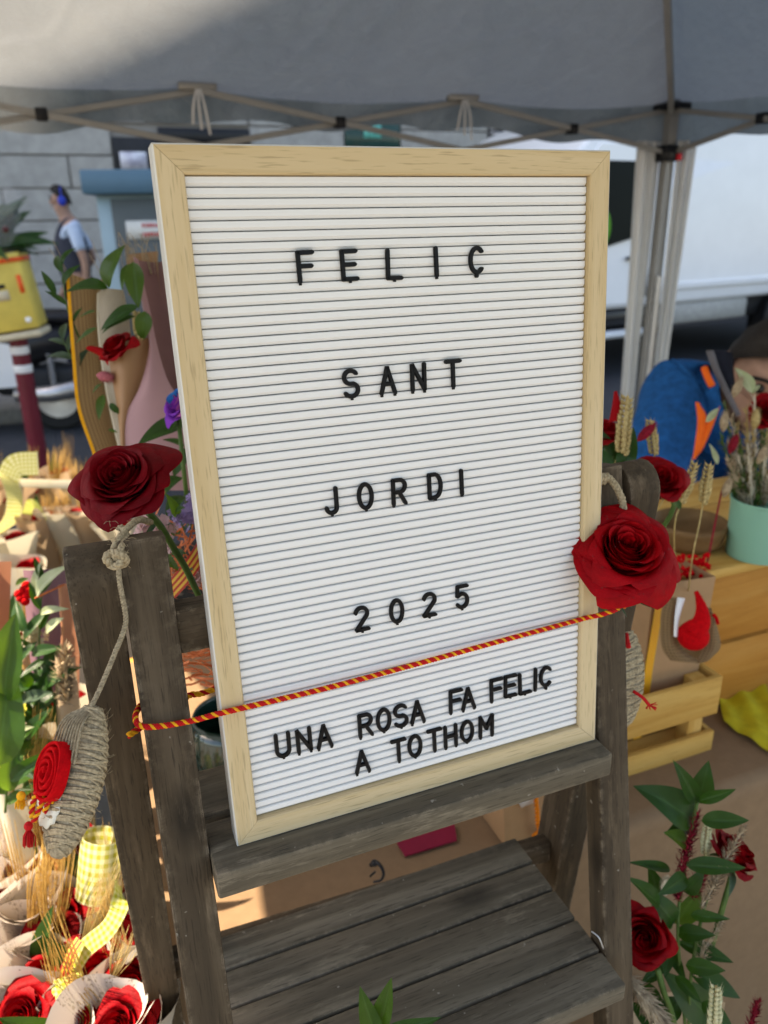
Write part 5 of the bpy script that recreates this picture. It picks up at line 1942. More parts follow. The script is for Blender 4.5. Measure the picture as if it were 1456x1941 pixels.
tag(mb.build('burgundy_card', mat('burgundy_card', (0.24, 0.008, 0.035), 0.5, 0.1), smooth=False, recalc=True), 'dark crimson card lying on the kraft paper under the upper shelf', 'card')
hk = MB()
hk.tube(curve([at(703, 1640, 0.905), at(712, 1634, 0.9), at(722, 1642, 0.895), at(727, 1656, 0.892), at(722, 1668, 0.893), at(708, 1672, 0.895)], 6), lambda t: 0.0026 - 0.0012 * t, 8)
hk.tube(curve([at(712, 1652, 0.9), at(706, 1657, 0.9), at(702, 1661, 0.902)], 4), 0.0013, 6)
hk.ell(at(710, 1636, 0.9), (0.0045, 0.0045, 0.0036))
tag(hk.build('metal_hook', m_black), 'small black metal hook on the kraft paper behind the middle shelf', 'hook')

# yellow cloth, wooden bowl, green pot
def ycl(s, t):
    a, b = on_z(1372, 1372, TZ + 0.006), on_z(1500, 1455, TZ + 0.006)
    p = a.lerp(b, s) + (U * 0.12 + B * 0.16) * t * (0.5 + 0.8 * s)
    return p + Z * (0.004 + 0.006 * noise.noise(p * 30) + 0.010 * math.sin(s * 6 + t * 3) ** 2 * t)
tag(MB().grid(ycl, 20, 16).build('yellow_cloth', mat('yellow_cloth', (0.50, 0.42, 0.02), 0.85, 0.15, 50)), 'rumpled mustard yellow cloth on the kraft paper below the wooden box', 'cloth')
bc = on_z(1302, 1032, BZ + 0.001)
bowl = MB().lathe([(0.001, 0.0), (0.042, 0.0), (0.052, 0.012), (0.057, 0.034), (0.0575, 0.042), (0.054, 0.042), (0.050, 0.016), (0.001, 0.008)], 32, 0, Matrix.Translation(bc))
tag(bowl.build('wooden_bowl', wood('brown_bowl_wood', (0.20, 0.11, 0.045), (0.11, 0.06, 0.025), (0.28, 0.17, 0.08), 26, 0.3, 0.5)), 'round brown wooden bowl on the box behind the wheat ears', 'bowl')
pc = on_z(1432, 1050, BZ + 0.001)
pot = thing('flower_pot', 'mint green tin pot holding a dried bouquet on the wooden box', 'pot', Matrix.Translation(pc))
m_mint = mat('mint_enamel', (0.21, 0.44, 0.33), 0.35, 0.05, 8)
MB().lathe([(0.001, 0), (0.043, 0), (0.044, 0.003), (0.047, 0.088), (0.0488, 0.089), (0.0488, 0.0925), (0.0462, 0.0925), (0.0455, 0.07), (0.001, 0.07)], 40, 0, Matrix.Translation(pc)).build('pot_body', m_mint, pot, autos=R(50))
dry = thing('dried_bouquet', 'dried flower bouquet with grasses and red tails in the mint green pot', 'bouquet', Matrix.Translation(pc + Z * 0.08))
dD = (pc - CAM).dot(C_FWD)
for i in range(46):
    x = random.uniform(1366, 1475)
    y = random.uniform(745, 930)
    b0_ = at(1432 + (x - 1432) * 0.45, 958, dD + random.uniform(-0.02, 0.02))
    t0_ = at(x, y, dD + random.uniform(-0.035, 0.035))
    m_ = random.choice([m_pampas, m_pampas, m_straw, m_stem, m_palegrass])
    plume(dry, [b0_, b0_.lerp(t0_, 0.5) + Z * 0.004, t0_], random.uniform(0.002, 0.006), m_, 'dried_stem', 70, 0.012, 0.9)
for (x, y, m_) in ((1390, 842, m_redplume), (1373, 800, m_pampas), (1398, 735, m_pampas), (1432, 795, m_wheat), (1445, 862, m_pampas), (1378, 925, m_pampas)):
    bunny_tail(dry, at(x, y, dD - 0.05), Z + C_RIGHT * random.uniform(-0.1, 0.4), 0.032, 0.0085, m_)
rose_head(dry, at(1458, 775, dD - 0.02), -C_FWD + Z * 0.4 - C_RIGHT * 0.4, 0.026, PET_C, 1.0)
for b_, t_ in (((1425, 745), (1402, 693)), ((1424, 746), (1442, 728)), ((1338, 800), (1364, 772)), ((1360, 880), (1346, 840))):
    leaf(dry, at(*b_, dD - 0.05), at(*t_, dD - 0.05), 'sun', 1.1)
mb = MB()
mb.tube([on_b(1340, 1070, 0.80), on_b(1368, 930, 0.83)], 0.0014, 6)
mb.build('red_stem', m_redplume, dry)

# ---------------------------------------------------------------- the two tied roses
rl = thing('red_rose', 'deep red open rose on its stem above the left ladder rail', 'rose', Matrix.Translation(at(245, 985, 0.56)), 'roses tied at either side of the letter board')
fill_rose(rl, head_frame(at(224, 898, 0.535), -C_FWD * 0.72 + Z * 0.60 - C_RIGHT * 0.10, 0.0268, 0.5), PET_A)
MB().tube(curve([at(282, 972, 0.558), at(306, 1000, 0.57), at(330, 1040, 0.585), at(356, 1085, 0.60), at(400, 1180, 0.61)], 8), 0.0026, 10).build('stem', m_stem, rl)
pleaf(rl, (300, 985), (268, 1030), 0.57, 0.565, 'grey', 0.7)
rr_ = thing('red_rose', 'bright red open rose with water drops tied over the right ladder rail', 'rose', Matrix.Translation(at(1150, 1130, 0.56)), 'roses tied at either side of the letter board')
RHM = head_frame(at(1192, 1034, 0.582), -C_FWD * 0.80 + Z * 0.60 + C_RIGHT * 0.05, 0.0315, 0.2)
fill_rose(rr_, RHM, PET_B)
MB().tube(curve([at(1156, 1110, 0.61), at(1146, 1142, 0.625), at(1139, 1172, 0.64), at(1130, 1220, 0.655), at(1118, 1300, 0.68)], 8), 0.0030, 10).build('stem', m_stem, rr_)
for b_, t_, w_ in (((1180, 1128), (1248, 1154), 0.55), ((1160, 1128), (1200, 1146), 0.8), ((1150, 1125), (1182, 1140), 0.9), ((1160, 1135), (1192, 1166), 0.5), ((1128, 1120), (1112, 1092), 0.6)):
    pleaf(rr_, b_, t_, 0.60, 0.592, 'grey', w_)
from mathutils.bvhtree import BVHTree
vsd, fsd = [], []
for me in PET_B:
    k0 = len(vsd)
    vsd += [v.co.copy() for v in me.vertices]
    fsd += [tuple(i + k0 for i in p.vertices) for p in me.polygons]
bvh = BVHTree.FromPolygons(vsd, fsd)
mb = MB()
prn = random.Random(3)
for i in range(70):
    hit, nrm_, _, _ = bvh.ray_cast(V((prn.uniform(-1.25, 1.25), prn.uniform(-1.25, 1.25), 3)), V((0, 0, -1)))
    if hit is not None:
        rd = prn.uniform(0.00022, 0.00055)
        mb.ell(RHM @ hit + (RHM.to_3x3() @ V((0, 0, 1))).normalized() * rd * 0.4, (rd,) * 3, None, 7, 5)
m_drop = bpy.data.materials.new('water')
nt, n, l, p = nodes_of(m_drop)
p.inputs['Base Color'].default_value = (0.8, 0.25, 0.25, 1)
p.inputs['Roughness'].default_value = 0.03
p.inputs['Transmission Weight'].default_value = 0.85
p.inputs['IOR'].default_value = 1.33
tag(mb.build('water_drops', m_drop, rr_), kind='stuff')

# ---------------------------------------------------------------- bouquets standing behind the board, left
bq = thing('tall_bouquet', 'tall bouquet wrapped in burlap, linen and pink paper behind the letter board', 'bouquet', Matrix.Translation(at(250, 900, 0.95)))
patch([(128, 516), (133, 590), (140, 680), (149, 770), (178, 858), (200, 930)], [(196, 526), (188, 590), (200, 680), (215, 770), (232, 850), (250, 930)], 0.97, -0.025, 14, 1.0).build('burlap_wrap', m_burlap, bq)
mb = MB().strip(curve([at(x, y, 0.965) for x, y in ((128, 516), (133, 590), (140, 680), (149, 770), (178, 858), (200, 930))], 8), C_RIGHT * 0.004 + C_FWD * 0.001)
mb.build('yellow_edging', m_cordy, bq)
patch([(184, 556), (184, 610), (192, 690), (206, 770), (222, 840), (236, 900)], [(234, 550), (246, 610), (252, 690), (256, 770), (262, 840), (270, 900)], 0.955, 0.012, 12, 0.95).build('linen_wrap', m_linen, bq)
patch([(184, 556), (184, 610), (192, 690), (206, 770), (222, 840), (236, 900)], [(188, 555), (189, 610), (198, 690), (213, 770), (229, 840), (243, 900)], 0.952, 0.001, 4, 0.952).build('linen_hem', m_cream, bq)
patch([(205, 672), (212, 715), (220, 760), (226, 810), (232, 870)], [(286, 640), (286, 700), (276, 760), (262, 810), (256, 870)], 0.935, 0.022, 12, 0.94).build('kraft_cone', m_brownp, bq)
patch([(240, 482), (240, 520), (244, 560)], [(300, 476), (300, 520), (306, 560)], 1.0, 0.0, 8, 1.0).build('card_back', m_brownp, bq)
# pink wrap: an open cone, the back high, the front flap low
patch([(257, 492), (268, 560), (277, 630), (288, 700), (304, 790), (318, 880)], [(330, 470), (348, 560), (372, 630), (392, 700), (400, 790), (400, 880)], 0.975, -0.03, 16, 0.97).build('pink_wrap', mat('shaded_pink_wrap', (0.25, 0.13, 0.12), 0.6, 0.1), bq)  # darker pink: shade inside the cone put into the paper colour
patch([(256, 492), (272, 590), (283, 650), (266, 730), (231, 800), (232, 850), (246, 930)], [(262, 492), (285, 590), (297, 650), (318, 720), (350, 775), (362, 850), (360, 930)], [.96, .95, .94, .92, .92, .92, .92], 0.012, 16, [.96, .95, .94, .93, .93, .93, .94]).build('pink_flap', m_pink, bq)
rose_head(bq, at(214, 652, 0.918), C_RIGHT * -0.5 + Z * 0.6 - C_FWD * 0.5, 0.0215, PET_D, 0.3)
patch([(163, 662), (190, 676), (206, 694)], [(176, 655), (204, 662), (214, 674)], 0.925, 0.006, 6).build('loose_petal', m_petal, bq)
bunny_tail(bq, at(199, 714, 0.925), C_RIGHT - Z * 0.2, 0.021, 0.0085, m_pinkplume)
wheat(bq, [at(266, 660, 0.93), at(262, 620, 0.93), at(258, 590, 0.93)], 0.035, 0.006, m_wheat, 0.0)
LV = [((207, 545), (213, 461), .95, .93, 'bright', 1.2), ((206, 548), (131, 534), .95, .92, 'dark', 1.0), ((252, 497), (262, 582), .93, .92, 'bright', 1.6), ((246, 500), (226, 545), .94, .93, 'bright', 1.0),
      ((262, 580), (186, 620), .92, .91, 'dark', 0.9), ((258, 600), (188, 625), .92, .91, 'dark', 0.8), ((185, 622), (140, 650), .93, .93, 'bright', 0.9), ((182, 590), (148, 600), .95, .95, 'bright', 0.8),
      ((196, 748), (186, 795), .94, .93, 'bright', 1.2), ((208, 765), (228, 785), .92, .92, 'dark', 1.2), ((193, 728), (172, 745), .94, .94, 'bright', 0.8), ((205, 815), (222, 818), .93, .93, 'bright', 1.2),
      ((106, 562), (78, 508), .95, .95, 'dark', 0.7), ((275, 590), (268, 645), .92, .92, 'bright', 1.3),
      ((355, 800), (261, 832), .84, .80, 'dark', 1.1), ((350, 845), (312, 830), .86, .84, 'dark', 0.9), ((352, 850), (328, 900), .86, .85, 'dark', 1.2), ((345, 905), (300, 930), .85, .82, 'dark', 1.1), ((352, 1000), (285, 1018), .8, .78, 'dark', 1.0), ((350, 940), (312, 968), .84, .8, 'dark', 1.0)]
for b_, t_, d0, d1, kd_, w_ in LV:
    pleaf(bq, b_, t_, d0, d1, kd_, min(1.5, w_ * 1.12))
sprig(bq, [at(150, 640, 0.98), at(128, 585, 0.97), at(120, 530, 0.96), at(118, 500, 0.96)], 5, 0.03, 'dark', None, 0.2, 0.8, 0.001)
sprig(bq, [at(160, 720, 0.99), at(132, 670, 0.98), at(118, 640, 0.98)], 5, 0.03, 'grey', None, 0.2, 0.9, 0.001)
gr = MB()
for i in range(26):
    x = random.uniform(236, 300)
    gr.tube(curve([at(x, 520, 0.99), at(x - 6 + random.uniform(-6, 6), 480, 0.99), at(x - 14 + random.uniform(-18, 14), 430 + random.uniform(0, 40), 0.99)], 4), 0.0004, 3)
for (x0, y0, x1, y1) in ((120, 520, 92, 470), (124, 522, 100, 455), (196, 540, 168, 480), (200, 540, 172, 452), (128, 520, 108, 488)):
    gr.tube(curve([at(x0, y0, 0.97), at((x0 + x1) / 2 + 4, (y0 + y1) / 2, 0.97), at(x1, y1, 0.97)], 4), 0.0004, 3)
tag(gr.build('dry_grass', m_pampas, bq), kind='stuff')
rb = thing('dyed_rose', 'blue and violet dyed rose half behind the left edge of the letter board', 'rose', Matrix.Translation(at(330, 800, 0.80)))
fill_rose(rb, head_frame(at(332, 760, 0.80), -C_FWD * 0.6 + Z * 0.4 - C_RIGHT * 0.6, 0.019, 0.4), PET_RAIN, core=False)
MB().tube([at(338, 790, 0.81), at(360, 1000, 0.84)], 0.0025, 8).build('stem', m_stem, rb)

# basket of orange raffia and small flowers between rail and board
ba = thing('raffia_basket', 'flower basket with orange raffia and striped ribbon seen between rail and board', 'basket', Matrix.Translation(at(360, 1330, 0.82)))
mb = MB()
for i in range(240):
    y = random.uniform(1215, 1300) if i > 110 else random.uniform(985, 1130)
    x = random.uniform(300, 470) if i > 110 else random.uniform(255, 420)
    d_ = random.uniform(0.72, 0.80)
    ln_ = random.uniform(20, 90)
    an = random.uniform(-0.35, 0.35) if i > 110 else random.uniform(-1.6, 1.6)
    p = at(x, y, d_)
    q = at(x + ln_ * math.cos(an), y + ln_ * math.sin(an), d_ + random.uniform(-0.01, 0.01))
    mid_ = p.lerp(q, 0.5) + V((random.uniform(-1, 1), random.uniform(-1, 1), random.uniform(-1, 1))) * 0.006
    mb.strip(curve([p, mid_, q], 4), V((random.uniform(-1, 1), random.uniform(-1, 1), random.uniform(0, 1))).normalized() * 0.0022)
tag(mb.build('raffia', m_raffia, ba), kind='stuff')
mb = MB().strip(curve([at(322, 1122, 0.70), at(350, 1090, 0.69), at(375, 1055, 0.69), at(398, 1015, 0.71)], 8), (C_RIGHT * 0.55 + C_DOWN * 0.75) * 0.016 + C_FWD * 0.004)
mb.build('striped_ribbon', m_stripe, ba)
for i in range(34):
    x, y = random.uniform(270, 400), random.uniform(955, 1110)
    if i > 20:
        x, y = random.uniform(335, 420), random.uniform(1120, 1240)
    d_ = random.uniform(0.70, 0.76)
    leaf(ba, at(x, y, d_), at(x + random.uniform(-35, 35), y + random.uniform(-35, 30), d_ - 0.02), random.choice(['dark', 'dark', 'grey', 'bright']), 1.0)
def blossom(parent, cx, cy, d_, spread, n, r, m, name):
    mb_ = MB()
    for i in range(n):
        c_ = at(cx + random.gauss(0, spread), cy + random.gauss(0, spread), d_ + random.uniform(-0.01, 0.01))
        nx = V((random.uniform(-1, 1), random.uniform(-1, 0), random.uniform(0, 1))).normalized()
        fm = axis_frame(c_, nx)
        for k in range(5):
            a_ = 2 * PI * k / 5
            p1, p2, p3 = fm @ V((0, 0, 0)), fm @ V((r * math.cos(a_ - .5), r * math.sin(a_ - .5), r * .3)), fm @ V((r * math.cos(a_ + .5), r * math.sin(a_ + .5), r * .3))
            mb_.add([p1, p2, fm @ V((r * 1.3 * math.cos(a_), r * 1.3 * math.sin(a_), r * .25)), p3], [(0, 1, 2, 3)])
    return tag(mb_.build(name, m, parent), kind='stuff')
m_blush = mat('blush_blossom', (0.55, 0.36, 0.36), 0.7, 0.2, 100, trans=0.25)
m_lav = mat('lavender_blossom', (0.32, 0.24, 0.46), 0.7, 0.2, 100, trans=0.2)
blossom(ba, 292, 1000, 0.69, 20, 60, 0.0045, m_blush, 'blush_blossoms')
blossom(ba, 385, 1085, 0.71, 14, 30, 0.0045, m_blush, 'blush_blossoms')
blossom(ba, 358, 972, 0.72, 12, 40, 0.0035, m_lav, 'lavender_blossoms')
vc = on_z(420, 1545, TZ)
va = tag(MB().lathe([(0.001, 0), (0.05, 0.0), (0.058, 0.03), (0.06, 0.1), (0.05, 0.16), (0.044, 0.175), (0.042, 0.17), (0.05, 0.1), (0.001, 0.02)], 32, 0, Matrix.Translation(on_z(455, 1560, TZ))).build(
    'glass_vase', mat('dark_green_glass', (0.008, 0.028, 0.022), 0.06, 0.2, 5, spec=0.9), ba), None)

# ---------------------------------------------------------------- lower left: wrapped roses in sunlight
WR = [
    (0, 30, 1612, 0.93, 'wrapped rose at the left edge below the red tassel', -2.04, (0.0, 0.30)),
    (4, 100, 1598, 0.95, 'rose in printed paper directly behind the red felt rose ornament', -2.19, (0.1, 0.30)),
    (0, 12, 1748, 0.86, 'rose in printed paper cut by the left edge beside barley straws', -0.66, (0.05, 0.30)),
    (4, 112, 1752, 0.86, 'shaded rose in a wavy printed paper in the middle of the cluster', -2.13, (0.05, 0.30)),
    (0, 58, 1868, 0.78, 'dark rose deep in its printed paper near the lower left corner', -2.23, (0.0, 0.30)),
    (1, 214, 1795, 0.83, 'bright sunlit rose beside the left ladder leg', -0.66, (-0.2, 0.30)),
    (1, 246, 1893, 0.76, 'rose in dotted paper lowest beside the left ladder leg', -1.29, (-0.15, 0.30)),
    (4, 128, 1862, 0.79, 'rose half hidden behind the yellow gingham ribbon', -1.42, (0.0, 0.30)),
    (0, 150, 1950, 0.72, 'rose in printed paper at the bottom edge under the ribbon', -0.26, (0.0, 0.30)),
    (1, 20, 1945, 0.72, 'rose in dotted paper in the bottom left corner', -2.06, (0.1, 0.30)),
    (0, 66, 1668, 0.90, 'rose in printed paper tucked between the barley bundles', -1.60, (0.05, 0.30)),
    (4, -12, 1665, 0.90, 'rose at the far left edge above the barley straws', -0.80, (0.05, 0.30)),
    (0, 168, 1712, 0.89, 'rose in printed paper right under the gingham bow', -1.50, (-0.05, 0.30)),
    (4, 66, 1800, 0.82, 'rose in printed paper left of the middle barley bundle', -1.80, (0.05, 0.30)),
    (0, 190, 1862, 0.79, 'rose between the lime ribbon and the dotted paper', -0.90, (-0.1, 0.30)),
    (1, 75, 1950, 0.73, 'rose in dotted paper at the bottom edge left of the ribbon', -1.40, (0.05, 0.30)),
    (4, 210, 1965, 0.70, 'rose at the bottom edge against the left ladder leg', -1.90, (-0.1, 0.30)),
]
low = []
for k, px, py, d_, lb, sp_, tl in WR:
    low.append(wrapped(k, px, py, d_, lb, sp_, tl))
# far sunlit cones
FR = [(2, 75, 1000, 1.90, 'leftmost tan cone of the front row on the far table', -1.79), (3, 128, 985, 1.92, 'cream cone in the middle of the far table', -1.88), (2, 172, 990, 1.94, 'tan cone with a red rim beside the left red rose', -2.11),
      (3, 25, 1035, 1.80, 'pale cone at the left edge of the far table', -1.38), (3, 40, 1085, 1.70, 'small white cone lowest on the far table', -2.24), (2, 110, 915, 2.08, 'cone at the back of the far table under the post', -1.75),
      (3, 160, 930, 2.1, 'cream cone at the back beside the red rose', -1.35), (2, 45, 935, 2.05, 'cone behind the yellow ribbon on the far table', -2.17), (3, 235, 1010, 1.9, 'cream cone just above the twine knot', -1.70), (2, -25, 960, 1.9, 'cone at the far left under the gingham bow', -1.63)]
far = [wrapped(k, px, py, d_, lb, sp_, (0.0, 0.12), 'wrapped roses on the far table') for k, px, py, d_, lb, sp_ in FR]
mb = MB()
wc = thing('white_crate', 'white wooden crate frame among the sunlit cones on the far table', 'crate', Matrix.Translation(at(90, 1000, 2.0)))
for (a_, b_, w_) in (((26, 915), (220, 921), 0.02), ((36, 915), (34, 975), 0.018), ((218, 921), (216, 1010), 0.018)):
    beam('rail', at(*a_, 1.86), at(*b_, 1.86), C_DOWN if b_[1] == 921 else C_RIGHT, w_, 0.014, m_cream, wc)  # cream on the white rails puts warm sunlight into their colour

def ribbon(parent, pts, w, wid_dir, m, name='gingham_ribbon', n=8, raw=False):
    P = curve([at(*p) for p in pts], n)
    ws = []
    k = len(P)
    for i in range(k):
        t_ = (P[min(i + 1, k - 1)] - P[max(0, i - 1)]).normalized()
        v = wid_dir(i / (k - 1)) if callable(wid_dir) else wid_dir
        v = v.normalized() if raw else (v - t_ * v.dot(t_)).normalized()
        ws.append(v * w)
    return MB().strip(P, ws).build(name, m, parent)
# wide loop, drooping tail and short tails near the ladder leg
loop = []
for i in range(22):
    a_ = 2 * PI * i / 21 + 0.5
    loop.append((188 + 40 * math.cos(a_), 1640 + 20 * math.sin(a_) * -1, 0.86 + 0.022 * math.sin(a_)))
ribbon(low[5], loop, 0.062, -C_DOWN * 0.9 + C_FWD * 0.25, m_ging, n=3, raw=True)
ribbon(low[6], [(222, 1672, 0.80), (228, 1712, 0.775), (205, 1760, 0.765), (160, 1800, 0.765), (134, 1850, 0.76), (126, 1900, 0.75)], 0.019, lambda t: C_RIGHT * (0.5 + 0.3 * t) + C_DOWN * 0.6 - C_FWD * 0.5, m_ging2)
ribbon(low[6], [(152, 1782, 0.762), (136, 1808, 0.758), (126, 1840, 0.756), (122, 1862, 0.76)], 0.012, C_RIGHT * 0.9 - C_FWD * 0.3, m_stripe, 'striped_ribbon')
ribbon(low[7], [(128, 1850, 0.75), (120, 1890, 0.735), (108, 1960, 0.72)], 0.028, C_RIGHT - C_FWD * 0.5, m_ging2)
ribbon(low[7], [(130, 1850, 0.75), (140, 1890, 0.735), (146, 1960, 0.72)], 0.026, C_RIGHT + C_FWD * 0.5, m_ging2)
awns(low[3], at(100, 1790, 0.83), at(108, 1590, 0.83), 60, 0.006, 0.022, m_straw_o)
awns(low[2], at(62, 1760, 0.84), at(92, 1610, 0.84), 50, 0.005, 0.018, m_straw_o)
awns(low[5], at(160, 1800, 0.79), at(222, 1640, 0.80), 50, 0.005, 0.016, m_straw)
awns(low[6], at(215, 1850, 0.75), at(245, 1770, 0.75), 30, 0.004, 0.016, m_straw)
awns(low[7], at(130, 1850, 0.745), at(178, 1905, 0.735), 36, 0.004, 0.014, m_straw_o)
ribbon(far[7], [(-6, 895, 1.85), (14, 905, 1.82), (28, 945, 1.8), (20, 985, 1.8), (-10, 1010, 1.8)], 0.05, C_FWD + C_RIGHT * 0.3, m_ging)
ribbon(far[7], [(16, 905, 1.82), (30, 882, 1.82), (72, 878, 1.82)], 0.055, C_DOWN + C_RIGHT * 0.1, m_ging)
ribbon(far[0], [(88, 985, 1.8), (75, 962, 1.8), (60, 955, 1.8), (50, 975, 1.8)], 0.03, C_FWD + C_DOWN, m_ging2)
for k_, (x0, y0, x1, y1) in ((5, (105, 920, 112, 850)), (1, (128, 980, 120, 930)), (6, (150, 930, 142, 868)), (0, (90, 1000, 96, 940)), (2, (168, 985, 160, 930))):
    awns(far[k_], at(x0, y0, 1.95), at(x1, y1, 1.95), 30, 0.008, 0.03, m_straw_o, rad=0.0009)

# middle left: papers and foliage between the far cones and the near ones
pl = thing('paper_bouquet', 'plum paper bouquet with red berries and pale leaves left of the rail', 'bouquet', Matrix.Translation(at(80, 1330, 1.0)))
patch([(44, 1080), (52, 1200), (66, 1320)], [(130, 1075), (140, 1200), (140, 1320)], 1.02, 0.03, 14).build('plum_wrap', m_plum, pl)
patch([(110, 1110), (116, 1200), (112, 1300), (118, 1420)], [(150, 1100), (152, 1200), (150, 1300), (152, 1420)], 0.96, 0.02, 10, 0.98).build('kraft_wrap', m_salmon, pl)
patch([(104, 1240), (106, 1320), (112, 1420), (118, 1540)], [(142, 1245), (150, 1320), (158, 1420), (166, 1540)], 0.92, 0.015, 10, 0.93).build('kraft_wrap', m_kraftp, pl)
patch([(-20, 1060), (-20, 1160), (-20, 1300)], [(22, 1064), (18, 1160), (8, 1300)], 0.98, 0.02, 8).build('salmon_wrap', m_salmon, pl)
for b_, t_, d_, kd_, w_ in (((70, 1130), (110, 1068), .93, 'sun', 1.1), ((72, 1128), (64, 1070), .95, 'sun', 0.9), ((78, 1165), (112, 1148), .93, 'sun', 0.7), ((88, 1200), (112, 1170), .93, 'sun', 1.2),
                          ((10, 1330), (22, 1165), .86, 'bright', 1.5), ((0, 1450), (12, 1290), .86, 'bright', 1.2), ((30, 1110), (52, 1095), .95, 'bright', 0.9), ((86, 1250), (34, 1285), .92, 'dark', 1.1), ((60, 1300), (28, 1268), .92, 'dark', 1.1), ((86, 1300), (136, 1262), .92, 'dark', 1.0),
                          ((60, 1240), (110, 1225), .93, 'dark', 1.0), ((20, 1480), (90, 1425), .86, 'dark', 0.9), ((0, 1400), (40, 1375), .88, 'sun', 0.9), ((18, 1500), (22, 1410), .88, 'bright', 0.9), ((0, 1330), (30, 1355), .9, 'bright', 1.2), ((40, 1330), (90, 1310), .92, 'grey', 1.0), ((-10, 1260), (40, 1300), .9, 'dark', 1.0), ((50, 1400), (80, 1350), .9, 'dark', 1.0), ((30, 1440), (70, 1480), .88, 'grey', 0.9)):
    pleaf(pl, b_, t_, d_, d_ - 0.02, kd_, w_)
mb = MB()
for (x, y) in ((45, 1118), (52, 1128), (40, 1134), (48, 1140), (56, 1118), (36, 1126), (50, 1110)):
    mb.ell(at(x, y, 0.95), (0.0055, 0.0055, 0.0055), None, 10, 8)
tag(mb.build('red_berries', m_red_felt, pl), kind='stuff')
sprig(pl, [at(70, 1420, 0.95), at(72, 1300, 0.94), at(76, 1180, 0.94), at(82, 1090, 0.94)], 8, 0.036, 'dark')
sprig(pl, [at(20, 1520, 0.93), at(36, 1400, 0.92), at(50, 1330, 0.92)], 7, 0.035, 'bright')
MB().tube([at(66, 1134, 0.93), at(122, 1108, 0.93)], 0.0011, 6).build('orange_twig', m_raffia, pl)
blossom(pl, 62, 1200, 0.95, 12, 30, 0.006, mat('cream_blossom', (0.65, 0.58, 0.42), 0.7, 0.15, 80, trans=0.3), 'cream_blossoms')
blossom(pl, 20, 1350, 0.9, 14, 30, 0.006, mat('yellow_blossom', (0.60, 0.55, 0.08), 0.7, 0.2, 80, trans=0.3), 'yellow_blossoms')
plume(pl, [at(128, 1330, 0.91), at(122, 1270, 0.91), at(124, 1230, 0.91)], 0.008, m_pampas, 'pampas_plume', 300, 0.014)
wr2 = [(20, 1560, 0.95), (70, 1545, 0.95)]
patch([(-10, 1500), (10, 1590), (30, 1680)], [(40, 1470), (60, 1560), (84, 1660)], 0.93, 0.02, 10, 0.92).build('cream_wrap', m_cream, pl)
for (x0, y0, x1, y1) in ((4, 1500, -10, 1420), (20, 1500, 30, 1430), (70, 1460, 84, 1340), (60, 1480, 62, 1400)):
    awns(pl, at(x0, y0, 0.9), at(x1, y1, 0.9), 24, 0.004, 0.014, m_straw_o)

for k_, px, py, d_, lb in ((2, 24, 1232, 1.16, 'kraft wrapped rose left of the pale leaves at mid height'), (3, 96, 1352, 1.10, 'cream wrapped rose above the strap of the left rope ornament'),
                           (2, 6, 1420, 1.04, 'kraft wrapped rose at the left edge level with the red felt rose'), (0, 66, 1478, 1.00, 'printed paper rose just above the yellow tassel')):
    far.append(wrapped(k_, px, py, d_, lb, -1.75 + 0.3 * math.sin(px), (0.0, 0.2)))
for pts_, n_, kd_ in (([(120, 1500, .94), (112, 1400, .93), (100, 1320, .93), (88, 1260, .94)], 9, 'dark'), ([(40, 1520, .92), (54, 1440, .91), (60, 1370, .91), (74, 1310, .92)], 9, 'dark'),
                      ([(-10, 1400, .93), (10, 1320, .92), (36, 1250, .92), (52, 1190, .93)], 8, 'dark'), ([(10, 1540, .9), (16, 1470, .89), (34, 1400, .89)], 7, 'bright')):
    sprig(pl, [at(*q) for q in pts_], n_, 0.042, kd_, None, 0.15, 1.2)

# ---------------------------------------------------------------- right: wheat, second rose, plants over the rail
wh = thing('wheat_stem', 'wheat ear left of the blue jacket nearest the board', 'wheat', Matrix.Translation(at(1168, 880, 0.85)), 'wheat ears at the right rail')
wheat(wh, [L(0.495, 0.79, TZ + 0.10), at(1158, 900, .87), at(1188, 752, .86)], 0.066, 0.0085, None, 0, True, 'grain_ear', 11)
for pts, el, lb in (([(1250, 960), (1245, 900), (1232, 796)], 0.04, 'wheat ear with a red tail beside it above the second rose'), ([(1278, 1010), (1292, 950), (1318, 878)], 0.048, 'wheat ear leaning right in front of the wooden bowl'), ([(1312, 1060), (1328, 980), (1344, 880)], 0.046, 'thin wheat ear between the second rose and green pot')):
    d_ = 0.88
    w2 = thing('wheat_stem', lb, 'wheat', Matrix.Translation(at(*pts[0], d_)), 'wheat ears at the right rail')
    foot = L(0.51, 0.80, TZ + 0.10) if pts[0][0] == 1250 else on_b(1285 + (pts[0][0] - 1280) * 0.6, 1130, gb0 + 0.03)
    wheat(w2, [foot] + [at(x, y, d_) for x, y in pts], el, 0.0065, None, 0, True, 'grain_ear')
r2 = thing('red_rose', 'red rose behind the right rail top among wheat ears', 'rose', Matrix.Translation(at(1255, 960, 0.84)))
fill_rose(r2, head_frame(at(1256, 904, 0.83), -C_FWD * 0.85 + Z * 0.5, 0.0245, 0.9), PET_D)
BKT = L(0.50, 0.80, TZ + 0.10)
MB().tube(curve([at(1258, 930, .85), at(1250, 1010, .87), BKT + U * 0.02], 6), 0.0028, 8).build('stem', m_stem, r2)
bunny_tail(r2, at(1225, 820, 0.83), C_RIGHT * 0.8 + Z * 0.9, 0.026, 0.007, m_redplume)
for b_, t_ in (((1175, 900), (1205, 810)), ((1160, 905), (1140, 845)), ((1190, 900), (1200, 850)), ((1290, 965), (1275, 940))):
    pleaf(r2, b_, t_, 0.86, 0.85, 'dark', 1.1)
r3 = thing('red_rose', 'dark red rose bud touching the right side of the frame', 'rose', Matrix.Translation(at(1150, 860, 0.88)))
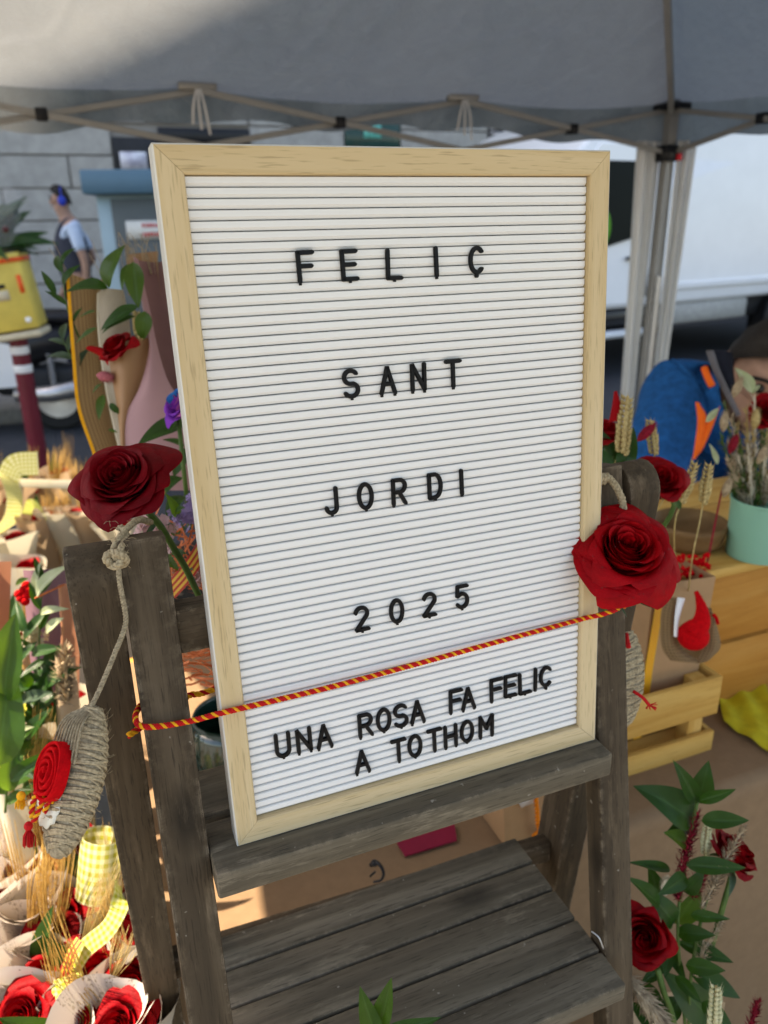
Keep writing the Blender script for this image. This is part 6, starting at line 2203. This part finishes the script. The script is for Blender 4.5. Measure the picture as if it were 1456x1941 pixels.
fill_rose(r3, head_frame(at(1150, 812, 0.88), Z - C_FWD * 0.1, 0.025, 0.3), PET_C)
patch([(1164, 742), (1160, 770), (1154, 800)], [(1170, 742), (1178, 770), (1180, 800)], 0.86, 0.004, 6).build('tall_petal', m_petal, r3)
MB().tube(curve([at(1150, 840, .88), at(1142, 960, .90), BKT - U * 0.02], 6), 0.0028, 8).build('stem', m_stem, r3)
sprig(r3, [L(0.49, 0.81, TZ + 0.10), at(1120, 960, .9), at(1150, 900, .88), at(1165, 860, .87)], 6, 0.034, 'dark')
pk = tag(MB().lathe([(0.001, 0), (0.05, 0), (0.065, 0.15), (0.067, 0.16), (0.06, 0.16), (0.001, 0.13)], 28, 0, Matrix.Translation(L(0.50, 0.80, TZ + 0.012))).build('dark_bucket', m_black), 'dark bucket of roses and wheat behind the right rail', 'bucket')

# ---------------------------------------------------------------- lower right: rose bouquet with ruscus
m_palewheat = mat('pale_wheat_grain', (0.46, 0.42, 0.20), 0.6, 0.25, 300, col2=(0.62, 0.58, 0.36))
br = thing('rose_bouquet', 'bouquet of red roses, ruscus and wheat at the lower right beside the ladder', 'bouquet', Matrix.Translation(at(1300, 1960, 0.80)))
D0 = 0.76
RL = [((1321, 1523), (1286, 1452), 'dark', .9), ((1323, 1522), (1341, 1460), 'dark', 1.4), ((1326, 1518), (1393, 1497), 'dark', 1.1), ((1309, 1558), (1240, 1494), 'dark', 1.4), ((1310, 1556), (1290, 1500), 'dark', 1.1), ((1330, 1556), (1416, 1553), 'dark', 1.25), ((1303, 1600), (1264, 1578), 'bright', 1.5), ((1305, 1560), (1280, 1575), 'dark', 1.3),
      ((1301, 1640), (1413, 1644), 'dark', 1.15), ((1270, 1648), (1197, 1634), 'dark', .7), ((1250, 1698), (1231, 1644), 'dark', 1.2), ((1250, 1715), (1196, 1664), 'dark', 1.1), ((1276, 1752), (1242, 1695), 'dark', 1.0), ((1278, 1750), (1330, 1691), 'bright', 1.5), ((1310, 1735), (1374, 1740), 'dark', .9),
      ((1284, 1768), (1346, 1770), 'dark', 1.3), ((1286, 1786), (1391, 1823), 'dark', 1.15), ((1300, 1830), (1370, 1838), 'dark', 1.3), ((1307, 1836), (1405, 1890), 'dark', 1.2), ((1345, 1932), (1285, 1862), 'dark', 1.4), ((1280, 1850), (1330, 1900), 'dark', 1.4), ((1210, 1870), (1260, 1900), 'dark', 1.3),
      ((1268, 1790), (1262, 1850), 'dark', 1.3), ((1300, 1660), (1262, 1690), 'dark', 1.2), ((1296, 1690), (1330, 1662), 'dark', 1.1), ((1290, 1900), (1230, 1935), 'dark', 1.4), ((1330, 1900), (1390, 1950), 'dark', 1.3), ((1200, 1900), (1240, 1960), 'dark', 1.3), ((1270, 1800), (1300, 1860), 'dark', 1.3), ((1385, 1650), (1390, 1690), 'grey', .8), ((1255, 1830), (1215, 1868), 'dark', 1.1)]
for i, (b_, t_, kd_, w_) in enumerate(RL):
    dd = D0 + 0.02 * math.sin(i * 2.1)
    pleaf(br, b_, t_, dd + 0.01, dd - 0.015, kd_, w_)
MB().tube(curve([at(1322, 1520, D0), at(1312, 1570, D0), at(1298, 1650, D0 + .01), at(1285, 1760, D0 + .01), at(1300, 1960, D0 + .02)], 8), 0.0017, 8).build('stem', m_stem, br)
MB().tube(curve([at(1345, 1690, D0 + .01), at(1330, 1740, D0 + .01), at(1310, 1850, D0 + .01), at(1305, 1960, D0 + .02)], 8), 0.0017, 8).build('stem', m_stem, br)
MB().tube(curve([at(1246, 1835, D0 - .02), at(1258, 1880, D0 - .02), at(1278, 1945, D0), at(1290, 2100, D0 + .02)], 8), 0.0030, 8).build('stem', m_stem, br)
MB().tube(curve([at(1390, 1650, D0 + .01), at(1370, 1720, D0 + .01), at(1335, 1850, D0 + .02), at(1310, 2000, D0 + .03)], 8), 0.0028, 8).build('stem', m_stem, br)
rose_head(br, at(1222, 1778, D0 - .02), -C_FWD * 0.85 + Z * 0.30 - C_RIGHT * 0.42, 0.0248, PET_C, 1.5)
rose_head(br, at(1402, 1612, D0), Z * 0.75 + C_RIGHT * 0.55 - C_FWD * 0.1, 0.0248, PET_C, 0.4)
rose_head(br, at(1450, 1700, D0 + .05), Z * 0.3 + C_RIGHT * 0.7, 0.020, PET_D, 2.4) if False else None
plume(br, [at(1284, 1705, D0), at(1292, 1650, D0), at(1308, 1590, D0), at(1322, 1540, D0)], 0.0065, m_redplume, 'amaranth_plume', 900, 0.006, 0.7)
plume(br, [at(1312, 1700, D0 + .01), at(1330, 1660, D0 + .01), at(1342, 1640, D0 + .01)], 0.008, m_redplume, 'amaranth_plume', 500, 0.006, 0.7)
plume(br, [at(1330, 1720, D0 - .01), at(1352, 1680, D0 - .01), at(1382, 1620, D0 - .02), at(1410, 1570, D0 - .02)], 0.006, m_pampas, 'dried_plume', 700, 0.006, 0.7)
plume(br, [at(1318, 1850, D0), at(1340, 1790, D0), at(1368, 1750, D0)], 0.006, m_pampas, 'dried_plume', 300, 0.006, 0.7)
plume(br, [at(1190, 1855, D0 - .03), at(1225, 1895, D0 - .03), at(1262, 1950, D0 - .03)], 0.0075, m_pampas, 'dried_plume', 500, 0.012, 0.9)
plume(br, [at(1416, 1960, D0 - .02), at(1430, 1920, D0 - .02), at(1436, 1895, D0 - .02)], 0.004, m_redplume, 'amaranth_plume', 260, 0.006, 0.8)
bunny_tail(br, at(1262, 1682, D0), Z, 0.022, 0.006, m_palegrass)
wheat(br, [at(1332, 1660, D0), at(1336, 1620, D0), at(1341, 1564, D0)], 0.030, 0.0055, m_palewheat, 0.0, True, 'wheat_ear')
wheat(br, [at(1352, 2020, D0 - .06), at(1354, 1960, D0 - .06), at(1357, 1868, D0 - .06)], 0.045, 0.0066, m_palewheat, 0.006, True, 'wheat_ear', 11)
patch([(1190, 1930), (1230, 2000), (1270, 2200)], [(1375, 1900), (1360, 2000), (1330, 2200)], 0.81, -0.03, 14).build('kraft_wrap', m_kraftp, br)
bp = at(1310, 2150, 0.86)
tag(MB().lathe([(0.001, 0), (0.10, 0), (0.13, bp.z - 0.02), (0.135, bp.z - 0.02), (0.135, bp.z), (0.125, bp.z), (0.12, bp.z - 0.06), (0.001, bp.z - 0.1)], 32, 0, Matrix.Translation((bp.x, bp.y, 0))).build('floor_bucket', m_black), 'black floor bucket under the lower right rose bouquet', 'bucket')

# leafy tip in front of the middle shelf
lf = thing('leafy_sprig', 'glossy green leaf tip standing in front of the middle shelf', 'plant', Matrix.Translation(at(722, 2060, 0.60)))
MB().tube(curve([at(720, 2200, 0.63), at(722, 2060, 0.60), at(722, 1945, 0.585)], 6), 0.0014, 6).build('stem', m_stem, lf)
for b_, t_, w_, k_ in (((722, 1950), (738, 1861), 1.05, 'bright'), ((716, 1965), (684, 1888), 1.0, 'bright'), ((724, 1962), (826, 1932), 0.7, 'dark'), ((720, 2010), (650, 1990), 1.0, 'dark'), ((722, 2040), (790, 2000), 1.0, 'dark')):
    pleaf(lf, b_, t_, 0.59, 0.57, k_, w_)

# greenery in clear wrap on top of the yellow box
gt = thing('potted_greenery', 'fern and red flowers on top of the yellow box', 'bouquet', WM[yb.name] @ Matrix.Translation((0, 0, 0.425)))
GM = WM[gt.name]
mb = MB()
for i in range(70):
    a_, e_ = random.uniform(0, 2 * PI), random.uniform(0.2, 1.4)
    dv = V((math.cos(a_) * math.cos(e_), math.sin(a_) * math.cos(e_) * 0.8, math.sin(e_)))
    ln_ = random.uniform(0.2, 0.36)
    p1 = GM @ (dv * ln_ + V((0.02, 0, -0.05 * math.cos(e_))))
    leaf(gt, GM @ V((random.uniform(-.05, .08), random.uniform(-.04, .04), 0.0)), p1, random.choice(['dark', 'grey', 'grey']), 0.7)
for (x, y, z) in ((0.0, -0.12, 0.05), (0.13, -0.10, 0.11)):
    rose_head(gt, GM @ V((x, y, z)), V((0, -1, 0.5)), 0.026, PET_C[:14], 0.2)
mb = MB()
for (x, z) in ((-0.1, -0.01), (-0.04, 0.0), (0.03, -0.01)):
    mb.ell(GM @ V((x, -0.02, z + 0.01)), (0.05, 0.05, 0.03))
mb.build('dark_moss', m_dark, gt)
m_cello = bpy.data.materials.new('clear_film')
nt, n, l, p = nodes_of(m_cello)
p.inputs['Base Color'].default_value = (0.9, 0.92, 0.95, 1)
p.inputs['Roughness'].default_value = 0.12
p.inputs['Alpha'].default_value = 0.16
bump(nt, p, noise_node(nt, coords(nt, (1, 1, 1), False), 14, 4, 0.7), 0.8, 0.03)
def film(s, t):
    a_ = PI * (0.75 + 1.2 * s)
    r_ = 0.08 + 0.15 * t ** 0.7 + 0.012 * math.sin(s * 23) * t
    return GM @ V((r_ * math.cos(a_) * 1.1, r_ * math.sin(a_), -0.02 + 0.30 * t + 0.02 * math.sin(s * 17)))
MB().grid(film, 50, 12).build('clear_wrap', m_cello, gt)

for o in proto:
    if o.name in [x.name for x in proto] and proto.index(o) not in used_p:
        for ch in list(o.children_recursive):
            bpy.data.objects.remove(ch)
        bpy.data.objects.remove(o)


# ---------------------------------------------------------------- people
m_skin = mat('skin', (0.42, 0.24, 0.17), 0.5, 0.12, 30, sheen=0.1)
m_hair = mat('dark_hair', (0.018, 0.014, 0.012), 0.6, 0.4, 120, bmp=0.6, bdist=0.003)
m_eye = mat('eye_dark', (0.02, 0.015, 0.012), 0.2, 0.2)

def head_chain(pts, edges, i_neck, hc, fwd, up, s=1.0):
    """adds skull, jaw, chin and nose to a skin skeleton; hc is the middle of the skull"""
    side = fwd.cross(up)
    n = len(pts)
    pts += [(hc - up * 0.075 * s + fwd * 0.005 * s, 0.060 * s), (hc, 0.083 * s), (hc + up * 0.052 * s - fwd * 0.006 * s, 0.070 * s),
            (hc - up * 0.092 * s + fwd * 0.060 * s, 0.028 * s), (hc - up * 0.022 * s + fwd * 0.100 * s, 0.014 * s)]
    edges += [(i_neck, n), (n, n + 1), (n + 1, n + 2), (n, n + 3), (n + 1, n + 4)]

def head_details(p, hc, fwd, up, s=1.0):
    side = fwd.cross(up).normalized()
    # hair cap: the back and top of the skull
    mb = MB()
    def hf(a, b):
        th = a * 2 * PI
        ph = 0.02 + b * (PI / 2 - 0.03)
        o = side * math.cos(th) * math.cos(ph) * 0.0865 + fwd * math.sin(th) * math.cos(ph) * 0.088 + up * math.sin(ph) * 0.125
        front = max(0.0, math.sin(th))
        lift = 0.075 * front * (1 - b) ** 1.5 - 0.05 * max(0.0, -math.sin(th)) * (1 - b)
        k = 1 + 0.06 * noise.noise(o * 60) + 0.04 * noise.noise(o * 200) - 0.30 * front * max(0, 0.35 - b)
        return hc + (o * k) * s * 1.0 + up * lift * s - fwd * 0.004 * s
    mb.grid(hf, 28, 14, closed=True)
    mb.build('hair', m_hair, p)
    for sg in (-1, 1):
        MB().ell(hc + fwd * 0.081 * s + side * sg * 0.031 * s + up * 0.004 * s, (0.010 * s,) * 3, None, 10, 8).build('eye', m_eye, p)
        MB().tube(curve([hc + fwd * 0.086 * s + side * sg * 0.018 * s + up * 0.024 * s, hc + fwd * 0.088 * s + side * sg * 0.033 * s + up * 0.029 * s, hc + fwd * 0.074 * s + side * sg * 0.052 * s + up * 0.022 * s], 4), 0.0042 * s, 6).build('eyebrow', m_hair, p)
        E = Matrix((fwd, up, side)).transposed()
        MB().ell(hc + side * sg * 0.084 * s - up * 0.008 * s - fwd * 0.008 * s, (0.018 * s, 0.031 * s, 0.009 * s), E, 10, 8).build('ear', m_skin, p)
    MB().tube(curve([hc + fwd * 0.078 * s - side * 0.024 * s - up * 0.062 * s, hc + fwd * 0.088 * s - up * 0.060 * s, hc + fwd * 0.078 * s + side * 0.024 * s - up * 0.062 * s], 4), 0.0055 * s, 6).build('mouth', mat('lip', (0.32, 0.12, 0.10), 0.5, 0.1), p)

def hand_parts(pts, edges, wrist, d, side, s=1.0):
    """palm and five fingers as chains of the same skin"""
    n = len(pts)
    pts.append((pts[wrist][0] + d * 0.055 * s, 0.030 * s))
    edges.append((wrist, n))
    pn = d.cross(side).normalized()
    for k, (o, ln) in enumerate(((-0.030, 0.062), (-0.010, 0.072), (0.010, 0.068), (0.029, 0.054))):
        m = len(pts)
        b = pts[n][0] + side * o * s + d * 0.03 * s
        pts += [(b, 0.0105 * s), (b + d * ln * 0.55 * s + pn * 0.012 * s, 0.0092 * s), (b + d * ln * s + pn * 0.036 * s, 0.0078 * s)]
        edges += [(n, m), (m, m + 1), (m + 1, m + 2)]
    m = len(pts)
    b = pts[n][0] - side * 0.032 * s - d * 0.02 * s
    pts += [(b, 0.012 * s), (b - side * 0.022 * s + d * 0.035 * s + pn * 0.01 * s, 0.0105 * s), (b - side * 0.022 * s + d * 0.06 * s + pn * 0.025 * s, 0.0085 * s)]
    edges += [(n, m), (m, m + 1), (m + 1, m + 2)]

# --- man with headphones walking along the far pavement (his front is towards the left of the photograph)
mh = at(121, 352, 6.3)
mg = V((mh.x, mh.y, 0.12))
F_ = V((-0.94, -0.34, 0))
F_.z = 0
F_.normalize()
S_ = F_.cross(Z)           # his right
HT = mh.z - 0.12
sc = HT / 1.76
def bp_(f, s, z):
    return mg + F_ * f * sc + S_ * s * sc + Z * z * sc
man = thing('person', 'man in grey vest and pale blue shirt with blue headphones walking past the cabinet', 'person', Matrix.Translation(mg))
def add_chain(pts, edges, chain, start=None):
    prev = start
    for p in chain:
        pts.append(p)
        if prev is not None:
            edges.append((prev, len(pts) - 1))
        prev = len(pts) - 1
    return prev
pts, edges = [], []
add_chain(pts, edges, [(bp_(0, 0, .96), .125 * sc)])
chest = add_chain(pts, edges, [(bp_(0.01, 0, 1.12), .115 * sc), (bp_(0.015, 0, 1.28), .13 * sc), (bp_(0.0, 0, 1.42), .10 * sc), (bp_(0.015, 0, 1.50), .052 * sc)], 0)
head_chain(pts, edges, chest, bp_(0.045, 0, 1.645), F_, Z, sc)
for sg, sw in ((-1, -0.06), (1, 0.14)):
    a = add_chain(pts, edges, [(bp_(-0.03, .155 * sg, 1.40), .055 * sc), (bp_(-0.07 - sw * .3, .205 * sg, 1.27), .045 * sc), (bp_(-0.11 - sw * .4, .225 * sg, 1.13), .038 * sc), (bp_(-0.06 + sw * .3, .22 * sg, 0.99), .032 * sc), (bp_(-0.01 + sw, .21 * sg, 0.89), .025 * sc)], 3)
    hand_parts(pts, edges, a, (F_ * 0.35 - Z).normalized(), F_, sc)
for sg, st_ in ((-1, 0.20), (1, -0.22)):
    a = add_chain(pts, edges, [(bp_(0, .095 * sg, .90), .092 * sc), (bp_(st_ * .45, .10 * sg, .50), .058 * sc), (bp_(st_ * .85 - .04, .10 * sg, .28), .052 * sc), (bp_(st_ - 0.03, .10 * sg, .08), .038 * sc), (bp_(st_ + 0.12, .105 * sg, .035), .035 * sc)], 0)
skin('body', pts, edges, m_skin, man)
head_details(man, bp_(0.045, 0, 1.645), F_, Z, sc)
m_shirt = mat('pale_blue_shirt', (0.50, 0.60, 0.74), 0.8, 0.08, 30, bmp=0.2, bdist=0.004)
m_vest = mat('grey_vest', (0.045, 0.048, 0.065), 0.85, 0.15, 40, bmp=0.25, bdist=0.004)
m_trouser = mat('dark_trousers', (0.018, 0.02, 0.03), 0.85, 0.2, 40)
pts, edges = [], []
add_chain(pts, edges, [(bp_(0, 0, .98), .135 * sc), (bp_(0.01, 0, 1.12), .128 * sc), (bp_(0.015, 0, 1.28), .142 * sc), (bp_(0.0, 0, 1.42), .112 * sc), (bp_(0.01, 0, 1.485), .066 * sc)])
for sg, sw in ((-1, -0.06), (1, 0.14)):
    add_chain(pts, edges, [(bp_(-0.03, .155 * sg, 1.405), .062 * sc), (bp_(-0.07 - sw * .3, .205 * sg, 1.27), .058 * sc), (bp_(-0.09 - sw * .35, .212 * sg, 1.20), .056 * sc)], 3)
skin('shirt', pts, edges, m_shirt, man)
pts, edges = [], []
add_chain(pts, edges, [(bp_(0, 0, .92), .158 * sc), (bp_(0.015, 0, 1.10), .152 * sc), (bp_(0.02, 0, 1.28), .168 * sc), (bp_(0.01, 0, 1.41), .128 * sc)])
for sg in (-1, 1):
    add_chain(pts, edges, [(bp_(0.0, .10 * sg, 1.44), .066 * sc)], 3)
skin('vest', pts, edges, m_vest, man)
pts, edges = [], []
add_chain(pts, edges, [(bp_(0, 0, .97), .135 * sc)])
for sg, st_ in ((-1, 0.20), (1, -0.22)):
    add_chain(pts, edges, [(bp_(0, .095 * sg, .88), .108 * sc), (bp_(st_ * .45, .10 * sg, .50), .077 * sc), (bp_(st_ * .85 - .04, .10 * sg, .28), .070 * sc), (bp_(st_ - 0.03, .10 * sg, .11), .064 * sc)], 0)
skin('trousers', pts, edges, m_trouser, man)
for sg, st_ in ((-1, 0.20), (1, -0.22)):
    pts, edges = [], []
    add_chain(pts, edges, [(bp_(st_ - 0.07, .10 * sg, .055), .048 * sc), (bp_(st_ + 0.05, .10 * sg, .05), .050 * sc), (bp_(st_ + 0.15, .105 * sg, .035), .038 * sc)])
    skin('shoe', pts, edges, m_black, man)
m_hp = mat('blue_headphone_plastic', (0.02, 0.05, 0.42), 0.35, 0.1)
hc = bp_(0.045, 0, 1.645)
mb = MB()
for sg in (-1, 1):
    mb.ell(hc + S_ * sg * 0.098 * sc - Z * 0.012 * sc - F_ * 0.01, (0.034 * sc, 0.042 * sc, 0.02 * sc), Matrix((F_, Z, S_)).transposed(), 14, 10)
mb.tube([hc + (S_ * math.cos(PI * k / 14) * 0.10 + Z * (math.sin(PI * k / 14) * 0.125 - 0.01)) * sc - F_ * 0.01 for k in range(15)], 0.005 * sc, 8)
mb.build('headphones', m_hp, man)

# --- seller in a blue fleece bending over behind the boxes at the right
sd = 1.62
sel = thing('person', 'person in blue fleece with orange zip bending down behind the green pot', 'person', Matrix.Translation(V((at(1400, 1000, 1.75).x, at(1400, 1000, 1.75).y, 0))))
m_fleece = mat('blue_fleece', (0.004, 0.085, 0.27), 0.95, 0.3, 60, bmp=0.5, bdist=0.006)
m_navy = mat('navy_lining', (0.010, 0.012, 0.022), 0.9, 0.2, 60)
m_zip = mat('orange_zip', (0.85, 0.13, 0.01), 0.7, 0.1)
m_gcol = mat('grey_lining', (0.13, 0.13, 0.15), 0.9, 0.1)
gx = at(1395, 1000, 1.85)
hipp = V((gx.x + 0.12, gx.y + 0.22, 0.80))
ch_ = at(1330, 800, 1.78)
nk = at(1420, 765, 1.68)
hd = at(1456, 700, 1.60)
upv = (Z * 0.9 - V((0, 1, 0)) * 0.45 + C_RIGHT * 0.1).normalized()
fwd_ = (-Z * 0.55 - V((0, 1, 0)) * 0.75 - C_RIGHT * 0.2)
fwd_ = (fwd_ - upv * fwd_.dot(upv)).normalized()
shR, elR, wrR = at(1285, 752, 1.72), at(1232, 905, 1.62), at(1330, 985, 1.50)
shL, elL, wrL = at(1445, 800, 1.78), at(1500, 935, 1.66), at(1440, 1010, 1.52)
pts, edges = [], []
n3 = add_chain(pts, edges, [(hipp, .14), (hipp.lerp(ch_, .5), .14), (ch_, .14), (nk.lerp(ch_, .25), .075), (nk, .058)])
head_chain(pts, edges, n3, hd, fwd_, upv, 1.0)
for (a, b, c) in ((shR, elR, wrR), (shL, elL, wrL)):
    w = add_chain(pts, edges, [(a, .062), (a.lerp(b, .5), .05), (b, .043), (b.lerp(c, .5), .037), (c, .028)], 2)
    hand_parts(pts, edges, w, (c - b).normalized(), (c - b).normalized().cross(Z).normalized())
for sg in (-1, 1):
    k_ = hipp + C_RIGHT * 0.1 * sg
    add_chain(pts, edges, [(k_ - Z * .06, .095), (V((k_.x, k_.y - 0.12, 0.46)), .06), (V((k_.x, k_.y + 0.02, 0.09)), .04), (V((k_.x, k_.y - 0.12, 0.04)), .036)], 0)
skin('body', pts, edges, m_skin, sel)
head_details(sel, hd, fwd_, upv, 1.0)
pts, edges = [], []
add_chain(pts, edges, [(hipp + Z * .02, .165), (hipp.lerp(ch_, .5), .165), (ch_, .168), (nk.lerp(ch_, .45), .125), (nk.lerp(ch_, .16), .104)])
for (a, b, c) in ((shR, elR, wrR), (shL, elL, wrL)):
    add_chain(pts, edges, [(a, .092), (a.lerp(b, .5), .080), (b, .070), (b.lerp(c, .5), .058), (b.lerp(c, .88), .046)], 2)
jk = skin('fleece_jacket', pts, edges, m_fleece, sel, 3)
for vtx in jk.data.vertices:          # cloth folds
    p_ = vtx.co
    q_ = V((p_.x * 7, p_.y * 7, p_.z * 4))
    vtx.co = p_ + vtx.normal * (0.022 * noise.noise(q_) + 0.014 * math.sin(p_.z * 38 + 7 * noise.noise(p_ * 4)) * max(0, noise.noise(p_ * 3 + V((5, 0, 0))) + 0.3))
nd = (nk - ch_).normalized()
CMx = axis_frame(nk - nd * 0.085, nd)
mb = MB()
def colf(s, t):
    th = s * 2 * PI
    r = 0.092 + 0.020 * (1 - t) + 0.008 * math.sin(th * 2)
    return CMx @ V((r * math.cos(th), r * math.sin(th), 0.0 + 0.085 * t))
mb.grid(colf, 28, 5, closed=True)
mb.build('collar', m_fleece, sel)
def coli(s, t):
    th = s * 2 * PI
    r = 0.088 + 0.018 * (1 - t) + 0.008 * math.sin(th * 2)
    return CMx @ V((r * math.cos(th), r * math.sin(th), 0.0 + 0.086 * t))
MB().grid(coli, 28, 5, closed=True).build('collar_lining', m_navy, sel)
patch([(1350, 664), (1360, 704), (1380, 744)], [(1388, 668), (1391, 704), (1396, 752)], 1.555, 0.01, 8).build('navy_lining', m_navy, sel)
patch([(1338, 665), (1352, 705), (1372, 745), (1396, 790)], [(1354, 668), (1366, 705), (1383, 742), (1402, 785)], 1.54, 0.012, 8).build('grey_facing', m_gcol, sel)
MB().tube(curve([at(1335, 697, 1.55), at(1342, 716, 1.54), at(1350, 732, 1.535)], 5), 0.007, 8).build('orange_trim', m_zip, sel)
patch([(1318, 762), (1322, 800), (1316, 850), (1312, 872)], [(1326, 766), (1340, 792), (1334, 846), (1318, 868)], 1.55, 0.008, 8).build('orange_zip', m_zip, sel)
patch([(1344, 792), (1330, 830), (1318, 860)], [(1366, 768), (1350, 812), (1334, 848)], 1.545, 0.006, 8).build('orange_zip', m_zip, sel)
pts, edges = [], []
add_chain(pts, edges, [(hipp, .155)])
for sg in (-1, 1):
    k_ = hipp + C_RIGHT * 0.1 * sg
    add_chain(pts, edges, [(k_ - Z * .06, .115), (V((k_.x, k_.y - 0.12, 0.46)), .08), (V((k_.x, k_.y + 0.02, 0.12)), .065)], 0)
skin('trousers', pts, edges, m_trouser, sel)
for sg in (-1, 1):
    k_ = hipp + C_RIGHT * 0.1 * sg
    pts, edges = [], []
    add_chain(pts, edges, [(V((k_.x, k_.y + 0.05, 0.05)), .05), (V((k_.x, k_.y - 0.06, 0.05)), .05), (V((k_.x, k_.y - 0.16, 0.04)), .038)])
    skin('shoe', pts, edges, m_black, sel)
